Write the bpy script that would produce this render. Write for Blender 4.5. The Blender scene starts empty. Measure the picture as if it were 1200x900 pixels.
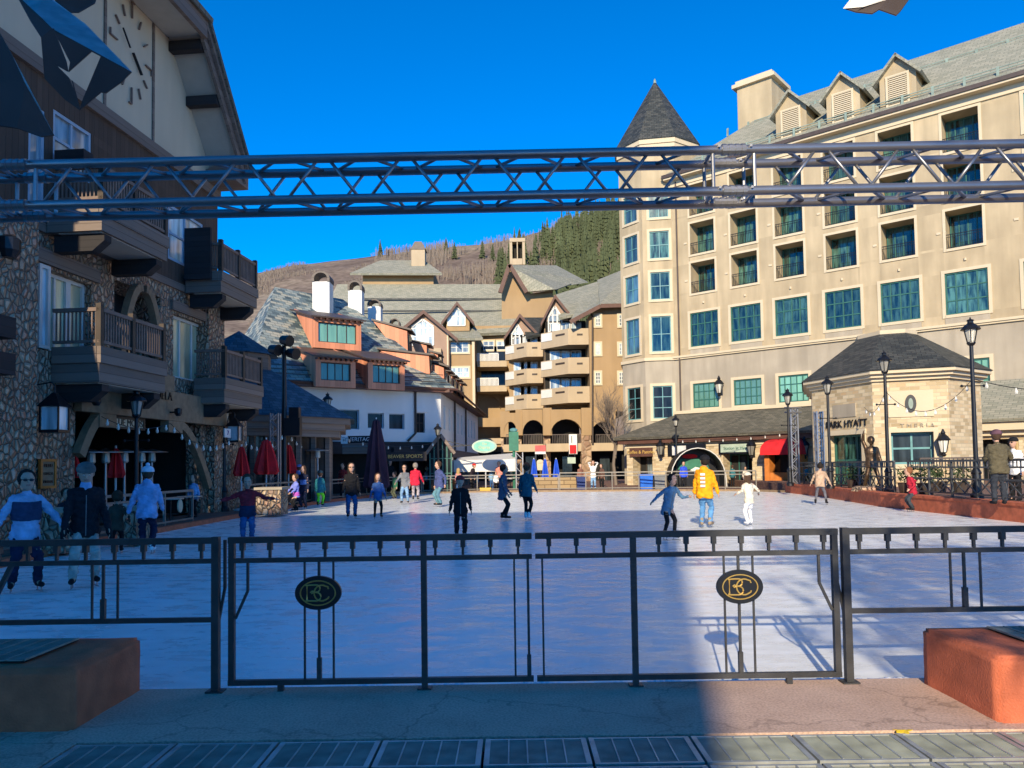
import bpy, bmesh, math, random
from mathutils import Vector, Matrix, Euler, noise
R = math.radians
random.seed(7)
SC = bpy.context.scene
COL = SC.collection
# ---------------------------------------------------------------- camera
EYE = Vector((0, 0, 1.6)); FOC = 900.0; CY = 507.7
cam_data = bpy.data.cameras.new('camera'); cam_data.sensor_width = 36; cam_data.lens = 27
cam_data.shift_y = (CY - 450) / 1200; cam_data.clip_start = .05; cam_data.clip_end = 4000
cam = bpy.data.objects.new('camera', cam_data); COL.objects.link(cam)
CM = Matrix.Rotation(R(92.5), 4, 'X') @ Matrix.Rotation(-0.0145, 4, 'Z')
cam.matrix_world = Matrix.Translation(EYE) @ CM
SC.camera = cam
# ---------------------------------------------------------------- light
SUN_EL, SUN_AZ = 22.3, 11.0            # light travels +Y, a little +X, downwards
sd = Vector((math.sin(R(SUN_AZ)) * math.cos(R(SUN_EL)), math.cos(R(SUN_AZ)) * math.cos(R(SUN_EL)), -math.sin(R(SUN_EL))))
sun_data = bpy.data.lights.new('sun', 'SUN'); sun_data.energy = 2.9; sun_data.angle = R(.55); sun_data.color = (1, .85, .62)
sun = bpy.data.objects.new('sun', sun_data); COL.objects.link(sun)
sun.rotation_euler = sd.to_track_quat('-Z', 'Y').to_euler()
world = bpy.data.worlds.new('World'); SC.world = world; world.use_nodes = True
wn = world.node_tree.nodes; wl = world.node_tree.links
sky = wn.new('ShaderNodeTexSky'); sky.sky_type = 'NISHITA'; sky.sun_disc = False
sky.sun_elevation = R(SUN_EL); sky.sun_rotation = R(180 + SUN_AZ); sky.altitude = 6000; sky.air_density = 1.0; sky.dust_density = 0; sky.ozone_density = 4.5
gm = wn.new('ShaderNodeHueSaturation'); gm.inputs['Saturation'].default_value = 1.26
wl.new(sky.outputs[0], gm.inputs['Color']); wl.new(gm.outputs[0], wn['Background'].inputs[0])
wn['Background'].inputs[1].default_value = .15
SC.view_settings.view_transform = 'Standard'; SC.view_settings.look = 'None'; SC.view_settings.gamma = 1
SC.view_settings.exposure = 1.18
SC.cycles.max_bounces = 6; SC.cycles.diffuse_bounces = 3
try: SC.cycles.use_denoising = True
except Exception: pass
# ---------------------------------------------------------------- measuring helpers
def ray(x, y): return CM.to_3x3() @ Vector(((x - 600) / FOC, (CY - y) / FOC, -1))
def at(x, y, Y): d = ray(x, y); return EYE + d * (Y / d.y)
def on(x, y, z): d = ray(x, y); return EYE + d * ((z - EYE.z) / d.z)
class Wall:
    """vertical plane: p + u*t, height z, n points out of it"""
    def __init__(s, p, u, n=None):
        s.p = Vector((p[0], p[1])); s.u = Vector(u).normalized()
        nn = Vector((s.u.y, -s.u.x))
        if n is not None:
            n = Vector(n[:2]); nn = (n - s.u * n.dot(s.u)).normalized()
        elif nn.dot(Vector((0, 0)) - s.p) < 0: nn = -nn
        s.n = nn
    def P(s, t, z, d=0): q = s.p + s.u * t + s.n * d; return Vector((q.x, q.y, z))
    def hit(s, x, y, d=0):
        r = ray(x, y); o = s.p + s.n * d; k = o.dot(s.n) / (r.x * s.n.x + r.y * s.n.y); q = EYE + r * k
        return (Vector((q.x, q.y)) - s.p).dot(s.u), q.z
def wall2(xa, Ya, xb, Yb):
    a = at(xa, 500, Ya); b = at(xb, 500, Yb)
    w = Wall((a.x, a.y), (b.x - a.x, b.y - a.y)); w.L = (b - a).length; return w
# ---------------------------------------------------------------- mesh builder
class MB:
    def __init__(s): s.v = []; s.f = []; s.mi = []; s.cur = 0; s.pc = []
    def face(s, pts):
        i = len(s.v); s.v += [Vector(p) for p in pts]; s.f.append(list(range(i, i + len(pts)))); s.mi.append(s.cur)
    def hexa(s, a, b):     # a: 4 bottom points, b: 4 top points
        s.pc.append((len(s.v), len(s.f)))
        i = len(s.v); s.v += [Vector(p) for p in a] + [Vector(p) for p in b]
        for q in ((3, 2, 1, 0), (4, 5, 6, 7), (0, 1, 5, 4), (1, 2, 6, 5), (2, 3, 7, 6), (3, 0, 4, 7)):
            s.f.append([i + k for k in q]); s.mi.append(s.cur)
        return s
    def box(s, x0, y0, z0, x1, y1, z1):
        return s.hexa([(x0, y0, z0), (x1, y0, z0), (x1, y1, z0), (x0, y1, z0)], [(x0, y0, z1), (x1, y0, z1), (x1, y1, z1), (x0, y1, z1)])
    def wbox(s, w, t0, t1, z0, z1, d0, d1):
        return s.hexa([w.P(t0, z0, d0), w.P(t1, z0, d0), w.P(t1, z0, d1), w.P(t0, z0, d1)], [w.P(t0, z1, d0), w.P(t1, z1, d0), w.P(t1, z1, d1), w.P(t0, z1, d1)])
    def prism(s, poly, vec):   # poly: 3d points, extruded by vec
        s.pc.append((len(s.v), len(s.f)))
        n = len(poly); i = len(s.v); vec = Vector(vec)
        s.v += [Vector(p) for p in poly] + [Vector(p) + vec for p in poly]
        s.f.append([i + k for k in range(n)][::-1]); s.f.append([i + n + k for k in range(n)])
        for k in range(n): s.f.append([i + k, i + (k + 1) % n, i + n + (k + 1) % n, i + n + k])
        s.mi += [s.cur] * (n + 2); return s
    def bar(s, p, q, w, h=None):   # rectangular bar between points
        p, q = Vector(p), Vector(q); h = h or w; d = (q - p).normalized()
        a = d.cross(Vector((0, 0, 1)))
        if a.length < .05: a = Vector((1, 0, 0))
        a.normalize(); b = a.cross(d).normalized(); a = a * w / 2; b = b * h / 2
        return s.hexa([p - a - b, p + a - b, p + a + b, p - a + b], [q - a - b, q + a - b, q + a + b, q - a + b])
    def tube(s, pts, r, n=8, r1=None, cap=True):
        s.pc.append((len(s.v), len(s.f)))
        pts = [Vector(p) for p in pts]; m = len(pts); base = len(s.v); up = None
        for k, p in enumerate(pts):
            d = (pts[min(k + 1, m - 1)] - pts[max(k - 1, 0)]).normalized()
            if up is None: up = Vector((0, 0, 1)) if abs(d.z) < .9 else Vector((0, 1, 0))
            a = d.cross(up)
            if a.length < 1e-3: a = d.cross(Vector((1, .3, 0)))
            a.normalize(); b = a.cross(d)
            rr = r if r1 is None else r + (r1 - r) * k / max(1, m - 1)
            if isinstance(r, (list, tuple)): rr = r[k]
            for j in range(n): th = 2 * math.pi * j / n; s.v.append(p + a * rr * math.cos(th) + b * rr * math.sin(th))
        for k in range(m - 1):
            for j in range(n):
                s.f.append([base + k * n + j, base + k * n + (j + 1) % n, base + (k + 1) * n + (j + 1) % n, base + (k + 1) * n + j]); s.mi.append(s.cur)
        if cap:
            s.f.append([base + j for j in range(n)][::-1]); s.f.append([base + (m - 1) * n + j for j in range(n)]); s.mi += [s.cur] * 2
        return s
    def lathe(s, c, prof, n=12, ph=0, sx=1, sy=1):   # prof: (radius, z) up the axis
        s.pc.append((len(s.v), len(s.f)))
        c = Vector(c); base = len(s.v); m = len(prof)
        for r, z in prof:
            for j in range(n): th = ph + 2 * math.pi * j / n; s.v.append(c + Vector((r * math.cos(th) * sx, r * math.sin(th) * sy, z)))
        for k in range(m - 1):
            for j in range(n):
                s.f.append([base + k * n + j, base + k * n + (j + 1) % n, base + (k + 1) * n + (j + 1) % n, base + (k + 1) * n + j]); s.mi.append(s.cur)
        s.f.append([base + j for j in range(n)][::-1]); s.f.append([base + (m - 1) * n + j for j in range(n)]); s.mi += [s.cur] * 2
        return s
    def ball(s, c, rx, ry=None, rz=None, n=10, m=7, rot=None):
        s.pc.append((len(s.v), len(s.f)))
        ry = ry or rx; rz = rz or rx; c = Vector(c); base = len(s.v)
        for k in range(m + 1):
            ph = math.pi * k / m; ph = min(max(ph, .03), math.pi - .03)
            for j in range(n):
                th = 2 * math.pi * j / n; q = Vector((rx * math.sin(ph) * math.cos(th), ry * math.sin(ph) * math.sin(th), -rz * math.cos(ph)))
                if rot is not None: q = rot @ q
                s.v.append(c + q)
        for k in range(m):
            for j in range(n):
                s.f.append([base + k * n + j, base + k * n + (j + 1) % n, base + (k + 1) * n + (j + 1) % n, base + (k + 1) * n + j]); s.mi.append(s.cur)
        s.f.append([base + j for j in range(n)][::-1]); s.f.append([base + m * n + j for j in range(n)]); s.mi += [s.cur] * 2
        return s
    def mesh(s, name, mats, inv=None, smooth=False):
        me = bpy.data.meshes.new(name)
        vs = [inv @ v for v in s.v] if inv is not None else s.v
        me.from_pydata([tuple(v) for v in vs], [], s.f); me.update()
        bm = bmesh.new(); bm.from_mesh(me)
        if len(s.f) < 6000: bmesh.ops.recalc_face_normals(bm, faces=bm.faces)
        uv = bm.loops.layers.uv.new('UVMap'); Z = Vector((0, 0, 1))
        W = inv.inverted().to_3x3() if inv is not None else None
        Wf = inv.inverted() if inv is not None else None
        for f in bm.faces:
            nn = (W @ f.normal).normalized() if W else f.normal
            if abs(nn.z) > .98: t, b = Vector((1, 0, 0)), Vector((0, 1, 0))
            else:
                t = Z.cross(nn).normalized(); b = nn.cross(t)
            for l in f.loops:
                p = Wf @ l.vert.co if Wf else l.vert.co
                l[uv].uv = (p.dot(t), p.dot(b))
            f.smooth = smooth
        bm.to_mesh(me); bm.free()
        if not isinstance(mats, (list, tuple)): mats = [mats]
        for m_ in mats: me.materials.append(m_)
        if len(mats) > 1: me.polygons.foreach_set('material_index', s.mi)
        return me
    def build(s, name, mats, parent=None, smooth=False):
        if not s.v: return None
        if name in SPLIT and 1 < len(s.pc) <= 64 and s.pc[0] == (0, 0):
            out = []
            for k, (v0, f0) in enumerate(s.pc):
                v1, f1 = s.pc[k + 1] if k + 1 < len(s.pc) else (len(s.v), len(s.f))
                q = MB(); q.v = s.v[v0:v1]; q.f = [[i - v0 for i in f] for f in s.f[f0:f1]]; q.mi = s.mi[f0:f1]; out.append(q.build(name, mats, parent, smooth))
            return out[0]
        inv = WM[parent].inverted() if parent is not None else None
        me = s.mesh(name, mats, inv, smooth)
        o = bpy.data.objects.new(name, me); COL.objects.link(o)
        if parent is not None: o.parent = parent; WM[o] = WM[parent].copy()
        else: WM[o] = Matrix.Identity(4)
        return o
WM = {}
SPLIT = {'stone_pier', 'timber_post', 'support_beam', 'railing_post', 'wall_vent', 'corner_pilaster', 'bracket_block', 'outrigger', 'beam_end', 'chord', 'downpipe', 'floor_beam', 'mullion', 'balcony_post', 'canopy_post', 'sign_leg', 'board_leg', 'hanger', 'terrace_deck', 'gutter', 'drain_slot', 'shop_window', 'bargeboard', 'gable_board', 'snow_rail', 'roof_bracket', 'end_frame', 'coupler', 'feet', 'blade_', 'rafter_tail', 'arcade_wall', 'flue_opening', 'window_hood_', 'trim_strip', 'shopfront'}
def tag(o, label, cat, group=None):
    o['label'] = label; o['category'] = cat
    if group: o['group'] = group
    return o
def thing(name, label, cat, loc, group=None, rz=0, scale=1):
    o = bpy.data.objects.new(name, None); COL.objects.link(o); o.empty_display_size = .2
    m = Matrix.Translation(Vector(loc)) @ Matrix.Rotation(rz, 4, 'Z') @ Matrix.Scale(scale, 4)
    o.matrix_world = m; o.location = loc; o.rotation_euler = (0, 0, rz); o.scale = (scale,) * 3; WM[o] = m
    return tag(o, label, cat, group)
def solo(mb, name, mat, label, cat, loc, group=None, smooth=False):   # a thing made of one mesh
    loc = Vector(loc); me = mb.mesh(name, mat, Matrix.Translation(-loc), smooth)
    o = bpy.data.objects.new(name, me); COL.objects.link(o); o.location = loc; WM[o] = Matrix.Translation(loc)
    return tag(o, label, cat, group)
def struct(mb, name, mat, smooth=False, kind='structure'):
    o = mb.build(name, mat, None, smooth); o['kind'] = kind; return o
def copy_tree(src, loc, rz=0, label=None, scale=None):
    def cp(o, par):
        c = o.copy(); COL.objects.link(c)
        if par is not None: c.parent = par
        for k in list(o.children): cp(k, c)
        return c
    r = cp(src, None); r.location = loc; r.rotation_euler = (0, 0, rz)
    if scale: r.scale = (scale,) * 3 if not isinstance(scale, tuple) else scale
    if label: r['label'] = label
    return r
# ---------------------------------------------------------------- materials
def nt(name):
    m = bpy.data.materials.new(name); m.use_nodes = True; t = m.node_tree
    return m, t.nodes, t.links, t.nodes['Principled BSDF']
def setb(b, rough=.8, metal=0, spec=.4):
    b.inputs['Roughness'].default_value = rough; b.inputs['Metallic'].default_value = metal; b.inputs['Specular IOR Level'].default_value = spec
def ramp(n, stops):
    r = n.new('ShaderNodeValToRGB'); e = r.color_ramp.elements
    while len(e) < len(stops): e.new(.5)
    for k, (p, c) in enumerate(stops): e[k].position = p; e[k].color = (*c, 1)
    return r
def tone(c, k): return tuple(min(1, max(0, x * k)) for x in c)
def mat_plain(name, c, rough=.7, metal=0, spec=.4, var=.18, scale=3, bump=.0, coord='Object'):
    m, n, l, b = nt(name); setb(b, rough, metal, spec)
    tc = n.new('ShaderNodeTexCoord'); nz = n.new('ShaderNodeTexNoise'); nz.inputs['Scale'].default_value = scale; nz.inputs['Detail'].default_value = 6
    l.new(tc.outputs[coord], nz.inputs['Vector'])
    r = ramp(n, [(.3, tone(c, 1 - var)), (.7, tone(c, 1 + var))]); l.new(nz.outputs[0], r.inputs[0]); l.new(r.outputs[0], b.inputs['Base Color'])
    if bump:
        n2 = n.new('ShaderNodeTexNoise'); n2.inputs['Scale'].default_value = scale * 14; n2.inputs['Detail'].default_value = 4; l.new(tc.outputs[coord], n2.inputs['Vector'])
        bp = n.new('ShaderNodeBump'); bp.inputs['Strength'].default_value = bump; bp.inputs['Distance'].default_value = .01; l.new(n2.outputs[0], bp.inputs['Height']); l.new(bp.outputs[0], b.inputs['Normal'])
    return m
def mat_stucco(name, c, streak=.12):
    m, n, l, b = nt(name); setb(b, .9, 0, .2)
    tc = n.new('ShaderNodeTexCoord'); mp = n.new('ShaderNodeMapping'); mp.inputs['Scale'].default_value = (1.3, .18, 1); l.new(tc.outputs['UV'], mp.inputs[0])
    nz = n.new('ShaderNodeTexNoise'); nz.inputs['Scale'].default_value = 1.1; nz.inputs['Detail'].default_value = 8; l.new(mp.outputs[0], nz.inputs['Vector'])
    n3 = n.new('ShaderNodeTexNoise'); n3.inputs['Scale'].default_value = .35; n3.inputs['Detail'].default_value = 5; l.new(tc.outputs['UV'], n3.inputs['Vector'])
    ad = n.new('ShaderNodeMath'); ad.operation = 'MULTIPLY'; l.new(nz.outputs[0], ad.inputs[0]); l.new(n3.outputs[0], ad.inputs[1])
    r = ramp(n, [(.12, tone(c, 1 - streak)), (.42, tone(c, 1 + streak * .5))]); l.new(ad.outputs[0], r.inputs[0]); l.new(r.outputs[0], b.inputs['Base Color'])
    n2 = n.new('ShaderNodeTexNoise'); n2.inputs['Scale'].default_value = 25; l.new(tc.outputs['UV'], n2.inputs['Vector'])
    bp = n.new('ShaderNodeBump'); bp.inputs['Strength'].default_value = .25; bp.inputs['Distance'].default_value = .02; l.new(n2.outputs[0], bp.inputs['Height']); l.new(bp.outputs[0], b.inputs['Normal'])
    return m
def mat_brick(name, cols, mortar, bw, bh, ms=.02, rough=.8, bump=.4, off=.5, var=.35, scale_noise=.4, spec=.25):
    m, n, l, b = nt(name); setb(b, rough, 0, spec)
    tc = n.new('ShaderNodeTexCoord'); bt = n.new('ShaderNodeTexBrick'); bt.offset = off
    bt.inputs['Scale'].default_value = 1; bt.inputs['Brick Width'].default_value = bw; bt.inputs['Row Height'].default_value = bh
    bt.inputs['Mortar Size'].default_value = ms; bt.inputs['Mortar Smooth'].default_value = .2; bt.inputs['Bias'].default_value = 0
    bt.inputs['Color1'].default_value = (0, 0, 0, 1); bt.inputs['Color2'].default_value = (1, 1, 1, 1); bt.inputs['Mortar'].default_value = (.5, .5, .5, 1)
    l.new(tc.outputs['UV'], bt.inputs['Vector'])
    nz = n.new('ShaderNodeTexNoise'); nz.inputs['Scale'].default_value = scale_noise; nz.inputs['Detail'].default_value = 5; l.new(tc.outputs['UV'], nz.inputs['Vector'])
    mx0 = n.new('ShaderNodeMix'); mx0.inputs[0].default_value = var; l.new(bt.outputs['Color'], mx0.inputs[2]); l.new(nz.outputs[0], mx0.inputs[3])
    r = ramp(n, [(k / (len(cols) - 1) * .7 + .15, c) for k, c in enumerate(cols)]); l.new(mx0.outputs[0], r.inputs[0])
    mx = n.new('ShaderNodeMix'); mx.data_type = 'RGBA'; l.new(bt.outputs['Fac'], mx.inputs[0]); l.new(r.outputs[0], mx.inputs[6]); mx.inputs[7].default_value = (*mortar, 1)
    l.new(mx.outputs[2], b.inputs['Base Color'])
    inv = n.new('ShaderNodeMath'); inv.operation = 'SUBTRACT'; inv.inputs[0].default_value = 1; l.new(bt.outputs['Fac'], inv.inputs[1])
    ad = n.new('ShaderNodeMath'); ad.operation = 'MULTIPLY_ADD'; l.new(bt.outputs['Color'], ad.inputs[0]); ad.inputs[1].default_value = .5; l.new(inv.outputs[0], ad.inputs[2])
    bp = n.new('ShaderNodeBump'); bp.inputs['Strength'].default_value = bump; bp.inputs['Distance'].default_value = .03; l.new(ad.outputs[0], bp.inputs['Height']); l.new(bp.outputs[0], b.inputs['Normal'])
    return m
def mat_rubble(name, cols, mortar, sc=3.2, squash=1.6):
    m, n, l, b = nt(name); setb(b, .85, 0, .25)
    tc = n.new('ShaderNodeTexCoord'); mp = n.new('ShaderNodeMapping'); mp.inputs['Scale'].default_value = (sc, sc * squash / 1.6, 1); l.new(tc.outputs['UV'], mp.inputs[0])
    v1 = n.new('ShaderNodeTexVoronoi'); v1.inputs['Scale'].default_value = 1; l.new(mp.outputs[0], v1.inputs['Vector'])
    v2 = n.new('ShaderNodeTexVoronoi'); v2.feature = 'DISTANCE_TO_EDGE'; v2.inputs['Scale'].default_value = 1; l.new(mp.outputs[0], v2.inputs['Vector'])
    sp = n.new('ShaderNodeSeparateColor'); l.new(v1.outputs['Color'], sp.inputs[0])
    nz = n.new('ShaderNodeTexNoise'); nz.inputs['Scale'].default_value = 9; nz.inputs['Detail'].default_value = 6; l.new(tc.outputs['UV'], nz.inputs['Vector'])
    mx0 = n.new('ShaderNodeMix'); mx0.inputs[0].default_value = .25; l.new(sp.outputs[0], mx0.inputs[2]); l.new(nz.outputs[0], mx0.inputs[3])
    r = ramp(n, [(k / (len(cols) - 1), c) for k, c in enumerate(cols)]); l.new(mx0.outputs[0], r.inputs[0])
    e = ramp(n, [(.01, (0, 0, 0)), (.07, (1, 1, 1))]); l.new(v2.outputs['Distance'], e.inputs[0])
    mx = n.new('ShaderNodeMix'); mx.data_type = 'RGBA'; l.new(e.outputs[0], mx.inputs[0]); mx.inputs[6].default_value = (*mortar, 1); l.new(r.outputs[0], mx.inputs[7]); l.new(mx.outputs[2], b.inputs['Base Color'])
    e2 = ramp(n, [(.0, (0, 0, 0)), (.25, (1, 1, 1))]); l.new(v2.outputs['Distance'], e2.inputs[0])
    bp = n.new('ShaderNodeBump'); bp.inputs['Strength'].default_value = 1; bp.inputs['Distance'].default_value = .13; l.new(e2.outputs[0], bp.inputs['Height']); l.new(bp.outputs[0], b.inputs['Normal'])
    return m
def mat_boards(name, c, w=.16, vert=True, dark=.35, rough=.75):
    m, n, l, b = nt(name); setb(b, rough, 0, .3)
    tc = n.new('ShaderNodeTexCoord'); sp = n.new('ShaderNodeSeparateXYZ'); l.new(tc.outputs['UV'], sp.inputs[0])
    a = n.new('ShaderNodeMath'); a.operation = 'DIVIDE'; l.new(sp.outputs[0 if vert else 1], a.inputs[0]); a.inputs[1].default_value = w
    fr = n.new('ShaderNodeMath'); fr.operation = 'FRACT'; l.new(a.outputs[0], fr.inputs[0])
    fl = n.new('ShaderNodeMath'); fl.operation = 'FLOOR'; l.new(a.outputs[0], fl.inputs[0])
    wn_ = n.new('ShaderNodeTexWhiteNoise'); wn_.noise_dimensions = '1D'; l.new(fl.outputs[0], wn_.inputs['W'])
    mp = n.new('ShaderNodeMapping'); mp.inputs['Scale'].default_value = (18, 1.2, 1) if vert else (1.2, 18, 1); l.new(tc.outputs['UV'], mp.inputs[0])
    nz = n.new('ShaderNodeTexNoise'); nz.inputs['Scale'].default_value = 1; nz.inputs['Detail'].default_value = 6; l.new(mp.outputs[0], nz.inputs['Vector'])
    mx0 = n.new('ShaderNodeMix'); mx0.inputs[0].default_value = .5; l.new(wn_.outputs[0], mx0.inputs[2]); l.new(nz.outputs[0], mx0.inputs[3])
    r = ramp(n, [(.1, tone(c, .75)), (.9, tone(c, 1.3))]); l.new(mx0.outputs[0], r.inputs[0])
    e = ramp(n, [(.0, (dark,) * 3), (.06, (1, 1, 1)), (.94, (1, 1, 1)), (1, (dark,) * 3)]); l.new(fr.outputs[0], e.inputs[0])
    mx = n.new('ShaderNodeMix'); mx.data_type = 'RGBA'; mx.blend_type = 'MULTIPLY'; mx.inputs[0].default_value = 1; l.new(r.outputs[0], mx.inputs[6]); l.new(e.outputs[0], mx.inputs[7]); l.new(mx.outputs[2], b.inputs['Base Color'])
    bp = n.new('ShaderNodeBump'); bp.inputs['Strength'].default_value = .5; bp.inputs['Distance'].default_value = .02; l.new(e.outputs[0], bp.inputs['Height']); l.new(bp.outputs[0], b.inputs['Normal'])
    return m
def mat_glass(name, c, rough=.06, var=.5, spec=.9, scale=.8):
    m, n, l, b = nt(name); setb(b, rough, 0, spec); b.inputs['IOR'].default_value = 1.5
    tc = n.new('ShaderNodeTexCoord'); mp = n.new('ShaderNodeMapping'); mp.inputs['Scale'].default_value = (3, .5, 1); l.new(tc.outputs['UV'], mp.inputs[0])
    nz = n.new('ShaderNodeTexNoise'); nz.inputs['Scale'].default_value = scale; nz.inputs['Detail'].default_value = 3; l.new(mp.outputs[0], nz.inputs['Vector'])
    r = ramp(n, [(.38, tone(c, 1 - var)), (.62, tone(c, 1 + var))]); l.new(nz.outputs[0], r.inputs[0])
    oi = n.new('ShaderNodeObjectInfo'); rr_ = ramp(n, [(0, (.45,) * 3), (.5, (.9,) * 3), (1, (1.7,) * 3)]); l.new(oi.outputs['Random'], rr_.inputs[0]); mq = n.new('ShaderNodeMix'); mq.data_type = 'RGBA'; mq.blend_type = 'MULTIPLY'; mq.inputs[0].default_value = 1; l.new(r.outputs[0], mq.inputs[6]); l.new(rr_.outputs[0], mq.inputs[7]); l.new(mq.outputs[2], b.inputs['Base Color'])  # streaks and per-pane tint stand in for curtains and varied reflections
    n2 = n.new('ShaderNodeTexNoise'); n2.inputs['Scale'].default_value = .9; l.new(tc.outputs['UV'], n2.inputs['Vector'])
    bp = n.new('ShaderNodeBump'); bp.inputs['Strength'].default_value = .12; bp.inputs['Distance'].default_value = .05; l.new(n2.outputs[0], bp.inputs['Height']); l.new(bp.outputs[0], b.inputs['Normal'])
    return m
def mat_emit(name, c, s):
    m, n, l, b = nt(name); b.inputs['Base Color'].default_value = (*c, 1); b.inputs['Emission Color'].default_value = (*c, 1); b.inputs['Emission Strength'].default_value = s; return m
def mat_ice():
    m, n, l, b = nt('rink_ice'); setb(b, .34, 0, .45)
    tc = n.new('ShaderNodeTexCoord')
    mp = n.new('ShaderNodeMapping'); mp.inputs['Scale'].default_value = (1, 2.0, 1); mp.inputs['Rotation'].default_value = (0, 0, R(4)); l.new(tc.outputs['Object'], mp.inputs[0])
    n1 = n.new('ShaderNodeTexNoise'); n1.inputs['Scale'].default_value = 2.2; n1.inputs['Detail'].default_value = 12; n1.inputs['Roughness'].default_value = .62; l.new(mp.outputs[0], n1.inputs['Vector'])
    # skate scratches: thin lines from stretched noise bands at several angles
    sc = []
    for ang, s in ((12, 5.5), (-28, 4.1), (70, 4.7), (-66, 6.3)):
        q = n.new('ShaderNodeMapping'); q.inputs['Rotation'].default_value = (0, 0, R(ang)); q.inputs['Scale'].default_value = (.22, 2.4, 1); l.new(tc.outputs['Object'], q.inputs[0])
        w = n.new('ShaderNodeTexNoise'); w.inputs['Scale'].default_value = s; w.inputs['Detail'].default_value = 2; w.inputs['Distortion'].default_value = .6; l.new(q.outputs[0], w.inputs['Vector'])
        rr = ramp(n, [(.493, (0, 0, 0)), (.5, (1, 1, 1)), (.507, (0, 0, 0))]); l.new(w.outputs[0], rr.inputs[0]); sc.append(rr)
    a = sc[0].outputs[0]
    for k in sc[1:]:
        mm = n.new('ShaderNodeMath'); mm.operation = 'MAXIMUM'; l.new(a, mm.inputs[0]); l.new(k.outputs[0], mm.inputs[1]); a = mm.outputs[0]
    r = ramp(n, [(.3, (.76, .78, .77)), (.5, (.83, .85, .82)), (.64, (.93, .94, .90))]); l.new(n1.outputs[0], r.inputs[0])
    mk = n.new('ShaderNodeTexNoise'); mk.inputs['Scale'].default_value = .7; l.new(tc.outputs['Object'], mk.inputs['Vector']); mk2 = n.new('ShaderNodeMath'); mk2.operation = 'MULTIPLY_ADD'; mk2.inputs[1].default_value = 3.5; mk2.inputs[2].default_value = -.9; mk2.use_clamp = True; l.new(mk.outputs[0], mk2.inputs[0])
    mm = n.new('ShaderNodeMath'); mm.operation = 'MULTIPLY'; l.new(a, mm.inputs[0]); l.new(mk2.outputs[0], mm.inputs[1])
    mx = n.new('ShaderNodeMix'); mx.data_type = 'RGBA'; l.new(mm.outputs[0], mx.inputs[0]); l.new(r.outputs[0], mx.inputs[6]); mx.inputs[7].default_value = (.92, .94, .96, 1); l.new(mx.outputs[2], b.inputs['Base Color'])
    rg = ramp(n, [(.3, (.16,) * 3), (.65, (.42,) * 3)]); l.new(n1.outputs[0], rg.inputs[0]); l.new(rg.outputs[0], b.inputs['Roughness'])
    bp = n.new('ShaderNodeBump'); bp.inputs['Strength'].default_value = .12; bp.inputs['Distance'].default_value = .01; l.new(n1.outputs[0], bp.inputs['Height']); l.new(bp.outputs[0], b.inputs['Normal'])
    return m
def mat_slab():
    m, n, l, b = nt('worn_concrete'); setb(b, .85, 0, .25); tc = n.new('ShaderNodeTexCoord')
    n1 = n.new('ShaderNodeTexNoise'); n1.inputs['Scale'].default_value = 1.3; n1.inputs['Detail'].default_value = 12; n1.inputs['Roughness'].default_value = .7; l.new(tc.outputs['Object'], n1.inputs['Vector'])
    r = ramp(n, [(.3, (.42, .29, .21)), (.48, (.54, .37, .27)), (.6, (.59, .41, .30)), (.75, (.66, .45, .33))]); l.new(n1.outputs[0], r.inputs[0])
    n3 = n.new('ShaderNodeTexNoise'); n3.inputs['Scale'].default_value = 60; n3.inputs['Detail'].default_value = 3; l.new(tc.outputs['Object'], n3.inputs['Vector'])
    r3 = ramp(n, [(.35, (.8,) * 3), (.5, (1,) * 3), (.65, (1.15,) * 3)]); l.new(n3.outputs[0], r3.inputs[0])
    mx = n.new('ShaderNodeMix'); mx.data_type = 'RGBA'; mx.blend_type = 'MULTIPLY'; mx.inputs[0].default_value = 1; l.new(r.outputs[0], mx.inputs[6]); l.new(r3.outputs[0], mx.inputs[7])
    nd = n.new('ShaderNodeTexNoise'); nd.inputs['Scale'].default_value = 5; nd.inputs['Detail'].default_value = 6; l.new(tc.outputs['Object'], nd.inputs['Vector'])
    va = n.new('ShaderNodeVectorMath'); va.operation = 'MULTIPLY_ADD'; l.new(nd.outputs['Color'], va.inputs[0]); va.inputs[1].default_value = (.35, .35, .35); l.new(tc.outputs['Object'], va.inputs[2])
    v = n.new('ShaderNodeTexVoronoi'); v.feature = 'DISTANCE_TO_EDGE'; v.inputs['Scale'].default_value = .75; l.new(va.outputs[0], v.inputs['Vector'])
    rc = ramp(n, [(.0, (.68,) * 3), (.012, (1,) * 3)]); l.new(v.outputs['Distance'], rc.inputs[0])
    m2 = n.new('ShaderNodeMix'); m2.data_type = 'RGBA'; m2.blend_type = 'MULTIPLY'; m2.inputs[0].default_value = 1; l.new(mx.outputs[2], m2.inputs[6]); l.new(rc.outputs[0], m2.inputs[7]); l.new(m2.outputs[2], b.inputs['Base Color'])
    ad = n.new('ShaderNodeMath'); ad.operation = 'MULTIPLY'; l.new(n3.outputs[0], ad.inputs[0]); l.new(rc.outputs[0], ad.inputs[1])
    bp = n.new('ShaderNodeBump'); bp.inputs['Strength'].default_value = .5; bp.inputs['Distance'].default_value = .006; l.new(ad.outputs[0], bp.inputs['Height']); l.new(bp.outputs[0], b.inputs['Normal'])
    return m
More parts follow.
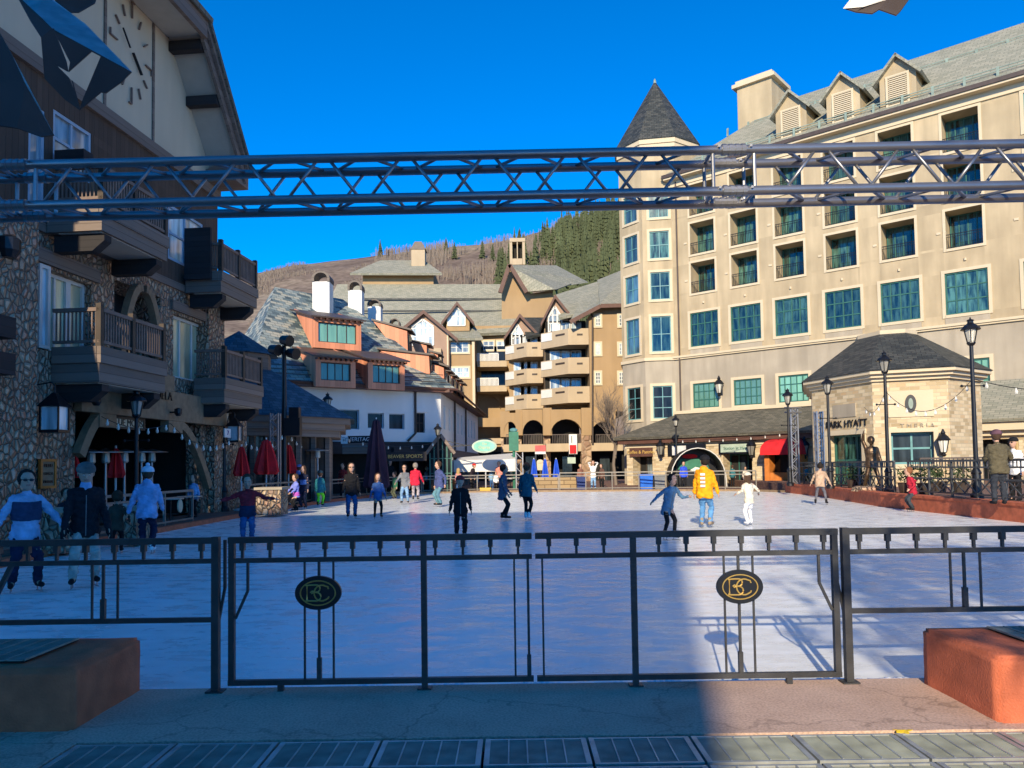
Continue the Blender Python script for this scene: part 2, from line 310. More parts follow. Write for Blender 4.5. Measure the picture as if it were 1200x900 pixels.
def mat_hill():
    m, n, l, b = nt('hill_ground'); setb(b, .95, 0, .1)
    tc = n.new('ShaderNodeTexCoord'); n1 = n.new('ShaderNodeTexNoise'); n1.inputs['Scale'].default_value = .012; n1.inputs['Detail'].default_value = 10; n1.inputs['Roughness'].default_value = .7; l.new(tc.outputs['Object'], n1.inputs['Vector'])
    r = ramp(n, [(.35, (.14, .10, .075)), (.5, (.22, .165, .125)), (.62, (.30, .24, .17)), (.75, (.2, .13, .11))]); l.new(n1.outputs[0], r.inputs[0])
    n2 = n.new('ShaderNodeTexNoise'); n2.inputs['Scale'].default_value = .25; n2.inputs['Detail'].default_value = 6; l.new(tc.outputs['Object'], n2.inputs['Vector'])
    mx = n.new('ShaderNodeMix'); mx.data_type = 'RGBA'; mx.blend_type = 'MULTIPLY'; mx.inputs[0].default_value = 1; l.new(r.outputs[0], mx.inputs[6])
    r2 = ramp(n, [(.3, (.55, .55, .55)), (.7, (1.2, 1.2, 1.2))]); l.new(n2.outputs[0], r2.inputs[0]); l.new(r2.outputs[0], mx.inputs[7]); l.new(mx.outputs[2], b.inputs['Base Color'])
    return m
M = {}
M['hotel'] = mat_stucco('cream_stucco', (.47, .375, .235), .26); M['hotel2'] = mat_stucco('sand_stucco', (.40, .345, .26), .24); M['trim'] = mat_stucco('pale_trim', (.60, .50, .34), .06)
M['tan'] = mat_stucco('ochre_stucco', (.36, .245, .13)); M['pink'] = mat_stucco('rose_stucco', (.34, .23, .165)); M['cream2'] = mat_stucco('balcony_stucco', (.46, .36, .235))
M['white'] = mat_stucco('white_stucco', (.72, .71, .67), .07); M['gable'] = mat_stucco('grey_stucco', (.60, .50, .35), .1)
M['terra'] = mat_boards('terracotta_metal', (.60, .24, .13), .35, dark=.75, rough=.6)
M['slate'] = mat_brick('slate_tiles', [(.07, .10, .11), (.15, .20, .20), (.28, .32, .29), (.38, .37, .29)], (.06, .07, .07), .5, .3, .014, .6, .5, var=.12)
M['slate_blue'] = mat_brick('blue_slate_tiles', [(.035, .06, .08), (.06, .10, .13), (.09, .13, .16)], (.02, .03, .04), .38, .22, .012, .55, .5)
M['shingle'] = mat_brick('green_grey_shingles', [(.24, .24, .18), (.30, .29, .22), (.35, .33, .25)], (.17, .17, .13), .5, .3, .02, .8, .35)
M['shingle_dark'] = mat_brick('dark_slate_shingles', [(.03, .035, .035), (.055, .06, .055), (.08, .08, .07)], (.02, .02, .02), .4, .22, .015, .55, .4)
M['awning'] = mat_brick('brown_shingles', [(.09, .085, .065), (.13, .12, .09), (.17, .155, .115)], (.06, .055, .045), .4, .25, .015, .75, .35)
M['stone'] = mat_brick('buff_ashlar', [(.36, .27, .15), (.52, .41, .25), (.62, .51, .33), (.48, .33, .18)], (.45, .38, .26), .42, .17, .012, .85, .5, off=.37)
M['rubble'] = mat_rubble('river_stone', [(.20, .14, .10), (.44, .32, .22), (.60, .46, .31), (.48, .27, .18), (.72, .60, .44)], (.18, .13, .095), 6.2, 1.2)
M['rubble2'] = mat_rubble('red_rubble', [(.22, .13, .09), (.42, .28, .17), (.5, .38, .26)], (.3, .22, .15), 1.8)
M['boards'] = mat_boards('brown_siding', (.085, .055, .038), .22); M['fascia'] = mat_boards('brown_fascia', (.19, .145, .115), .24, False, .5)
M['darkwood'] = mat_boards('dark_timber', (.03, .026, .026), .2, False, .6); M['beam'] = mat_plain('tan_timber', (.25, .17, .10), .8, var=.2, scale=5)
M['soffit'] = mat_plain('pale_soffit', (.42, .38, .31), .9, var=.05); M['rail'] = mat_plain('brown_rail', (.19, .13, .10), .7)
M['black'] = mat_plain('black_metal', (.012, .013, .016), .38, .3, .5, var=.1); M['dark'] = mat_plain('interior_shade', (.025, .024, .022), .9, var=.1, spec=.1)  # near-black interior colour stands in for shade inside openings and gaps
M['brownmetal'] = mat_plain('brown_metal', (.07, .05, .04), .5); M['greenmetal'] = mat_plain('patina_metal', (.22, .28, .23), .55)
M['gl_dark'] = mat_glass('dark_glass', (.02, .026, .03), .12, .5, .25); M['gl_green'] = mat_glass('curtained_green_glass', (.028, .07, .055), var=.75, scale=1.4)
M['gl_lite'] = mat_glass('shaded_green_glass', (.16, .36, .26), var=.12, rough=.15); M['gl_blue'] = mat_glass('sky_glass', (.06, .14, .2), var=.4)
M['gl_warm'] = mat_glass('bright_curtain_glass', (.62, .60, .38), var=.25, rough=.12); M['gl_white'] = mat_glass('pale_glass', (.35, .42, .44), var=.5)
M['fr_green'] = mat_plain('green_frame', (.03, .12, .095), .5); M['fr_teal'] = mat_plain('teal_frame', (.10, .26, .27), .5); M['fr_white'] = mat_plain('white_frame', (.66, .64, .58), .6, var=.05); M['fr_blue'] = mat_plain('pale_blue_frame', (.35, .44, .52), .6, var=.05); M['fr_brown'] = mat_plain('brown_frame', (.05, .035, .025), .6)
M['brick_red'] = mat_plain('red_concrete', (.50, .13, .06), .85, var=.25, scale=5, bump=.6)
M['slab'] = mat_slab()
M['paver'] = mat_brick('brick_pavers', [(.16, .08, .06), (.24, .13, .09), (.28, .17, .13)], (.14, .1, .08), .2, .1, .008, .85, .3)
M['galv'] = mat_plain('galvanised_steel', (.42, .43, .39), .5, .5, .5, var=.2, scale=9); M['grate_dark'] = mat_plain('grate_slats', (.26, .28, .23), .6, .2, .5, var=.25, scale=7)
M['alu'] = mat_plain('aluminium', (.30, .30, .31), .4, .8, .5, var=.08, scale=6); M['red'] = mat_plain('red_canvas', (.62, .015, .02), .8, var=.2); M['plum'] = mat_plain('plum_canvas', (.045, .018, .035), .8)
M['bluecloth'] = mat_plain('blue_canvas', (.01, .07, .50), .7); M['orange'] = mat_plain('orange_wood', (.52, .17, .03), .6); M['bluebin'] = mat_plain('blue_plastic', (.01, .12, .55), .45); M['greybin'] = mat_plain('grey_plastic', (.16, .17, .18), .5)
M['bronze'] = mat_plain('bronze', (.09, .055, .03), .4, .6, .5, var=.4, scale=9); M['gold'] = mat_plain('gold_paint', (.75, .48, .13), .4, .3); M['ltgrey'] = mat_plain('light_grey', (.6, .6, .58), .7)
M['lampglass'] = mat_glass('lamp_glass', (.45, .43, .36), var=.3, rough=.2); M['bulb'] = mat_plain('bulb_glass', (.7, .68, .6), .2, spec=.8); M['signbrown'] = mat_plain('brown_sign', (.10, .045, .03), .6); M['signgreen'] = mat_plain('pale_green_sign', (.38, .46, .36), .6)
M['ice'] = mat_ice(); M['hill'] = mat_hill(); M['bark'] = mat_plain('bark', (.12, .10, .085), .9, var=.3, scale=8); M['twig'] = mat_plain('grey_twigs', (.19, .15, .115), .9, var=.25, scale=.1)
M['needle'] = mat_plain('conifer_needles', (.075, .088, .042), .9, var=.35, scale=.06, spec=.1); M['needle2'] = mat_plain('fir_needles', (.045, .07, .03), .9, var=.4, scale=2, spec=.1)
M['yellow'] = mat_plain('yellow_plastic', (.75, .5, .02), .5); M['green'] = mat_plain('green_paint', (.03, .16, .10), .6); M['hay'] = mat_brick('stacked_sandstone', [(.30, .21, .11), (.42, .30, .16)], (.16, .11, .06), .9, .3, .03); M['snow'] = mat_plain('scraped_snow', (.8, .82, .86), .9, var=.06, scale=8, bump=.6)
# ---------------------------------------------------------------- shared building pieces
def rot_cuts(ops, a, b): return sorted({a, b} | {min(max(x, a), b) for o in ops for x in o})
def wall_grid(mb, w, t0, t1, z0, z1, ops, depth, d=0, back=None):
    """wall face with rectangular openings and their reveals; ops: (t0,t1,z0,z1)"""
    ts = rot_cuts([(o[0], o[1]) for o in ops], t0, t1); zs = rot_cuts([(o[2], o[3]) for o in ops], z0, z1)
    for i in range(len(ts) - 1):
        for j in range(len(zs) - 1):
            tc, zc = (ts[i] + ts[i + 1]) / 2, (zs[j] + zs[j + 1]) / 2
            if any(o[0] < tc < o[1] and o[2] < zc < o[3] for o in ops): continue
            if ts[i + 1] - ts[i] < 1e-4 or zs[j + 1] - zs[j] < 1e-4: continue
            mb.face([w.P(ts[i], zs[j], d), w.P(ts[i + 1], zs[j], d), w.P(ts[i + 1], zs[j + 1], d), w.P(ts[i], zs[j + 1], d)])
    for o in ops:
        dep = o[4] if len(o) > 4 else depth
        a, b, c, e = o[:4]
        for (p, q) in (((a, c), (b, c)), ((b, c), (b, e)), ((b, e), (a, e)), ((a, e), (a, c))):
            mb.face([w.P(*p, d), w.P(*q, d), w.P(*q, d - dep), w.P(*p, d - dep)])
def window(w, root, t0, t1, z0, z1, nx, ny, d, mf, mg, fw=.07, th=.06, sur=None, bars=.045):
    if t0 > t1: t0, t1 = t1, t0
    g = MB(); g.wbox(w, t0 + .01, t1 - .01, z0 + .01, z1 - .01, d - .05, d); p = g.build('window', mg, root)
    f = MB(); f.wbox(w, t0, t1, z0, z0 + fw, d + .004, d + th); f.wbox(w, t0, t1, z1 - fw, z1, d + .004, d + th); f.wbox(w, t0, t0 + fw, z0 + fw, z1 - fw, d + .004, d + th); f.wbox(w, t1 - fw, t1, z0 + fw, z1 - fw, d + .004, d + th)
    for k in range(1, nx): t = t0 + (t1 - t0) * k / nx; f.wbox(w, t - bars / 2, t + bars / 2, z0 + fw, z1 - fw, d + .004, d + th * .7)
    for k in range(1, ny): z = z0 + (z1 - z0) * k / ny; f.wbox(w, t0 + fw, t1 - fw, z - bars / 2, z + bars / 2, d + .004, d + th * .55)
    f.build('window_frame', mf, p)
    if sur:
        sw, sdp, sm, base = sur; s = MB()
        s.wbox(w, t0 - sw, t0 - .002, z0 - sw, z1 + sw, base + .003, base + sdp); s.wbox(w, t1 + .002, t1 + sw, z0 - sw, z1 + sw, base + .003, base + sdp)
        s.wbox(w, t0 - .002, t1 + .002, z1 + .002, z1 + sw, base + .003, base + sdp); s.wbox(w, t0 - .002, t1 + .002, z0 - sw, z0 - .002, base + .003, base + sdp * 1.6)
        s.build('window_surround', sm, p)
    return p
def text_mesh(name, body, size, mw, mat, parent, ext=.01, align='CENTER', sx=1):
    cu = bpy.data.curves.new(name, 'FONT'); cu.body = body; cu.size = size; cu.extrude = ext; cu.align_x = align; cu.align_y = 'CENTER'
    ob = bpy.data.objects.new(name, cu); COL.objects.link(ob); dg = bpy.context.evaluated_depsgraph_get(); dg.update()
    me = bpy.data.meshes.new_from_object(ob.evaluated_get(dg)); bpy.data.objects.remove(ob)
    me.transform(mw @ Matrix.Diagonal((sx, 1, 1, 1)))
    if parent is not None: me.transform(WM[parent].inverted())
    me.materials.clear(); me.materials.append(mat)
    o = bpy.data.objects.new(name, me); COL.objects.link(o)
    if parent is not None: o.parent = parent; WM[o] = WM[parent].copy()
    return o
def wall_mat(w, t, z, d):   # frame for text lying on a wall, reading left to right for someone in front
    n = Vector((w.n.x, w.n.y, 0)); zz = Vector((0, 0, 1)); x = zz.cross(n)
    m = Matrix((x, zz, n)).transposed().to_4x4(); m.translation = w.P(t, z, d); return m
def slab_roof(mb, a, b, c, d, th):   # thick sloping roof sheet over 4 points
    n = (Vector(b) - Vector(a)).cross(Vector(d) - Vector(a)).normalized()
    if n.z < 0: n = -n
    mb.hexa([Vector(p) - n * th for p in (a, b, c, d)], [Vector(p) for p in (a, b, c, d)])
# ================================================================ ground
ICE = -.08
m = MB(); m.face([(-900, -300, -.3), (900, -300, -.3), (900, 1500, -.3), (-900, 1500, -.3)]); struct(m, 'ground', M['paver'])
# rink outline, rounded far corners
ring = [(-8.2, 5.9), (-9.0, 12.5), (-9.75, 18), (-9.75, 32), (-9.4, 39), (-8.2, 45.5), (-5.6, 50.0), (-2.3, 51.4), (9.6, 48.6), (14.2, 46.2), (15.4, 43.5), (15.0, 37.5), (13.6, 28.5), (13.5, 20.5), (13.2, 12), (12.5, 5.95)]
m = MB(); m.prism([(x, y, ICE - .15) for x, y in ring], (0, 0, .15)); struct(m, 'ice', M['ice'])
def ribbon(mb, pts, wid, z0, z1, side=1):
    for k in range(len(pts) - 1):
        a, b = Vector(pts[k]), Vector(pts[k + 1]); d = (b - a).normalized(); nn = Vector((-d.y, d.x)) * side * wid
        mb.hexa([(a.x, a.y, z0), (b.x, b.y, z0), (b.x + nn.x, b.y + nn.y, z0), (a.x + nn.x, a.y + nn.y, z0)], [(a.x, a.y, z1), (b.x, b.y, z1), (b.x + nn.x, b.y + nn.y, z1), (a.x + nn.x, a.y + nn.y, z1)])
# plaza paving left, far, right
m = MB(); m.prism([(x, y, -.28) for x, y in [(-60, -10), (-9.95, -10), (-9.95, 18), (-9.95, 32), (-9.6, 39), (-8.4, 45.6), (-5.7, 50.2), (-2.3, 51.65), (9.7, 48.85), (15, 46.4), (15, 120), (-60, 120)]], (0, 0, .28)); struct(m, 'plaza_paving', M['paver'])
m = MB(); m.prism([(x, y, -.28) for x, y in [(14.1, 12), (60, 12), (60, 75), (16, 75), (15.9, 43.4), (15.5, 37.4), (14.1, 28.4)]], (0, 0, .68)); struct(m, 'terrace_paving', M['paver'])
m = MB()
L = [Vector((x, y)) for x, y in ring]
ribbon(m, L[1:6], .2, -.28, .06, 1); struct(m, 'rink_kerb', M['brick_red'])
m = MB(); ribbon(m, L[5:11], .2, -.28, .04, 1); struct(m, 'far_kerb', M['beam'])
m = MB(); ribbon(m, L[10:15], .55, -.28, .36, 1)
for k in range(10, 14):
    a, b = L[k], L[k + 1]; nseg = max(1, int((b - a).length / 1.25))
    d = (b - a).normalized(); nn = Vector((-d.y, d.x))
    for q in range(nseg):
        p0 = a + (b - a) * (q / nseg) + nn * -.03; p1 = a + (b - a) * ((q + .985) / nseg) + nn * -.03
        m.hexa([(p0.x, p0.y, .36), (p1.x, p1.y, .36), (p1.x + nn.x * .62, p1.y + nn.y * .62, .36), (p0.x + nn.x * .62, p0.y + nn.y * .62, .36)], [(p0.x, p0.y, .44), (p1.x, p1.y, .44), (p1.x + nn.x * .62, p1.y + nn.y * .62, .44), (p0.x + nn.x * .62, p0.y + nn.y * .62, .44)])
struct(m, 'terrace_kerb', M['brick_red'])
# near slab with rough edge, dark gap, scraped snow
m = MB(); rs = random.Random(3)
xs = [-3.1 + k * .1 for k in range(66)]; X0, X1 = -8, 8
near = [(x, 4.64 + rs.uniform(-.008, .008)) for x in xs]
m.prism([(-3.1, 5.74, -.25), (3.4, 5.74, -.25)] + [(x, y, -.25) for x, y in near[::-1]], (0, 0, .25)); struct(m, 'concrete_slab', M['slab'])
m = MB(); m.box(-8.5, 5.745, -.25, 12.5, 5.9, -.14); struct(m, 'rink_gutter', M['dark'])
m = MB()
for k in range(150):
    x = -3 + 6.5 * k / 150; h = .035 + .03 * noise.noise(Vector((x * 3, 0, 0))) + .03 * noise.noise(Vector((x * 11, 4, 0)))
    if h > .012: m.ball((x, 5.93, ICE), .05, .05 + h * .6, max(.01, h * .8), 6, 4)
o = struct(m, 'scraped_snow', M['snow'], True, 'stuff')
m = MB(); m.prism([(-8, -4, -.25), (8, -4, -.25), (8, 4.62, -.25), (-8, 4.62, -.25)], (0, 0, .17)); struct(m, 'grate_pit', M['dark'])
m = MB(); m.prism([(-8, -4, -.1), (-2.61, -4, -.1), (-2.61, 4.63, -.1), (-3.11, 4.63, -.1), (-3.11, 4.9, -.1), (-8, 4.9, -.1)], (0, 0, .1)); struct(m, 'side_paving', M['slab'])
m = MB(); m.prism([(3.42, -4, -.1), (8, -4, -.1), (8, 4.8, -.1), (3.42, 4.8, -.1)], (0, 0, .1)); struct(m, 'side_paving', M['slab'])
# walkable floor grates
names = ['leftmost', 'second from left', 'third from left', 'fourth from left', 'fifth from left', 'just right of centre', 'at the edge of the sunlight', 'sunlit, left of the leaf', 'sunlit, right of the leaf', 'rightmost']
edge = [-2.6 + .603 * k for k in range(11)]
for r_, (y0, y1) in enumerate(((4.2, 4.6), (3.0, 4.16))):
    for k in range(10):
        a, b = edge[k] + .008, edge[k + 1] - .008
        if r_ == 0: lab = 'metal floor grate touching the slab, ' + names[k]
        else: lab = 'metal floor grate at the photo bottom edge, ' + names[k]
        g = thing('floor_grate', lab[:118], 'floor grate', ((a + b) / 2, (y0 + y1) / 2, -.03), 'floor grates in front of the rink')
        f = MB(); f.box(a, y0, -.05, a + .03, y1, 0); f.box(b - .03, y0, -.05, b, y1, 0); f.box(a + .03, y0, -.05, b - .03, y0 + .02, -.001); f.box(a + .03, y1 - .02, -.05, b - .03, y1, -.001)
        f.build('grate_frame', M['galv'], g)
        s = MB()
        for q in range(1, 5): x = a + .03 + (b - a - .06) * q / 5; s.box(x - .004, y0 + .02, -.04, x + .004, y1 - .02, .001)
        s.build('bearing_bar', M['galv'], g)
        s = MB(); ny = int((y1 - y0 - .04) / .017)
        for q in range(ny): y = y0 + .022 + q * .017; s.box(a + .03, y, -.03, b - .03, y + .0095, -.005)
        s.build('slats', M['grate_dark'], g)
# fallen yellow leaf
m = MB(); p = on(1058, 857, .002); m.prism([(p.x + .045 * math.cos(t) * (1 + .35 * math.cos(5 * t)), p.y + .03 * math.sin(t) * (1 + .3 * math.cos(5 * t)), .002 + .006 * math.cos(2 * t)) for t in [k * math.pi / 10 for k in range(20)]], (0, 0, .003))
solo(m, 'fallen_leaf', M['yellow'], 'small yellow leaf lying on the sunlit edge of the concrete slab', 'leaf', (p.x, p.y, 0))
# red concrete blocks
def red_block(name, x0, x1, y0, y1, h, lab, gx0, gx1, gy0, gy1, skew=0):
    t = thing(name, lab, 'concrete block', ((x0 + x1) / 2, (y0 + y1) / 2, 0), 'low red concrete blocks at the slab ends')
    bm = bmesh.new(); bmesh.ops.create_cube(bm, size=1)
    for v in bm.verts: v.co = Vector((x0 + (v.co.x + .5) * (x1 - x0) + (skew if v.co.y > 0 else 0) * (1 if abs(skew) > 0 and ((v.co.x > 0) == (skew < 0)) else (1 if (v.co.x < 0) == (skew > 0) else 0)), y0 + (v.co.y + .5) * (y1 - y0), -.1 + (v.co.z + .5) * (h + .1)))
    bmesh.ops.bevel(bm, geom=list(bm.edges), offset=.022, segments=2, affect='EDGES')
    bmesh.ops.subdivide_edges(bm, edges=[e for e in bm.edges if e.calc_length() > .3], cuts=14, use_grid_fill=True)
    for v in bm.verts:
        nz = noise.noise(v.co * 3.1) * .006 + noise.noise(v.co * 14) * .004; v.co += v.normal * nz
    bm.normal_update()
    me = bpy.data.meshes.new('block_body'); bm.transform(WM[t].inverted()); bm.to_mesh(me); bm.free(); me.materials.append(M['brick_red'])
    for p_ in me.polygons: p_.use_smooth = True
    o = bpy.data.objects.new('block_body', me); COL.objects.link(o); o.parent = t; WM[o] = WM[t].copy()
    f = MB(); f.box(gx0, gy0, h + .008, gx1, gy1, h + .016); f.build('grate_tray', M['dark'], t)
    f = MB(); n = int((gx1 - gx0) / .11)
    for k in range(n + 1): x = gx0 + (gx1 - gx0) * k / n; f.box(x - .006, gy0, h + .0165, x + .006, gy1, h + .028)
    ny = int((gy1 - gy0) / .03)
    for k in range(ny + 1): y = gy0 + (gy1 - gy0) * k / ny; f.box(gx0, y, h + .0165, gx1, y + .012, h + .024)
    f.build('top_grate', M['grate_dark'], t)
red_block('concrete_block', -5.2, -2.76, 4.84, 5.735, .385, 'low red concrete block on the left end of the slab, in shade', -5.0, -3.15, 4.98, 5.6, 0)
red_block('concrete_block', 2.94, 5.6, 4.74, 5.62, .395, 'low red concrete block on the right end of the slab, lit orange by the sun', 3.35, 5.4, 4.88, 5.5, 0)
# ================================================================ mountain
sky_px = [(-500, 330), (-200, 325), (0, 322), (200, 320), (300, 318), (345, 309), (400, 304), (470, 297), (520, 291), (560, 288), (600, 281), (650, 268), (700, 254), (740, 243), (820, 215), (950, 190), (1100, 180), (1300, 190), (1600, 220)]
def ridge_z(x, Y):
    for k in range(len(sky_px) - 1):
        if sky_px[k][0] <= x <= sky_px[k + 1][0]:
            f = (x - sky_px[k][0]) / (sky_px[k + 1][0] - sky_px[k][0]); y = sky_px[k][1] * (1 - f) + sky_px[k + 1][1] * f; return at(x, y, Y).z
    return 60
def hill_pt(px, f):      # f 0 at foot (Y 190) .. 1 at ridge (Y 620)
    Y = 190 + 430 * f; zr = ridge_z(px, 620); x = at(px, 500, Y).x
    z = -.5 + zr * (f ** .92) + (6 * noise.noise(Vector((x * .008, Y * .012, 0))) + 2.0 * noise.noise(Vector((x * .04, Y * .04, 3)))) * min(1, f * 3) * (1 - .6 * f)
    return Vector((x, Y, z))
m = MB(); NX, NF = 150, 44; pts = [[hill_pt(-480 + 2060 * i / NX, j / NF) for i in range(NX + 1)] for j in range(NF + 1)]
pts.append([Vector((p.x * 1.1, p.y + 120, p.z - 25)) for p in pts[-1]])
m.v = [p for r_ in pts for p in r_]
for j in range(len(pts) - 1):
    for i in range(NX): a = j * (NX + 1) + i; m.f.append([a, a + 1, a + NX + 2, a + NX + 1]); m.mi.append(0)
struct(m, 'hillside', M['hill'], True)
# bare aspens (one mass) and brush
rs = random.Random(11); m = MB()
for k in range(13000):
    px = rs.uniform(290, 745); f = rs.uniform(.12, 1.0) ** .7; p = hill_pt(px, f)
    dens = noise.noise(Vector((p.x * .02, p.y * .02, 9)))
    if dens < (-.02 if px > 440 else .15): continue
    h = rs.uniform(4, 8) if px > 440 else rs.uniform(1.5, 3); w = .16
    m.hexa([p + Vector((-w, -w, -1)), p + Vector((w, -w, -1)), p + Vector((w, w, -1)), p + Vector((-w, w, -1))], [p + Vector((-.1, -.1, h)), p + Vector((.1, -.1, h)), p + Vector((.1, .1, h)), p + Vector((-.1, .1, h))])
    for q in range(3):
        a = rs.uniform(0, 6.28); z = h * rs.uniform(.35, .8); e = p + Vector((math.cos(a) * 1.4, math.sin(a) * 1.4, z + 1.8)); s0 = p + Vector((0, 0, z))
        m.face([s0, s0 + Vector((.12, 0, .2)), e]); 
struct(m, 'bare_aspens', M['twig'], False, 'stuff')
def conifer_mesh(mb, p, h, r, rs, lay=9, seg=9):
    for k in range(lay):
        f = k / lay; zb = h * (.10 + .86 * f); rr = r * (1 - f) ** .85 + .1; top = zb + h * .17; c = p
        n = seg; ang0 = rs.uniform(0, 6.28); ring_ = []
        for j in range(n):
            a = ang0 + 6.283 * j / n; q = rr * rs.uniform(.6, 1.15); ring_.append(Vector((c.x + q * math.cos(a), c.y + q * math.sin(a), c.z + zb - rr * .25 * rs.uniform(.3, 1.5))))
        apex = Vector((c.x, c.y, c.z + min(top, h)))
        for j in range(n):
            mid = (ring_[j] + ring_[(j + 1) % n]) / 2; mid = mid + (Vector((c.x, c.y, mid.z)) - mid) * .38; mid.z += rr * .12
            mb.face([ring_[j], mid, apex]); mb.face([mid, ring_[(j + 1) % n], apex])
# conifer forest: read as one mass; the few lone ones are trees of their own
m = MB(); cnt = 0
rs = random.Random(5)
def edge_px(f): return 718 - 150 * f ** 1.0 if f < .45 else 650 - 0 * f
for k in range(1500):
    f = rs.uniform(.12, .98); px = rs.uniform(560, 900)
    lim = 640 - 55 * math.sin(f * 3.1) + 75 * max(0, f - .62) / .38 + 12 * noise.noise(Vector((f * 9, 1, 1)))
    if px < lim: continue
    p = hill_pt(px, f)
    if noise.noise(Vector((p.x * .03, p.y * .03, 5))) < -.32: continue
    conifer_mesh(m, p, rs.uniform(10, 24) * (1.0 if f > .3 else .75), rs.uniform(2.0, 4.2), rs, 8, 8)
struct(m, 'conifer_forest', M['needle'], False, 'stuff')
lone = [(525, .9, 'lone dark conifer on the bare slope above the flat-topped roof'), (535, .82, 'small conifer beside the lone dark one on the slope'), (447, .97, 'small conifer on the skyline left of the stone chimney'), (568, .8, 'conifer on the bare slope left of the bell tower'), (580, .72, 'lower conifer just left of the bell tower')]
for px, f, lab in lone:
    p = hill_pt(px, f); t = thing('conifer_tree', lab, 'tree', p, 'lone conifers on the slope')
    c = MB(); conifer_mesh(c, p, rs.uniform(11, 15), 3, rs, 9, 9); c.build('crown', M['needle'], t); c = MB(); c.tube([p - Vector((0, 0, 1)), p + Vector((0, 0, 3))], .4, 6); c.build('trunk', M['bark'], t)
# ================================================================ building behind the viewer (its shadow covers the near left of the rink)
def boxbuilding(name, lab, x0, x1, y0, y1, h, mat):
    t = thing(name, lab, 'building', ((x0 + x1) / 2, (y0 + y1) / 2, 0)); sl = (y1 - y0) * math.tan(R(SUN_AZ + 1.5)); b = MB(); b.prism([(x0, y0, 0), (x1 - sl, y0, 0), (x1, y1, 0), (x0, y1, 0)], (0, 0, h)); b.build('wall', mat, t)
    for k in range(int((x1 - x0) / 4)):
        for j in range(int(h / 3.4)):
            w = Wall((x0, y1), (1, 0), (0, 1)); window(w, t, 1.2 + 4 * k, 3 + 4 * k, 1.2 + 3.3 * j, 3 + 3.3 * j, 2, 2, .06, M['fr_white'], M['gl_blue'])
    r = MB(); r.prism([(x0, y0, h + .003), (x1 - sl, y0, h + .003), (x1, y1, h + .003), (x0, y1, h + .003)], (0, 0, .4)); r.build('roof', M['shingle'], t)
boxbuilding('lodge_building', 'stone lodge behind the viewer whose shadow falls on the rink', -36, -3.55, -34, -20, 19.8, M['hotel2'])
# ================================================================ HOTEL
HW = Wall((26.3, 52), (-.755, .655), (-.655, -.755))
H = thing('hotel_building', 'large cream hotel with green windows, dormers and turret on the right', 'building', (30, 56, 0))
cols = [14.2, 10.7, 7.15, 3.45, -.3, -4.25, -8.6, -12.3, -16, -19.7, -23.4]
rowz = [(22.45, 24.15), (19.3, 21.0), (15.85, 17.9), (12.75, 12.75)]
ops = []; recess = []
levels = [(23.0, 24.5), (19.85, 22.0), (16.75, 18.85), (0, 0)]
levels = [(22.75, 24.75), (19.25, 21.35), (15.65, 17.8)]
eave_z = 25.1
for i, t in enumerate(cols):
    if i == 6 or i == 10:   # plain casement column
        for z0, z1 in ((22.0, 24.4), (18.8, 21.2), (15.6, 17.95)): ops.append((t - .85, t + .85, z0, z1, .12, 'case'))
    else:
        rw = [(22.75, 24.72), (18.95 if i < 9 else 18.95, 21.05), (15.45, 17.55)]
        rw = [(z + 0.0, y) for z, y in ((15.45, 17.95), (18.65, 21.2), (21.85, 24.4))]
        for z0, z1 in rw: ops.append((t - 1.1, t + 1.1, z0, z1, 1.5, 'balc'))
    ops.append((t - 1.22, t + 1.22, 11.1, 13.85, .14, 'big'))
    ops.append((t - 1.12, t + 1.12, 6.1, 8.1, .14, 'low'))
b = MB(); wall_grid(b, HW, -26, 16.9, 10.45, eave_z, [o[:5] for o in ops if o[2] > 10], .15); b.build('upper_wall', M['hotel'], H)
b = MB(); wall_grid(b, HW, -26, 16.9, -.2, 10.2, [o[:5] for o in ops if o[2] < 10], .15); b.build('lower_wall', M['hotel2'], H)
b = MB(); b.wbox(HW, -26, 17.0, 10.2, 10.32, -.02, .16); b.wbox(HW, -26, 17.0, 10.32, 10.48, -.02, .26); b.build('string_course', M['trim'], H)
b = MB(); b.wbox(HW, -26, 16.9, eave_z - .5, eave_z, -.3, .12); b.wbox(HW, -26, 17.2, eave_z, eave_z + .14, -.3, .75); b.build('eave_cornice', M['trim'], H)
b = MB(); b.wbox(HW, -26.2, 17.3, eave_z + .141, eave_z + .42, .5, .85); b.build('gutter', M['brownmetal'], H)
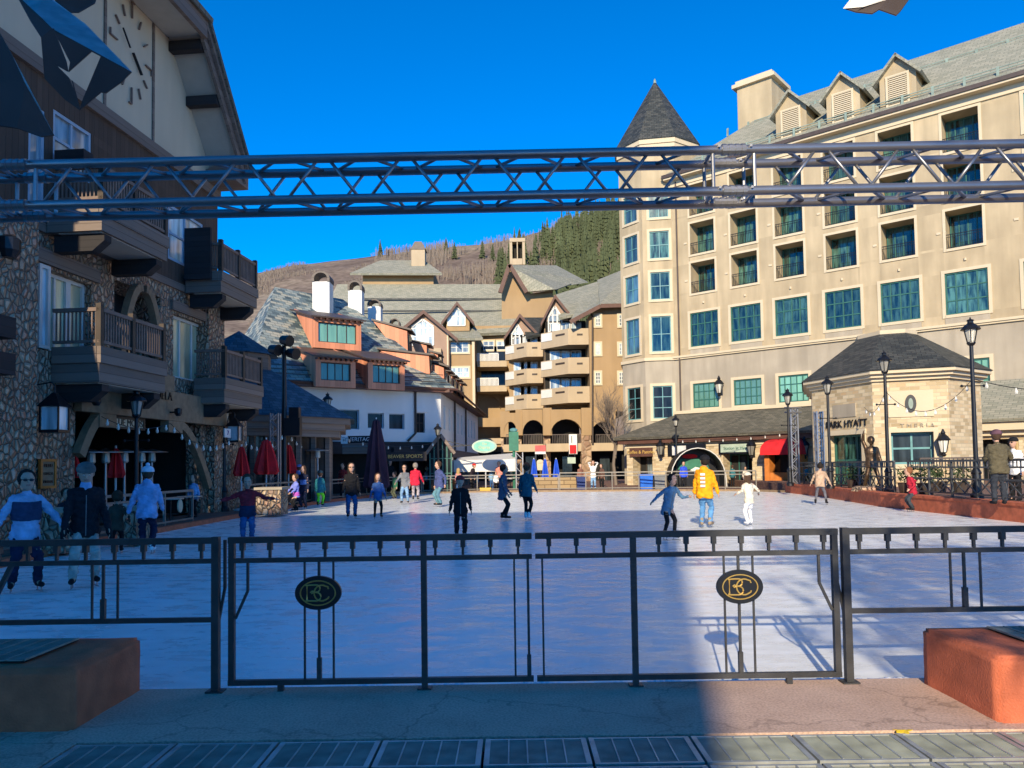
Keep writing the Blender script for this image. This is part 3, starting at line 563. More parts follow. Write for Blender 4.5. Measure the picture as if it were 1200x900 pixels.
# downpipe by the turret
b = MB(); b.tube([HW.P(16.4, 0, .12), HW.P(16.4, 25, .12)], .07, 8); b.build('downpipe', M['brownmetal'], H)
nb = 0
for (t0, t1, z0, z1, dep, kind) in ops:
    if kind == 'balc':
        p = window(HW, H, t0 + .05, t1 - .05, z0, z1, 4, 1, -1.4, M['fr_green'], M['gl_green'], sur=(.17, .05, M['trim'], 0), bars=.07)
        rl = MB(); zt = z0 + .98
        rl.wbox(HW, t0 + .01, t1 - .01, zt - .04, zt, -.1, -.05); rl.wbox(HW, t0 + .01, t1 - .01, z0 + .08, z0 + .11, -.1, -.07); rl.wbox(HW, t0 + .01, t1 - .01, zt - .2, zt - .17, -.1, -.07)
        for q in range(17): t = t0 + .03 + (t1 - t0 - .06) * q / 16; rl.wbox(HW, t - .012, t + .012, z0 + .1, zt - .03, -.095, -.07)
        rl.build('balcony_railing', M['black'], H)
    elif kind == 'big':
        p = window(HW, H, t0, t1, z0, z1, 4, 3, -.12, M['fr_green'], M['gl_green'], .09, .08, (.2, .06, M['trim'], 0), .08)
        s = MB(); s.wbox(HW, t0 - .05, t1 + .05, z0 - .62, z0 - .21, .003, .05); s.build('apron_panel', M['hotel2'], p)
    elif kind == 'low': window(HW, H, t0, t1, z0, z1, 5, 3, -.12, M['fr_green'], M['gl_lite'], .09, .08, (.22, .06, M['trim'], 0), .06)
    else: window(HW, H, t0, t1, z0, z1, 2, 3, -.1, M['fr_teal'], M['gl_blue'], sur=(.2, .06, M['trim'], 0))
# small wall vents
b = MB()
for t in cols[:7]:
    for z in (15.0, 18.1): b.wbox(HW, t + 1.35, t + 1.6, z + 1.5, z + 1.65, 0, .06)
    b.lathe(HW.P(t, 14.6, .04), [(.08, -.08), (.08, .08)], 8)
b.build('wall_vent', M['trim'], H)
# roof: 45 degree pitch rising away from the wall
b = MB(); eo = .8; rd, rz_ = -7.2, 32.3
e0, e1 = eave_z + .3, None
slab_roof(b, HW.P(-26.3, eave_z + .3, eo), HW.P(17.4, eave_z + .3, eo), HW.P(9.6, rz_, rd), HW.P(-26.3, rz_, rd), .25)
slab_roof(b, HW.P(17.4, eave_z + .3, eo), HW.P(17.4, eave_z + .3, -15), HW.P(9.65, rz_, rd), HW.P(9.6, rz_, rd), .25)
slab_roof(b, HW.P(-26.3, eave_z + .3, -15), HW.P(17.4, eave_z + .3, -15), HW.P(9.6, rz_, rd - .05), HW.P(-26.3, rz_, rd - .05), .25)
b.build('roof', M['shingle'], H)
b = MB(); b.wbox(HW, 16.4, 16.85, 0, eave_z, -14, -.01); b.wbox(HW, -26, 16.4, 0, eave_z, -14.5, -14.1); b.wbox(HW, -26.3, -26.05, 0, eave_z, -14.5, 0); b.build('side_wall', M['hotel'], H)
# snow rails
b = MB()
for zz, dd in ((eave_z + 1.0, .12), (29.9, -4.65)):
    for h_ in (.1, .28): b.bar(HW.P(-26, zz + h_, dd + .1), HW.P(14.5 if zz < 27 else 11.5, zz + h_, dd + .1), .05)
    for k in range(22): t = -25 + 1.85 * k; (b.bar(HW.P(t, zz - .35, dd + .15), HW.P(t, zz + .35, dd + .1), .16, .07) if t < 14 else None)
b.build('snow_rail', M['greenmetal'], H)
# louvred dormers
for tc_ in (12.9 - .0, 8.5, 5.35, 1.9) [1:] + ():
    pass
def dormer(tc_):
    d0 = .05; hw = 1.15; zb = eave_z + .9; zt = zb + 2.1; za = zt + 1.25
    t_ = MB(); t_.prism([HW.P(tc_ - hw, zb - .6, d0), HW.P(tc_ + hw, zb - .6, d0), HW.P(tc_ + hw, zt, d0), HW.P(tc_, za, d0), HW.P(tc_ - hw, zt, d0)], (-HW.n.x * 5, -HW.n.y * 5, 0)); o = t_.build('dormer', M['hotel'], H)
    r_ = MB()
    for s_ in (-1, 1):
        slab_roof(r_, HW.P(tc_ + s_ * (hw + .45), zt - .38, d0 + .4), HW.P(tc_, za + .12, d0 + .4), HW.P(tc_, za + .12, d0 - 6), HW.P(tc_ + s_ * (hw + .45), zt - .38, d0 - 4), .16)
    r_.build('dormer_roof', M['shingle'], o)
    l_ = MB(); l_.wbox(HW, tc_ - .62, tc_ + .62, zb - .05, zt - .1, d0 + .002, d0 + .02); l_.build('louvre_backing', M['dark'], o)
    l_ = MB()
    for k in range(15): z = zb + k * .14; l_.hexa([HW.P(tc_ - .58, z, d0 + .021), HW.P(tc_ + .58, z, d0 + .021), HW.P(tc_ + .58, z - .03, d0 + .09), HW.P(tc_ - .58, z - .03, d0 + .09)], [HW.P(tc_ - .58, z + .09, d0 + .021), HW.P(tc_ + .58, z + .09, d0 + .021), HW.P(tc_ + .58, z + .05, d0 + .09), HW.P(tc_ - .58, z + .05, d0 + .09)])
    for a_, b_, c_, e_ in ((tc_ - .75, tc_ - .6, zb - .2, zt), (tc_ + .6, tc_ + .75, zb - .2, zt), (tc_ - .6, tc_ + .6, zt - .12, zt), (tc_ - .6, tc_ + .6, zb - .2, zb - .06)): l_.wbox(HW, a_, b_, c_, e_, d0 + .003, d0 + .11)
    l_.build('louvre', M['trim'], o)
for px_, py_ in ((927, 145), (988, 125), (1052, 102)):
    dormer(HW.hit(px_, py_, .05)[0])
# chimney on the roof
tc_, _z = HW.hit(890, 130, -6)
b = MB(); b.wbox(HW, tc_ - 1.5, tc_ + 1.5, 28, 33.6, -8, -5); c_ = b.build('chimney', M['hotel'], H)
b = MB(); b.wbox(HW, tc_ - 1.85, tc_ + 1.85, 33.6, 33.9, -8.3, -4.7); b.wbox(HW, tc_ - 1.6, tc_ + 1.6, 33.9, 34.2, -8.1, -4.9); b.build('chimney_cap', M['trim'], c_)
# turret (octagon) with cone roof
tcx = at(772, 300, 66.5); TC = Vector((tcx.x, tcx.y)); TR = 3.3; TH = 28.1
# facets oriented so one faces the camera slightly left of frontal
ph0 = math.atan2(-TC.y, -TC.x) + R(1)
vs = [Vector((TC.x + TR / math.cos(math.pi / 8) * math.cos(ph0 + math.pi / 8 + k * math.pi / 4), TC.y + TR / math.cos(math.pi / 8) * math.sin(ph0 + math.pi / 8 + k * math.pi / 4))) for k in range(8)]
up_, lo_ = MB(), MB(); rows = [(10.95, 13.9, 1.62), (15.3, 17.6, 1.62), (18.75, 21.05, 1.62), (22.2, 24.5, 1.62), (25.2, 27.0, 1.62)]
for k in range(8):
    a_, b_ = vs[k], vs[(k + 1) % 8]; w = Wall(a_, b_ - a_, ((a_ + b_) / 2 - TC)); L_ = (b_ - a_).length; fr = w.n.dot(-TC.normalized()) > .3
    oo = [(L_ / 2 - .8, L_ / 2 + .8, z0, z1) for z0, z1, _ in rows[:4]] if fr else []
    lo2 = [(L_ / 2 - .8, L_ / 2 + .8, 5.4, 8.1)] if fr else []
    wall_grid(up_, w, 0, L_, 10.4, TH, oo, .15); wall_grid(lo_, w, 0, L_, -.2, 10.2, lo2, .15)
    for q_ in oo: window(w, H, *q_, 2, 2, -.12, M['fr_teal'] , M['gl_blue'] if w.n.x < -.75 else M['gl_green'], .08, .07, (.2, .06, M['trim'], 0), .06)
    for q_ in lo2: window(w, H, *q_, 2, 3, -.12, M['fr_teal'], M['gl_dark'], .08, .07, (.22, .06, M['trim'], 0), .06)
up_.build('turret_wall', M['hotel'], H); lo_.build('turret_base', M['hotel2'], H)
oct_ = lambda r_, z_: [(TC.x + (v.x - TC.x) * r_, TC.y + (v.y - TC.y) * r_, z_) for v in vs]
b = MB(); b.prism(oct_(1.04, 10.2), (0, 0, .26)); b.prism(oct_(1.04, TH), (0, 0, .35)); b.prism(oct_(1.07, TH + .35), (0, 0, .4)); b.build('turret_cornice', M['trim'], H)
b = MB(); base = oct_(1.1, TH + .75); mid = oct_(.62, TH + 3.9)
ap = Vector((TC.x, TC.y, TH + 7.4))
for k in range(8): b.face([base[k], base[(k + 1) % 8], ap])
b.face(base[::-1]); b.build('turret_roof', M['shingle_dark'], H)
b = MB(); b.lathe(ap - Vector((0, 0, .25)), [(.14, 0), (.1, .3), (.02, .45)], 8); b.build('finial', M['greenmetal'], H)
# arcade with skirt roof along the hotel base
AD = 4.2
t_l = HW.hit(735, 560, AD)[0]; t_r = 1.5
shops = [(HW.hit(765, 560, AD)[0], HW.hit(742, 560, AD)[0]), (HW.hit(826, 560, AD)[0], HW.hit(787, 560, AD)[0]), (HW.hit(882, 560, AD)[0], HW.hit(848, 560, AD)[0]), (HW.hit(945, 560, AD)[0], HW.hit(905, 560, AD)[0])]
b = MB(); wall_grid(b, HW, t_r, t_l, -.2, 3.25, [(a_, c_, -.2, 2.9, 1.2) for a_, c_ in shops], 1.2, AD); wl_ = HW
w = Wall(HW.P(t_l, 0, AD).xy, -HW.n, HW.u); wall_grid(b, w, 0, 9, -.2, 3.25, [], .3); b.build('arcade_wall', M['stone'], H)
b = MB(); b.wbox(HW, t_r, t_l + .1, 2.92, 3.2, AD + .004, AD + .07); b.build('arcade_lintel', M['trim'], H)
b = MB(); b.wbox(HW, t_r, t_l + .5, 3.25, 3.75, AD - 1.2, AD + .5); b.build('arcade_soffit', M['signbrown'], H)
b = MB(); e_ = [HW.P(t_r - 2, 3.76, AD + .75), HW.P(t_l + .8, 3.76, AD + .75), HW.P(t_l - 2.4, 5.75, .05), HW.P(t_r - 2, 5.75, .05)]
slab_roof(b, *e_, .2); slab_roof(b, HW.P(t_l + .8, 3.76, AD + .75), HW.P(t_l + .8, 3.76, -8), HW.P(t_l - 2.4, 5.75, -4), HW.P(t_l - 2.4, 5.75, .05), .2); b.build('arcade_roof', M['awning'], H)
b = MB(); b.wbox(HW, t_r, t_l - 2.2, 5.7, 5.95, .01, .35); b.build('roof_flashing', M['trim'], H)
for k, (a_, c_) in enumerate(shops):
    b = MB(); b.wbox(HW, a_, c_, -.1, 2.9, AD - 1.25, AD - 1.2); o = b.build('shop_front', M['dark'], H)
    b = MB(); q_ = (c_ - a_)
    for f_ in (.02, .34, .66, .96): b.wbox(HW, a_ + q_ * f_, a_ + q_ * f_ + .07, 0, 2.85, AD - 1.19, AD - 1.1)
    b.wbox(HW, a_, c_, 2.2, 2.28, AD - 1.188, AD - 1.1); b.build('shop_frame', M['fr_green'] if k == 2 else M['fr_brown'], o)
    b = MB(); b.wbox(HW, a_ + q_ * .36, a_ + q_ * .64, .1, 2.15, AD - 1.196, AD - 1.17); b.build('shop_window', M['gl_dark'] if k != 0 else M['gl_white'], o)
# right skirt roof beyond the stone pavilion
b = MB(); slab_roof(b, HW.P(-26, 3.95, 5.2), HW.P(-2.2, 3.95, 5.2), HW.P(-2.2, 6.6, .05), HW.P(-26, 6.6, .05), .2); b.build('arcade_roof', M['shingle'], H)
b = MB(); b.wbox(HW, -26, -2.4, 3.3, 3.9, 3.6, 4.9); b.wbox(HW, -26, -2.4, 3.0, 3.3, 3.7, 4.5); b.build('arcade_soffit', M['trim'], H)
b = MB(); wall_grid(b, HW, -26, -2.4, .3, 3.3, [(-25 + 3.6 * k, -22.4 + 3.6 * k, .4, 2.8) for k in range(6)], .8, 4.2); b.build('arcade_wall', M['stone'], H)
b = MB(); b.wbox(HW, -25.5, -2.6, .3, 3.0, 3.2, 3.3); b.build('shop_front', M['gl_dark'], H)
# shop signs (each hangs on the wall: things of their own)
def wsign(name, lab, w, t0, t1, z0, z1, d, mback, txt, mtxt, size, cat='sign', th=.08, dz=0, group=None):
    c = w.P((t0 + t1) / 2, z0, d); o = thing(name, lab, cat, c, group)
    b = MB(); b.wbox(w, t0, t1, z0, z1, d, d + th); b.build('sign_board', mback, o)
    if txt:
        for k, (tx, s_, off) in enumerate(txt if isinstance(txt, list) else [(txt, size, 0)]):
            text_mesh('lettering', tx, s_, wall_mat(w, (t0 + t1) / 2, (z0 + z1) / 2 + off, d + th + .012), mtxt, o)
    return o
a_, c_ = shops[0]; wsign('shop_sign', 'brown shop sign with cream lettering over the leftmost arcade shop', HW, a_ - .1, c_ + .2, 2.25, 2.95, AD + .08, M['signbrown'], 'Coffee & Pastries', M['gold'], .36)
a_, c_ = shops[1]; wsign('shop_sign', 'black and white shop sign behind the black arched tent', HW, a_ - .2, c_ + .2, 2.25, 3.1, AD + .08, M['black'], None, None, .4)
b = MB(); b.wbox(HW, a_ + 1.4, c_ - .2, 2.3, 3.0, AD + .165, AD + .18); solo(b, 'poster_panel', M['ltgrey'], 'white panel in the middle of the black shop sign', 'panel', HW.P(a_, 2.3, AD + .17))
a_, c_ = shops[2]; o = wsign('shop_sign', 'pale green shop sign with dark border over the middle arcade door', HW, a_ - .15, c_ + .25, 2.3, 3.1, AD + .08, M['black'], None, None, .4)
b = MB(); b.wbox(HW, a_, c_ + .1, 2.42, 3.0, AD + .162, AD + .175); b.build('sign_face', M['signgreen'], o); text_mesh('lettering', 'Station at Hyatt', .3, wall_mat(HW, (a_ + c_) / 2, 2.7, AD + .185), M['fr_green'], o)
# wall lanterns on the hotel
def lantern(p, n, s=1.0, lab='', group='ornate black wall lanterns on the hotel', h=None):
    p = Vector(p); n = Vector((n.x, n.y, 0)).normalized(); o = thing('wall_lantern', lab, 'wall lantern', p, group); c = p + n * .3 * s
    b = MB(); b.tube([p - Vector((0, 0, .35 * s)), p + Vector((0, 0, .25 * s))], .05 * s, 6); b.tube([p + Vector((0, 0, -.2 * s)), p + n * .18 * s + Vector((0, 0, -.35 * s)), c + Vector((0, 0, -.38 * s))], .025 * s, 6); b.build('bracket', M['black'], o)
    b = MB(); b.lathe(c, [(.04 * s, -.42 * s), (.1 * s, -.36 * s), (.06 * s, -.3 * s), (.12 * s, -.25 * s)], 8)
    b.lathe(c, [(.24 * s, .18 * s), (.25 * s, .21 * s), (.17 * s, .32 * s), (.07 * s, .42 * s), (.09 * s, .45 * s), (.02 * s, .6 * s)], 8)
    for k in range(6): a = k * math.pi / 3; b.bar(c + Vector((math.cos(a) * .11 * s, math.sin(a) * .11 * s, -.26 * s)), c + Vector((math.cos(a) * .21 * s, math.sin(a) * .21 * s, .2 * s)), .022 * s)
    b.build('lantern_cage', M['black'], o)
    b = MB(); b.lathe(c, [(.1 * s, -.25 * s), (.195 * s, .18 * s)], 8); b.build('lantern_glass', M['lampglass'], o); return o
lantern(HW.P(*HW.hit(846, 455), .02), HW.n, 1.6, 'black wall lantern high on the hotel between two green windows')
for px_, lab in ((778, 'black wall lantern right of the brown shop sign'), (884, 'black wall lantern right of the pale green shop sign'), (946, 'black wall lantern right of the red awning')):
    t, z = HW.hit(px_, 527, AD); lantern(HW.P(t, z, AD + .05), HW.n, 1.5, lab)
# ================================================================ octagonal stone pavilion
pv = [(16.0, 40.8), (17.25, 36.6), (20.2, 35.4), (22.8, 37.2), (24.2, 41), (22.5, 45.5), (18, 46)]
PB_ = thing('stone_pavilion', 'octagonal buff stone entrance pavilion with dark slate roof', 'building', (20, 41, .4)); PC = Vector((20.2, 41.2)); ez = 5.4
b, tr = MB(), MB()
pw = []
for k in range(len(pv)):
    a_, c_ = Vector(pv[k]), Vector(pv[(k + 1) % len(pv)]); w = Wall(a_, c_ - a_, (a_ + c_) / 2 - PC); w.L = (c_ - a_).length; pw.append(w)
door = (pw[0].hit(972, 560)[0], pw[0].hit(1012, 560)[0], .4, 2.95); win = (pw[1].hit(1045, 540)[0], pw[1].hit(1095, 540)[0], 1.45, 2.95)
door = (min(door[:2]), max(door[:2]), .4, 2.95)
for k, w in enumerate(pw): wall_grid(b, w, 0, w.L, .4, ez, [door] if k == 0 else [win] if k == 1 else [], .5)
b.build('stone_wall', M['stone'], PB_)
window(pw[0], PB_, door[0], door[1], .42, 2.95, 3, 2, -.45, M['fr_green'], M['gl_green'], .1, .08, None, .09)
window(pw[1], PB_, win[0], win[1], 1.45, 2.95, 2, 2, -.4, M['fr_teal'], M['gl_dark'], .1, .08, (.2, .07, M['trim'], 0), .09)
b = MB(); w = pw[0]; b.wbox(w, door[0] - .25, door[0] - .003, .4, 2.95, .003, .07); b.wbox(w, door[1] + .003, door[1] + .25, .4, 2.95, .003, .07); b.wbox(w, door[0] - .3, door[1] + .3, 2.953, 3.2, .003, .09); b.build('door_surround', M['trim'], PB_)
sc_ = lambda r_, z_: [(PC.x + (x - PC.x) * r_, PC.y + (y - PC.y) * r_, z_) for x, y in pv]
b = MB(); b.prism(sc_(1.03, ez), (0, 0, .16)); b.prism(sc_(1.07, ez + .16), (0, 0, .16)); b.prism(sc_(1.11, ez + .32), (0, 0, .16)); b.build('cornice', M['trim'], PB_)
b = MB(); lo2, hi2 = sc_(1.13, ez + .49), sc_(.36, ez + 2.8)
for k in range(7): b.face([lo2[k], lo2[(k + 1) % 7], hi2[(k + 1) % 7], hi2[k]])
b.face(lo2[::-1]); b.face(hi2); b.build('roof', M['shingle_dark'], PB_)
b = MB(); b.prism(sc_(.37, ez + 2.75), (0, 0, .22)); b.build('roof_cap', M['trim'], PB_)
w = pw[1]; t, z = w.hit(1067, 473); b = MB(); b.wbox(w, t - .95, t + .95, z - .62, z + .62, .003, .06); o = b.build('stone_plaque', M['trim'], PB_)
b = MB(); b.prism([w.P(t + .24 * math.cos(a), z + .42 * math.sin(a), .062) for a in [k * math.pi / 10 for k in range(20)]], w.n.to_3d() * .05); b.build('oval_emblem', M['black'], o)
b = MB(); b.prism([w.P(t + .1 * math.cos(a), z + .25 * math.sin(a), .113) for a in [k * math.pi / 10 for k in range(20)]], w.n.to_3d() * .02); b.build('emblem_figure', M['greenmetal'], o)
w = pw[0]; t, z = w.hit(990, 482); b = MB(); b.wbox(w, t - .8, t + .8, z - .3, z + .35, .003, .05); b.build('stone_plaque', M['hotel2'], PB_)
t, z = w.hit(992, 497); lt = thing('wall_lettering', 'dark metal PARK HYATT lettering on the pavilion stone above the door', 'lettering', w.P(t, z, .03))
text_mesh('lettering', 'PARK HYATT', .5, wall_mat(w, t, z, .05), M['black'], lt, .02); text_mesh('lettering', 'BEAVER CREEK', .3, wall_mat(w, t, z - .45, .05), M['black'], lt, .015)
w = pw[1]; t, z = w.hit(1075, 499); lt = thing('wall_lettering', 'small grey lettering on the pavilion stone above the window', 'lettering', w.P(t, z, .03)); text_mesh('lettering', 'T M E R I A', .3, wall_mat(w, t, z, .05), M['hotel2'], lt, .015)
t, z = w.hit(1104, 522); lantern(w.P(t, z, .05), w.n, 1.25, 'black wall lantern on the buff stone right of the pavilion window')
# ================================================================ bronze statue goes with the people
# ================================================================ LEFT LODGE (timber and stone)
LW = Wall((-11.8, 30.7), (-.1, -.995), (.995, -.1))
G = thing('timber_lodge', 'stone and dark timber lodge with balconies and a clock gable on the left', 'building', (-13, 24, 0))
def T(px, py, d=0): return LW.hit(px, py, d)[0]
TE = 20.0
# ground floor opening, floor levels 4.95 / 8.6 / 12.7
g_op = (1.3, 8.9, 0, 3.55)
f2 = [(T(107, 350), T(58, 350), 5.0, 7.25), (T(245, 400), T(203, 400), 5.0, 7.3)]
f2b = (T(188, 330), T(134, 330), 5.0, 7.7)
f3 = [(T(107, 175), T(62, 175), 10.3, 11.85), (T(52, 190), T(33, 190), 8.7, 11.6), (T(238, 250), T(197, 250), 9.2, 11.2)]
b = MB(); wall_grid(b, LW, -.0, TE, -.1, 4.6, [(*g_op, .6), (10.9, 15, 0, 3.3, 3)], .6); wall_grid(b, LW, 0, TE, 4.6, 8.3, [(*o, .35) for o in f2] + [(*f2b, 1.2)] + [(12.6, 17.5, 5, 7.3, .35)], .35); b.build('stone_wall', M['rubble'], G)
b = MB(); wall_grid(b, LW, 0, TE, 8.3, 12.55, [(*o, .12) for o in f3], .12); b.build('board_wall', M['boards'], G)
b = MB(); b.wbox(LW, 0, TE, 8.2, 8.45, -.1, .1); b.wbox(LW, 7.6, 10.4, 7.35, 7.75, .003, .12); b.wbox(LW, .5, 3.5, 7.4, 7.75, .003, .12); b.build('floor_beam', M['fascia'], G)
# far end wall and back
EW = Wall(LW.P(0, 0).xy, LW.n * -1, Vector((.1, .995)))
b = MB(); wall_grid(b, EW, 0, 12, -.1, 8.3, [], .1); b.build('stone_wall', M['rubble'], G)
b = MB(); wall_grid(b, EW, 0, 12, 8.3, 13.2, [], .1); b.build('board_wall', M['boards'], G)
# stone pier standing out at the far end and near pier
b = MB(); b.wbox(LW, -1.9, .9, -.1, 4.3, -1.0, .35); b.wbox(LW, -.2, 1.1, 4.3, 8.2, -.5, .2); b.wbox(LW, 8.95, 10.6, -.1, 4.9, -.5, .3); b.wbox(LW, 11.2, 20, -.1, 8.2, -.5, .85); b.build('stone_pier', M['rubble'], G)
# clock gable
ta = 9.4; sl = 1.2; gz = lambda t: 17.2 + sl * ((t if t < ta else 2 * ta - t) - 3.6)
b = MB(); b.prism([LW.P(0, 12.95, 0), LW.P(TE, 12.95, 0), LW.P(18.8, 12.96, 0), LW.P(2 * ta - 3.6, 17.2, 0), LW.P(3.6, 17.2, 0), LW.P(.6, gz(.6), 0), LW.P(0, 13.6, 0)], -LW.n.to_3d() * .3); b.build('gable_wall', M['gable'], G)
b = MB(); b.wbox(LW, -.05, TE, 12.55, 12.95, -.2, .12); b.build('gable_trim', M['fascia'], G)
for px_ in (179, 122):
    b = MB(); t = T(px_, 90); b.wbox(LW, t - .05, t + .05, 12.96, min(17.19, gz(t)) - .02, .002, .05); b.build('gable_joint', M['fascia'], G)
ov = 1.25
for s_ in (1, -1):
    q = lambda t, z, d: LW.P(t if s_ > 0 else 2 * ta - t, z, d)
    e_t, k_t = .45, 3.75; e_z, k_z = gz(e_t), gz(k_t)
    b = MB(); slab_roof(b, q(e_t - .35, e_z + .1, ov + .35), q(e_t - .35, e_z + .1, -14), q(k_t, k_z + .52, -14), q(k_t, k_z + .52, ov + .35), .16)
    slab_roof(b, q(k_t, k_z + .5, ov - .1), q(k_t, k_z + .5, -14), q(ta, k_z + 1.6, -14), q(ta, k_z + 1.6, -5.2), .2); b.build('roof', M['awning'], G)
    b = MB(); slab_roof(b, q(e_t, e_z, ov - .01), q(e_t, e_z, .005), q(k_t, k_z, .005), q(k_t, k_z, ov - .01), .05); b.build('soffit', M['soffit'], G)
    for n_, (d_, lo_, hi_) in enumerate(((ov, -.38, .3), (ov + .14, .02, .42))):
        b = MB(); b.hexa([q(e_t - .1, e_z + lo_, d_), q(k_t + .1, k_z + lo_ + .12, d_), q(k_t + .1, k_z + lo_ + .12, d_ + .12), q(e_t - .1, e_z + lo_, d_ + .12)], [q(e_t - .1, e_z + hi_, d_), q(k_t + .1, k_z + hi_ + .12, d_), q(k_t + .1, k_z + hi_ + .12, d_ + .12), q(e_t - .1, e_z + hi_, d_ + .12)]); b.build('bargeboard', M['fascia'], G)
    b = MB(); b.hexa([q(-.1, 12.96, .003), q(1.0, 12.96, .003), q(1.0, 12.96, ov), q(-.1, 12.96, ov)], [q(-.1, 13.45, .003), q(1.0, 13.45, .003), q(1.0, 13.9, ov), q(-.1, 13.45, ov)]); b.build('eave_return', M['fascia'], G)
b = MB(); b.wbox(LW, 3.76, 2 * ta - 3.76, 17.21, 17.3, .005, ov + .1); b.build('soffit', M['soffit'], G)
b = MB(); b.wbox(LW, 3.76, 2 * ta - 3.76, 17.05, 17.75, ov + .101, ov + .25); b.build('bargeboard', M['fascia'], G)
b = MB(); slab_roof(b, LW.P(3.6, 17.85, ov + .4), LW.P(2 * ta - 3.6, 17.85, ov + .4), LW.P(ta + .01, 19.0, -5.2), LW.P(ta - .01, 19.0, -5.2), .2); b.build('roof', M['awning'], G)
for px_, py_ in ((213, 24), (233, 100)):
    t, z = LW.hit(px_ - 13, py_, 0); t = max(t, 1.2); z = gz(t)
    b = MB(); b.wbox(LW, t - .15, t + .15, z - .42, z - .06, .01, ov - .03); b.build('outrigger', M['darkwood'], G)
# clock: twelve bar marks and two hands fixed on the gable
ct, cz = LW.hit(153, 62); ck = thing('wall_clock', 'large clock of dark bar numerals and hands on the stucco gable', 'clock', LW.P(ct, cz, .03))
rw, rh = 1.0, 1.5
for k in range(12):
    a = k * math.pi / 6; c0 = LW.P(ct - rw * .78 * math.sin(a), cz + rh * .78 * math.cos(a), .05); c1 = LW.P(ct - rw * (1.02 if k % 3 else 1.15) * math.sin(a), cz + rh * (1.02 if k % 3 else 1.15) * math.cos(a), .05)
    b = MB(); b.bar(c0, c1, .06, .04)
    if k % 3 == 0: b.bar(c1, LW.P(ct - rw * 1.15 * math.sin(a + .12), cz + rh * 1.15 * math.cos(a + .12), .05), .06, .04)
    b.build('hour_mark', M['rail'], ck)
b = MB(); b.bar(LW.P(ct, cz, .09), LW.P(ct - .5, cz - .5, .09), .09, .03); b.build('hour_hand', M['black'], ck)
b = MB(); b.bar(LW.P(ct + .2, cz + .05, .12), LW.P(ct + .6, cz + .5, .12), .05, .03); b.build('minute_hand', M['black'], ck)
# windows
def lwin(o, nx, ny, d, mf, mg): return window(LW, G, o[0], o[1], o[2], o[3], nx, ny, d, mf, mg, .1, .08, None, .08)
lwin((f2[0][0], f2[0][0] + (f2[0][1] - f2[0][0]) * .4, 5.0, 7.25), 1, 1, -.3, M['fr_white'], M['gl_warm']); lwin((f2[0][0] + (f2[0][1] - f2[0][0]) * .4, f2[0][1], 5.0, 7.25), 2, 1, -.3, M['fr_white'], M['gl_warm'])
lwin(f2[1], 3, 1, -.3, M['fr_white'], M['gl_warm'])
lwin(f3[0], 2, 2, -.1, M['fr_blue'], M['gl_white']); lwin(f3[1], 1, 1, -.1, M['fr_blue'], M['gl_white']); lwin(f3[2], 2, 2, -.1, M['fr_blue'], M['gl_white'])
lwin((12.7, 14.9, 5.0, 7.3), 2, 1, -.3, M['fr_white'], M['gl_white'])
gd = T(58, 350); lwin((T(58, 350) + .1, T(42, 350), 5.0, 7.3), 1, 1, .03, M['fr_white'], M['gl_white'])
b = MB(); b.wbox(LW, f2b[0], f2b[1], 5, 7.7, -1.22, -1.18); b.build('balcony_door', M['gl_dark'], G)
# curved timber braces round the dark recess at first floor and under the ground floor beam
def brace(t0, z0, t1, z1, d, wdt, bend, name='brace'):
    b = MB(); n = 8; pv_ = None
    for k in range(n + 1):
        f = k / n; t = t0 + (t1 - t0) * f; z = z0 + (z1 - z0) * (1 - (1 - f) ** bend if bend > 0 else f ** (-bend)); p = LW.P(t, z, d)
        if pv_ is not None: b.bar(pv_, p + (p - pv_) * .04, .24, wdt)
        pv_ = p
    b.build(name, M['beam'], G)
brace(f2b[0] + .1, 5.2, (f2b[0] + f2b[1]) / 2 - .1, 7.7, .12, .25, 2.2); brace(f2b[1] - .1, 5.2, (f2b[0] + f2b[1]) / 2 + .1, 7.7, .12, .25, 2.2)
b = MB(); b.wbox(LW, .4, 9.1, 3.35, 4.35, .36, .6); b.wbox(LW, 4.2, 7.0, 4.36, 4.9, .36, .58); b.build('entrance_beam', M['beam'], G)
brace(1.6, 1.0, 4.0, 3.3, .45, .28, 1.9); brace(9.0, 2.1, 7.9, 3.3, .45, .28, 1.9)
b = MB(); b.wbox(LW, 3.7, 4.6, 2.95, 3.34, .3, .6); b.wbox(LW, 7.5, 8.3, 2.95, 3.34, .3, .6); b.build('bracket_block', M['beam'], G)
# dark room behind the opening
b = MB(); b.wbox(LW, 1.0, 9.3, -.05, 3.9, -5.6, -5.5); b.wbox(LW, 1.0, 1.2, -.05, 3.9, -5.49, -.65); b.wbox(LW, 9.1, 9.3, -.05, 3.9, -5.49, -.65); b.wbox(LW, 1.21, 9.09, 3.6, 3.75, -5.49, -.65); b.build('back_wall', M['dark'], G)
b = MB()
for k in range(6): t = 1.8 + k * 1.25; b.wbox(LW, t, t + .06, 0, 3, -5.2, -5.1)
b.build('mullion', M['fr_brown'], G)
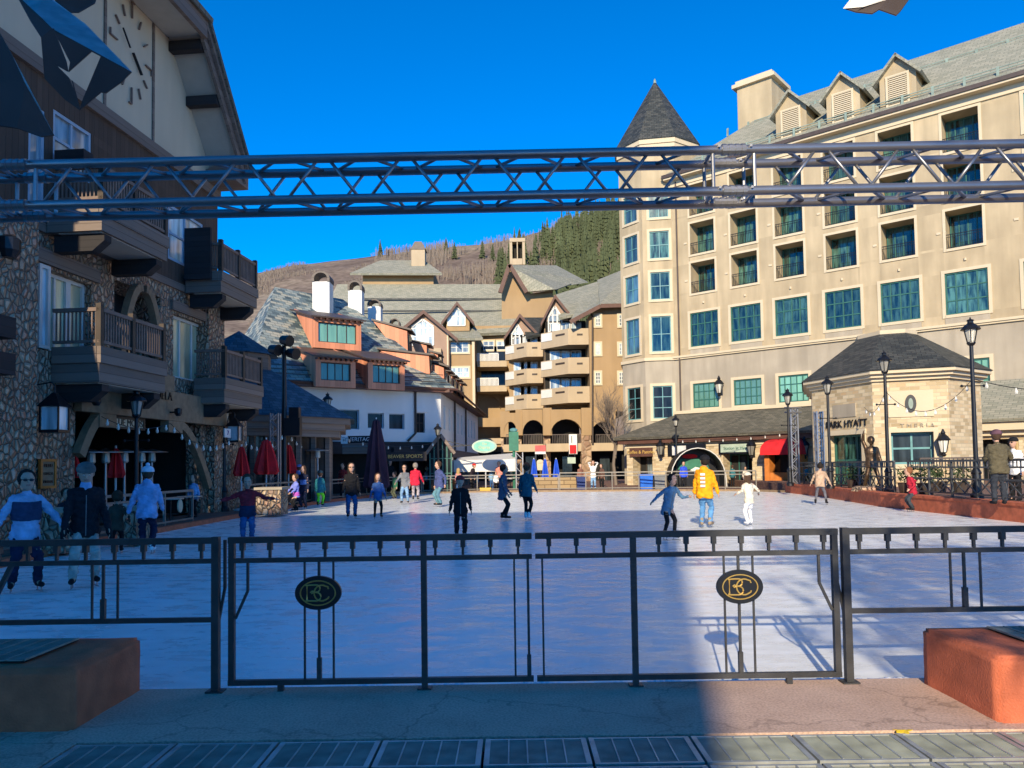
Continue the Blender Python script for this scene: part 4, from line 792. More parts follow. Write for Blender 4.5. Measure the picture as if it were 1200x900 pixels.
# balconies
def balcony(t_near, t_far, zf, d1, hfas, near_rail_dark=True, under=True):
    b = MB(); b.wbox(LW, t_far, t_near, zf - hfas, zf, .31 if zf < 8 else .13, d1); bo = b.build('balcony', M['fascia'], G)
    b = MB()
    for z in (zf - hfas * .45,): b.wbox(LW, t_far - .03, t_near + .03, z, zf + .02, d1 - .06, d1 + .06); b.wbox(LW, t_near + .003, t_near + .05, z, zf + .02, .35, d1 - .065)
    b.build('fascia_board', M['darkwood'] if False else M['fascia'], bo)
    b = MB(); b.wbox(LW, t_far + .1, t_near - .1, zf - hfas - .03, zf - hfas - .003, .4, d1 - .1); b.build('soffit', M['soffit'], bo)
    b = MB()
    for t in (t_near - .35, t_far + .35):
        b.prism([LW.P(t - .16, zf - hfas - .04, .2), LW.P(t - .16, zf - hfas - .04, d1 - .05), LW.P(t - .16, zf - hfas - .22, d1 - .05), LW.P(t - .16, zf - hfas - .5, d1 - .4), LW.P(t - .16, zf - hfas - .5, .2)], LW.u.to_3d() * .32)
    b.build('support_beam', M['darkwood'], bo)
    zr = zf + 1.08; b = MB(); b.wbox(LW, t_far, t_near, zr - .1, zr, d1 - .09, d1 + .02); b.wbox(LW, t_far, t_near, zf + .12, zf + .2, d1 - .07, d1)
    b.wbox(LW, t_near - .1, t_near + .01, zr - .1, zr, .33, d1 - .1); b.wbox(LW, t_near - .08, t_near - .01, zf + .12, zf + .2, .33, d1 - .1)
    n = int((t_near - t_far) / .125)
    for k in range(n): t = t_far + .06 + k * (t_near - t_far - .12) / n; b.wbox(LW, t, t + .05, zf + .2, zr - .1, d1 - .06, d1 - .02)
    for k in range(11): d = .4 + k * (d1 - .55) / 10; b.wbox(LW, t_near - .065, t_near - .03, zf + .2, zr - .1, d, d + .035)
    b.build('railing', M['rail'], bo)
    b = MB()
    for t in (t_near - .14, (t_near + t_far) / 2, t_far):
        b.wbox(LW, t, t + .14, zf + .021, zr + .12, d1 - .12, d1 + .03)
    b.build('railing_post', M['fr_brown'], bo)
balcony(9.97, 6.75, 5.0, 1.7, .95); balcony(9.95, 6.7, 8.95, 1.72, .75)
tn = T(263, 443, 1.5); tf = T(307, 460, 1.5); balcony(tn, tf, LW.hit(263, 443, 1.5)[1] + .0, 1.5, .9)
tn = T(259, 318, 1.5); tf = T(301, 330, 1.5); balcony(tn, tf, LW.hit(259, 318, 1.5)[1] + .0, 1.5, .75)
# dark panels beside the far balconies (privacy screens) and slatted screens
for zf, ta_, tb_ in ((8.6, 3.4, 1.9), ):
    b = MB(); b.wbox(LW, tn + .1, tn + .22, zf, zf + 1.9, .2, 1.2); b.build('privacy_screen', M['darkwood'], G)
b = MB(); tcx_ = 8.2
for k in range(9): t = 7.2 + k * .22; b.wbox(LW, t, t + .12, 9.0, 10.1, .75, .82)
b.build('lattice_screen', M['beam'], G)
b = MB(); b.wbox(LW, 9.3, 9.7, 10.3, 10.6, .13, 1.0); b.build('roof_bracket', M['darkwood'], G)
# dark timber beam ends at the left frame edge
b = MB(); 
for z in (3.9, 4.75): b.wbox(LW, 12.75, 13.4, z, z + .5, .86, 1.5)
b.build('beam_end', M['darkwood'], G)
# lodge attachments
def place_lantern_box(w, px, py, d, lab, s=1.0):
    t, z = w.hit(px, py, d); p = w.P(t, z, d); n = w.n.to_3d(); o = thing('hanging_lantern', lab, 'lantern', p, 'square lanterns on the lodge piers')
    b = MB(); b.tube([p - n * .55 + Vector((0, 0, .65 * s)), p - n * .1 + Vector((0, 0, .7 * s)), p + Vector((0, 0, .62 * s)), p + Vector((0, 0, .4 * s))], .02, 6); b.build('bracket', M['black'], o)
    b = MB(); b.lathe(p, [(.34 * s, .18 * s), (.05 * s, .48 * s)], 4, math.pi / 4); b.box(p.x - .2 * s, p.y - .2 * s, p.z - .36 * s, p.x + .2 * s, p.y + .2 * s, p.z - .3 * s)
    for sx in (-1, 1):
        for sy in (-1, 1): b.box(p.x + sx * .19 * s - .018, p.y + sy * .19 * s - .018, p.z - .3 * s, p.x + sx * .19 * s + .018, p.y + sy * .19 * s + .018, p.z + .19 * s)
    b.build('lantern_frame', M['black'], o)
    b = MB(); b.box(p.x - .17 * s, p.y - .17 * s, p.z - .3 * s, p.x + .17 * s, p.y + .17 * s, p.z + .18 * s); b.build('lantern_glass', M['gl_white'] if s > 1 else mat_emit('lit_glass', (1, .62, .3), 1.2), o)
place_lantern_box(LW, 64, 487, .95, 'white-glassed square lantern on the left stone pier', 1.25)
place_lantern_box(LW, 275, 506, 1.0, 'glowing square lantern under the far lodge balcony', 1.15)
def flatsign(name, lab, w, px0, py0, px1, py1, d, mb_, lines, mt, frame=None, th=.05):
    t0, z1 = w.hit(px0, py0, d); t1, z0 = w.hit(px1, py1, d)
    if t0 > t1: t0, t1 = t1, t0
    o = thing(name, lab, 'sign', w.P((t0 + t1) / 2, (z0 + z1) / 2, d)); b = MB(); b.wbox(w, t0, t1, z0, z1, d, d + th); b.build('sign_board', mb_, o)
    if frame:
        b = MB(); f = .07; b.wbox(w, t0 - f, t1 + f, z0 - f, z0 - .002, d - .005, d + th + .03); b.wbox(w, t0 - f, t1 + f, z1 + .002, z1 + f, d - .005, d + th + .03); b.wbox(w, t0 - f, t0 - .002, z0, z1, d - .005, d + th + .03); b.wbox(w, t1 + .002, t1 + f, z0, z1, d - .005, d + th + .03); b.build('sign_frame', frame, o)
    n = len(lines)
    for k, (tx, s_) in enumerate(lines): text_mesh('lettering', tx, s_, wall_mat(w, (t0 + t1) / 2, z1 - (z1 - z0) * (k + .5) / n, d + th + .01), mt, o, .008)
    return o
flatsign('hanging_sign', 'cream hanging sign with dark lettering under the lodge entrance beam', LW, 132, 490, 166, 502, .3, M['trim'], [('BLUE MOOSE', .3)], M['fr_brown'], M['fr_brown'])
flatsign('menu_board', 'wooden framed menu board on the left stone pier', LW, 47, 541, 61, 569, .36, M['beam'], [('MENU', .12), ('LUNCH', .1), ('DINNER', .1)], M['black'], M['orange'])
flatsign('small_sign', 'small white square sign on the entrance beam above the lamp post', LW, 162, 458, 171, 473, .65, M['white'], [('S', .3)], M['black'], None)
flatsign('round_notice', 'small purple and white notice beside the glowing lantern', LW, 262, 502, 269, 513, 1.0, M['ltgrey'], [('7', .25)], mat_plain('purple_ink', (.12, .04, .25), .6), None)
t, z = LW.hit(186, 463, .62); lt = thing('wall_lettering', 'dark metal letters on the timber beam of the lodge entrance', 'lettering', LW.P(t, z, .62)); text_mesh('lettering', 'SEQUELA', .40, wall_mat(LW, t, z, .62), M['black'], lt, .02)
for px_, py_, lab in ((113, 470, 'small spotlight on the entrance beam near the cream sign'), (209, 483, 'small spotlight on the entrance beam near its far end'), (10, 290, 'black floodlight high on the left stone pier')):
    t, z = LW.hit(px_, py_, .9); p = LW.P(t, z, .9); o = thing('spotlight', lab, 'spotlight', p); b = MB(); b.tube([p - LW.n.to_3d() * .3, p], .03, 6); b.build('arm', M['black'], o); b = MB(); s_ = .26 if px_ == 10 else .13; b.lathe(p, [(s_ * .6, -s_), (s_, -s_ * .3), (s_, s_ * .8), (s_ * .5, s_ * 1.1)], 10); b.build('lamp_head', M['black'], o)
# ================================================================ LOW PAVILION with blue slate hip roof (in shade)
pvc = Vector((-13.6, 38.2)); P1 = thing('restaurant_pavilion', 'low dark restaurant pavilion with blue slate hip roof and roof lantern', 'building', (-13.6, 38, 0))
pr = [(-17, 33.6), (-13.8, 33.8), (-10.9, 35.2), (-8.3, 38.6), (-9.2, 43), (-13, 44.5), (-17.5, 43)]
sc2 = lambda r_, z_: [(pvc.x + (x - pvc.x) * r_, pvc.y + (y - pvc.y) * r_, z_) for x, y in pr]
b = MB(); b.prism(sc2(.8, 0), (0, 0, 3.2)); b.build('glazed_wall', M['gl_dark'], P1)
b = MB()
for k in range(len(pr)):
    a_, c_ = Vector(sc2(.82, 0)[k]), Vector(sc2(.82, 0)[(k + 1) % len(pr)])
    for q in range(4): p = a_ + (c_ - a_) * q / 4; b.box(p.x - .11, p.y - .11, 0, p.x + .11, p.y + .11, 3.2)
b.build('timber_post', M['fascia'], P1)
b = MB(); b.prism(sc2(.93, 3.2), (0, 0, .32)); b.prism(sc2(.98, 3.52), (0, 0, .3)); b.prism(sc2(1.03, 3.82), (0, 0, .3)); b.build('eave_fascia', M['fascia'], P1)
b = MB(); lo2, hi2 = sc2(1.07, 4.12), sc2(.3, 6.6)
for k in range(7): b.face([lo2[k], lo2[(k + 1) % 7], hi2[(k + 1) % 7], hi2[k]])
b.face(lo2[::-1]); b.build('roof', M['slate_blue'], P1)
b = MB(); b.prism(sc2(.27, 6.3), (0, 0, 1.1)); b.build('roof_lantern', M['fascia'], P1)
b = MB(); lo2 = sc2(.34, 7.4)
for k in range(7): b.face([lo2[k], lo2[(k + 1) % 7], (pvc.x, pvc.y, 8.6)])
b.face(lo2[::-1]); b.build('lantern_roof', M['slate_blue'], P1)
b = MB(); p = at(345, 498, 35.2); b.box(p.x - .35, p.y - .4, p.z - .5, p.x + .35, p.y, p.z + .3); b.box(p.x - .2, p.y - .2, p.z + .3, p.x + .25, p.y + .2, p.z + .8); solo(b, 'roof_speaker', M['black'], 'black loudspeaker box on the blue slate pavilion eave', 'speaker', p)
# ================================================================ WHITE BUILDING
P3_ = lambda x, y, Y: at(x, y, Y)
FW = wall2(300, 46.8, 517, 54); FW = Wall(FW.p, FW.u); W2 = thing('white_building', 'white stucco building with mottled slate roof and terracotta dormers', 'building', (-10, 52, 0))
tR = FW.hit(517, 500)[0]; ze = 6.85
SWp = FW.P(tR, 0); SW = Wall((SWp.x, SWp.y), (.055, .998), (.998, -.055))
wins_px = [(394, 421, 480, 503), (431, 450, 484, 502), (456, 474, 485, 503)]
ops = []
for x0, x1, y0, y1 in wins_px:
    a_, c_ = FW.hit(x0, 490)[0], FW.hit(x1, 490)[0]; ops.append((a_, c_, FW.hit((x0 + x1) / 2, y1)[1], FW.hit((x0 + x1) / 2, y0)[1]))
arch = (FW.hit(488, 490)[0], FW.hit(498, 490)[0], FW.hit(493, 507)[1], FW.hit(493, 484)[1])
b = MB(); wall_grid(b, FW, 0, tR, 3.4, ze, ops + [arch], .3); wall_grid(b, SW, 0, 26, 3.0, ze, [(1.2 + 2.6 * k, 2.1 + 2.6 * k, 4.4, 6.1) for k in range(9)], .2)
BWl = Wall((FW.P(0, 0).x, FW.P(0, 0).y), (-.45, .9), (-.9, -.45)); wall_grid(b, BWl, 0, 12, 0, ze, [], .2)
b.wbox(SW, 25.9, 26.0, 0, ze, -15, 0); b.build('stucco_wall', M['white'], W2)
for o in ops: window(FW, W2, *o, 1, 1, -.25, M['fr_blue'], M['gl_dark'], .05, .06)
window(FW, W2, *arch, 2, 2, -.25, M['fr_brown'], M['gl_dark'], .05, .06)
for k in range(9): window(SW, W2, 1.2 + 2.6 * k, 2.1 + 2.6 * k, 4.4, 6.1, 2, 1, -.15, M['fr_white'], M['gl_white'], .06)
# arched hood over the small window
b = MB(); am = (arch[0] + arch[1]) / 2
b.prism([FW.P(am + .62 * math.cos(a), arch[3] + .05 + .32 * math.sin(a), .003) for a in [k * math.pi / 8 for k in range(9)]], FW.n.to_3d() * .08); b.build('window_hood', M['white'], W2)
# ground floor shopfronts
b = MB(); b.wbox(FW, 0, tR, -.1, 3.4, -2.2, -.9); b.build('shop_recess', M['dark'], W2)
b = MB(); b.wbox(FW, 0, tR + .05, 2.6, 3.4, -.5, .1); b.wbox(FW, FW.hit(458, 540)[0], FW.hit(506, 540)[0], 2.2, 3.0, .101, .55)
for px_ in (457, 470, 487, 503, 517): t = FW.hit(px_, 560)[0]; b.wbox(FW, t - .12, t + .12, 0, 2.6, -.5, .0)
b.build('shopfront', M['darkwood'], W2)
b = MB(); b.wbox(SW, 0, 26, 0, 2.98, -.8, -.25); b.build('side_shopfront', M['dark'], W2)
b = MB(); b.wbox(SW, 0, 26, 2.4, 2.99, -.2, .12)
for k in range(10): b.wbox(SW, .1 + 2.7 * k, .4 + 2.7 * k, 0, 2.4, -.24, .02)
b.build('side_lintel', M['fascia'], W2)
# eaves and slate roof: hip at left, ridge running back
b = MB(); b.wbox(FW, -.6, tR + .6, ze, ze + .22, -.4, .7); b.wbox(SW, -.6, 26.4, ze + .003, ze + .217, -.4, .7); b.build('eave_board', M['signbrown'], W2)
A_ = FW.P(-.7, ze + .23, .8); B_ = FW.P(tR + .9, ze + .23, .75); RL = at(322, 346, 56.5); RR = at(402, 352, 61); zr = 15.2; RL.z = zr; RR.z = zr
C_ = SW.P(26.4, ze + .23, .8); RB = Vector((RR.x + 1.5, RR.y + 24, zr)); D_ = Vector((A_.x - 6.5, A_.y + 10, A_.z)); LB = Vector((RL.x - 1, RL.y + 12, zr))
b = MB(); b.face([A_, B_, RR, RL]); b.face([D_, A_, RL]); b.face([D_, RL, LB]); b.face([B_, C_, RB, RR]); b.face([RL, RR, RB, LB])
for v_ in (A_, B_, C_, D_): pass
b.build('slate_roof', M['slate'], W2)
b = MB(); b.tube([A_ + Vector((0, 0, .0)), B_], .09, 6); b.tube([B_, C_], .09, 6); b.build('gutter', M['signbrown'], W2)
b = MB(); t = FW.hit(486, 500)[0]; b.tube([FW.P(t, ze, .15), FW.P(t, 4.0, .12), FW.P(t - .6, 3.45, .12)], .08, 8); b.tube([SW.P(6.5, ze, .15), SW.P(6.5, 3, .12)], .08, 8); b.tube([SW.P(14, ze, .15), SW.P(14, 3, .12)], .08, 8); b.build('downpipe', M['fr_brown'], W2)
b = MB()
for k in range(3): b.bar(A_ * (1 - .04 * k - .03) + RL * (.04 * k + .03) + Vector((0, 0, .25)), B_ * (1 - .04 * k - .03) + RR * (.04 * k + .03) + Vector((0, 0, .25)), .05)
b.build('snow_rail', M['fr_brown'], W2)
# roof plane for placing dormers
rn = (B_ - A_).cross(RL - A_).normalized()
def roof_hit(x, y): r = ray(x, y); k = (A_ - EYE).dot(rn) / r.dot(rn); return EYE + r * k
def w_dormer(x0, x1, y0, y1, lab):   # window face box
    # front of dormer: vertical plane parallel to FW through the roof point under the sill
    p = roof_hit((x0 + x1) / 2, y1 + 9); d = (p.xy - FW.p).dot(FW.n) + .12
    ta_, tb_ = FW.hit(x0, (y0 + y1) / 2, d)[0], FW.hit(x1, (y0 + y1) / 2, d)[0]; z0, z1 = FW.hit((x0 + x1) / 2, y1, d)[1], FW.hit((x0 + x1) / 2, y0, d)[1]
    e = .33; nn = FW.n.to_3d(); u_ = FW.u.to_3d(); mr = abs(rn.xy.dot(FW.n)) / abs(rn.z); md = .30; zf_ = z0 - .42; hT = z1 + .35 - zf_; back = hT / max(.2, mr - md); rise = md * back
    b = MB(); b.wbox(FW, ta_ - e, tb_ + e, z0 - .42, z0, d - .3, d); b.wbox(FW, ta_ - e, tb_ + e, z1, z1 + .35, d - .3, d); b.wbox(FW, ta_ - e, ta_, z0, z1, d - .3, d); b.wbox(FW, tb_, tb_ + e, z0, z1, d - .3, d)
    for s_, t in ((0, ta_ - e), (1, tb_ + e - .1)): b.prism([FW.P(t, z0 - .42, d - .3), FW.P(t, z1 + .35, d - .3), FW.P(t, z1 + .35 + rise, d - back)], u_ * .1)
    o = b.build('dormer', M['terra'], W2)
    b = MB(); slab_roof(b, FW.P(ta_ - e - .25, z1 + .34, d + .35), FW.P(tb_ + e + .25, z1 + .34, d + .35), FW.P(tb_ + e + .25, z1 + .36 + rise, d - back - .2), FW.P(ta_ - e - .25, z1 + .36 + rise, d - back - .2), .1); b.build('dormer_roof', M['brownmetal'], o)
    b = MB()
    for k in range(9): t = ta_ - e + (tb_ - ta_ + 2 * e) * k / 8; b.wbox(FW, t - .05, t + .05, z1 + .13, z1 + .24, d + .002, d + .3)
    b.build('rafter_tail', M['signbrown'], o)
    window(FW, o, ta_, tb_, z0, z1, 4, 1, d - .18, M['fr_white'] if False else M['fr_brown'], M['gl_lite'], .06)
w_dormer(373, 418, 379, 402, ''); w_dormer(376, 411, 425, 446, ''); w_dormer(437, 469, 428, 449, '')
# row of dormers along the side roof
for k in range(7):
    tt = .4 + 3.1 * k; z0 = ze + .9 + (0 if k else 0); nn = SW.n.to_3d()
    b = MB(); b.prism([SW.P(tt, z0 - .2, -.8), SW.P(tt, z0 + 1.9, -.9), SW.P(tt, z0 + 2.3, -4.4), SW.P(tt, z0 - .2, -1.5)], SW.u.to_3d() * 2.0); o = b.build('dormer', M['terra'], W2)
    b = MB(); slab_roof(b, SW.P(tt - .2, z0 + 1.95, -.5), SW.P(tt + 2.2, z0 + 1.95, -.5), SW.P(tt + 2.2, z0 + 2.5, -4.6), SW.P(tt - .2, z0 + 2.5, -4.6), .12); b.build('dormer_roof', M['brownmetal'], o)
    b = MB(); b.wbox(SW, tt + .35, tt + 1.65, z0 + .3, z0 + 1.6, -.83, -.76); b.build('dormer_window', M['gl_dark'], o)
for pts_, Y_, dY in ((((437, 376), (477, 388), (478, 416), (466, 413)), 57.5, 2.2), (((482, 400), (500, 405), (500, 423), (490, 420)), 61, 2), (((502, 412), (513, 416), (513, 430), (506, 428)), 65, 2), (((484, 417), (520, 431), (521, 458), (508, 454)), 55.6, 1.8)):
    q_ = [P3_(x, y, Y_) for x, y in pts_]; b = MB(); b.prism(q_, (0, dY, 0)); o = b.build('dormer', M['terra'], W2)
    b = MB(); b.hexa([q_[0] + Vector((-.1, -.12, .02)), q_[1] + Vector((.35, -.12, .02)), q_[1] + Vector((.35, dY + .1, .02)), q_[0] + Vector((-.1, dY + .1, .02))], [q_[0] + Vector((-.1, -.12, .16)), q_[1] + Vector((.35, -.12, .16)), q_[1] + Vector((.35, dY + .1, .16)), q_[0] + Vector((-.1, dY + .1, .16))]); b.build('dormer_roof', M['brownmetal'], o)
    b = MB(); b.box(q_[1].x + .005, Y_ + .3, q_[2].z + .25, q_[1].x + .12, Y_ + dY - .3, q_[1].z - .2); b.build('dormer_window', M['gl_dark'], o)
# chimneys
for k, (x0, x1, yt, yb, Y, ycap) in enumerate(((366, 386, 330, 357, 57, 318), (408, 424, 340, 364, 60, 329), (431, 446, 359, 375, 63, 351), (457, 468, 382, 392, 66, 373))):
    a_ = at(x0, yt, Y); c_ = at(x1, yb, Y); wd = c_.x - a_.x
    b = MB(); b.box(a_.x, Y, c_.z - 3, c_.x, Y + wd, a_.z); o = b.build('chimney', M['white'], W2)
    h = at(x0, ycap, Y).z - a_.z; cx = (a_.x + c_.x) / 2
    b = MB(); pr_ = []
    for j in range(9): an = math.pi * j / 8; pr_.append((cx - wd * .53 * math.cos(an), Y - .1, a_.z + h * .35 + h * .65 * math.sin(an)))
    inner = [(cx + (p[0] - cx) * .72, Y - .1, a_.z + .05 + (p[2] - a_.z) * .78) for p in pr_]
    for j in range(8): b.prism([pr_[j], pr_[j + 1], inner[j + 1], inner[j]], (0, wd + .2, 0))
    b.box(cx - wd * .53, Y - .1, a_.z, cx - wd * .38, Y + wd + .1, a_.z + h * .36); b.box(cx + wd * .38, Y - .1, a_.z, cx + wd * .53, Y + wd + .1, a_.z + h * .36)
    b.build('chimney_hood', M['brownmetal'], o)
# signs on the white building
def pxsign(name, lab, x0, y0, x1, y1, Y, mb_, lines, mt, th=.1, cat='sign', group=None):
    a_ = at(x0, y0, Y); c_ = at(x1, y1, Y); w = Wall((a_.x, Y), (1, 0), (0, -1)); o = thing(name, lab, cat, ((a_.x + c_.x) / 2, Y, c_.z), group)
    b = MB(); b.box(a_.x, Y - th, c_.z, c_.x, Y, a_.z); b.build('sign_board', mb_, o); n = max(1, len(lines))
    for k, (tx, s_) in enumerate(lines): text_mesh('lettering', tx, s_, wall_mat(w, (c_.x - a_.x) / 2, a_.z - (a_.z - c_.z) * (k + .5) / n, th + .01), mt, o, .01)
    return o
pxsign('shop_sign', 'black shop sign with white HERITAGE letters left of the plum umbrella', 408, 511, 437, 519, 47.2, M['black'], [('HERITAGE', .34)], M['white'])
pxsign('shop_sign', 'white square sign left of the black HERITAGE sign', 400, 512, 407.7, 520, 47.2, M['white'], [('H', .25)], M['black'])
pxsign('shop_sign', 'dark awning sign with gold letters and triangle on the white building', 450, 530, 500, 540, 47.6, M['darkwood'], [('BEAVER SPORTS', .3)], M['gold'])
b = MB(); slab_roof(b, at(401, 524, 46.5), at(437, 524, 46.5), at(437, 519, 48), at(401, 519, 48), .1); b.box(at(401, 532, 46.4).x, 46.45, at(401, 532, 46.4).z, at(437, 532, 46.4).x, 46.5, at(401, 524, 46.4).z); solo(b, 'shop_awning', M['fascia'], 'plain dark grey awning under the HERITAGE sign', 'awning', at(420, 530, 46.5))
# arched glass entrance porch at the corner
b = MB(); a_ = at(504, 540, 52); c_ = at(529, 540, 52)
o = thing('glass_porch', 'dark glazed gabled porch at the corner of the white building', 'porch', (a_.x, 52, 0))
xm = (a_.x + c_.x) / 2; b.prism([(a_.x, 52, 0), (c_.x, 52, 0), (c_.x, 52, 2.6), (xm, 52, 3.7), (a_.x, 52, 2.6)], (0, 1.6, 0)); b.build('glazing', M['gl_dark'], o)
b = MB()
for k in range(6): x = a_.x + (c_.x - a_.x) * k / 5; b.box(x - .04, 51.9, 0, x + .04, 51.99, 2.6 + 1.1 * (1 - abs(x - xm) / (xm - a_.x)))
for z in (1.2, 2.2): b.box(a_.x, 51.92, z, c_.x, 51.985, z + .06)
b.build('mullion', M['fr_green'], o); b = MB(); b.bar((a_.x - .25, 51.8, 2.55), (xm, 51.8, 3.85), .2); b.bar((c_.x + .25, 51.8, 2.55), (xm, 51.8, 3.85), .2); b.build('gable_board', M['fascia'], o)
# ================================================================ MIDDLE TAN HOTEL
T0 = thing('tan_hotel', 'large ochre hotel with stacked balconies and grey-green roofs in the middle distance', 'building', (0, 88, 0))
def P3(x, y, Y): return at(x, y, Y)
def pbox(mb, x0, y0, x1, y1, Y, dep, zmin=None):
    a_ = at(x0, y0, Y); c_ = at(x1, y1, Y); mb.box(a_.x, Y, c_.z if zmin is None else zmin, c_.x, Y + dep, a_.z)
def fwall(Y): return Wall((0, Y), (1, 0), (0, -1))
def pxwin(root, x0, y0, x1, y1, Y, nx, ny, mg, mf, sur=True, d=.02):
    w = fwall(Y); a_ = w.hit(x0, y0); c_ = w.hit(x1, y1); return window(w, root, a_[0], c_[0], c_[1], a_[1], nx, ny, d, mf, mg, .06, .05, (.2, .06, M['trim'], 0) if sur else None, .07)
# long back roof with monitor
Yb = 98
b = MB(); pbox(b, 395, 380, 640, 560, Yb, 20, 0); b.build('back_wall', M['tan'], T0)
b = MB(); slab_roof(b, P3(360, 401, 94), P3(612, 388, 94), P3(604, 333, 106), P3(395, 333, 106), .4); b.build('main_roof', M['shingle'], T0)
b = MB()
for y_, Y_ in ((352, 102), (366, 99)): b.bar(P3(420, y_ - 1.5, Y_), P3(598, y_ - 1.5, Y_), .12, .25)
b.build('snow_rail', M['shingle_dark'], T0)
b = MB(); pbox(b, 425, 318, 508, 336, 106, 12, P3(0, 345, 106).z); b.build('roof_monitor', M['tan'], T0)
b = MB(); e0, e1, r0, r1 = P3(410, 320, 104.5), P3(518, 320, 104.5), P3(446, 305, 111), P3(497, 305, 111)
slab_roof(b, e0, e1, r1, r0, .3); b.face([e0, r0, P3(425, 320, 118)]); b.face([e1, r1, P3(510, 320, 118)]); b.build('monitor_roof', M['shingle'], T0)
b = MB(); pbox(b, 482, 292, 498, 315, 108, 2.0); o = b.build('chimney', M['cream2'], T0); b = MB(); b.prism([P3(481, 292, 107.9), P3(499, 292, 107.9), P3(494, 283, 107.9), P3(486, 283, 107.9)], (0, 2.2, 0)); b.build('chimney_hood', M['brownmetal'], o)
def gable(name, x0, x1, ye, xa, ya, yb_, Y, dep, mat, root, over=1.0, roofmat='shingle', rb=None, zmin=None):
    a_, c_ = P3(x0, ye, Y), P3(x1, ye, Y); ap_ = P3(xa, ya, Y); zb = P3(x0, yb_, Y).z if zmin is None else zmin
    b = MB(); b.prism([(a_.x, Y, zb), (c_.x, Y, zb), (c_.x, Y, c_.z), (ap_.x, Y, ap_.z), (a_.x, Y, a_.z)], (0, dep, 0)); o = b.build(name, mat, root)
    r_ = MB(); k_ = MB()
    for q in (a_, c_):
        e_ = q + (q - ap_) * (over / (q - ap_).length); e_.y = Y - .6; t_ = Vector((ap_.x, Y - .6, ap_.z + .12)); e_.z += .12
        slab_roof(r_, e_, Vector((e_.x, Y + dep, e_.z)), Vector((t_.x, Y + dep, t_.z)), t_, .2)
        k_.hexa([e_ + Vector((0, -.12, -.42)), t_ + Vector((0, -.12, -.42)), t_ + Vector((0, -.01, -.42)), e_ + Vector((0, -.01, -.42))], [e_ + Vector((0, -.12, .02)), t_ + Vector((0, -.12, .02)), t_ + Vector((0, -.01, .02)), e_ + Vector((0, -.01, .02))])
    r_.build('gable_roof', M[roofmat], o); k_.build('bargeboard', M['signbrown'], o); return o
def archwin(root, x0, x1, yb_, ys, yt, Y, nx):   # pointed tall gable window
    w = fwall(Y); a_, z0 = w.hit(x0, yb_); c_, zs = w.hit(x1, ys); zt = w.hit((x0 + x1) / 2, yt)[1]; mt = (a_ + c_) / 2
    b = MB(); b.prism([w.P(a_, z0, .02), w.P(c_, z0, .02), w.P(c_, zs, .02), w.P(mt, zt, .02), w.P(a_, zs, .02)], w.n.to_3d() * .04); o = b.build('gable_window', M['gl_white'], root)
    f = MB()
    for k in range(nx + 1):
        t = a_ + (c_ - a_) * k / nx; zt_ = zs + (zt - zs) * (1 - abs(t - mt) / (mt - a_)); f.wbox(w, t - .07, t + .07, z0, zt_, .065, .14)
    n = max(2, int((zt - z0) / .75))
    for k in range(n):
        z = z0 + (zt - z0) * k / n; hw = (c_ - a_) / 2 if z < zs else (c_ - a_) / 2 * (1 - (z - zs) / (zt - zs)); f.wbox(w, mt - hw, mt + hw, z - .05, z + .05, .065, .12)
    f.bar(w.P(a_, zs, .1), w.P(mt, zt + .05, .1), .2); f.bar(w.P(c_, zs, .1), w.P(mt, zt + .05, .1), .2); f.build('window_frame', M['fr_white'], o)
g1 = gable('gable_wing', 468, 526, 390, 497, 366, 560, 88, 10, M['pink'], T0, 1.4, zmin=0); archwin(g1, 483, 508, 405, 383, 375, 88, 4)
b = MB(); pbox(b, 523.5, 388, 527, 560, 87.9, 1, 0); pbox(b, 553, 400, 558, 560, 88.4, 1, 0); b.build('corner_pilaster', M['trim'], T0)
g2 = gable('gable_dormer', 523, 550, 373, 536, 356, 388, 90.5, 8, M['tan'], T0, .9); archwin(g2, 525, 545, 382, 368, 360, 90.5, 4)
b = MB(); pbox(b, 526.5, 395, 558, 560, 89, 10, 0); b.build('wing_wall', M['tan'], T0)
b = MB(); slab_roof(b, P3(522, 396, 88), P3(566, 396, 88), P3(556, 382, 93), P3(528, 382, 93), .3); b.build('wing_roof', M['shingle'], T0)
pxwin(T0, 528, 401, 549, 413, 88.95, 3, 2, M['gl_white'], M['fr_white']); pxwin(T0, 528.5, 431, 549.5, 442, 88.95, 3, 2, M['gl_white'], M['fr_white'])
b = MB(); pbox(b, 508, 408, 517, 424, 87.2, .8); b.build('balcony', M['cream2'], T0)
# recessed centre: x 558-600
Yc = 95
b = MB(); pbox(b, 556, 382, 625, 452, Yc, 1); pbox(b, 556, 452, 625, 560, Yc + .0, 1, 0); b.build('centre_wall', M['tan'], T0)
pxwin(T0, 566, 400, 579, 410, Yc, 2, 2, M['gl_white'], M['fr_white']); pxwin(T0, 582, 400, 594, 410, Yc, 2, 2, M['gl_white'], M['fr_white'])
for y_ in (418, 447):
    b = MB(); pbox(b, 559, y_ + 5, 594, y_ + 11.5, Yc - 4, 4); o = b.build('balcony', M['cream2'], T0)
    w = fwall(Yc - 4); b = MB(); a_, zt = w.hit(559, y_ - 4); c_, zb = w.hit(584, y_ + 5)
    b.wbox(w, a_, c_, zt - .1, zt, 0, .1)
    for k in range(18): t = a_ + (c_ - a_) * k / 17; b.wbox(w, t - .05, t + .05, zb + .003, zt - .1, .02, .08)
    b.build('white_railing', M['fr_white'], o)
    b = MB(); pbox(b, 564, y_ - 12, 592, y_ + 5, Yc - .06, .05); b.build('glass_door', M['gl_dark'], T0)
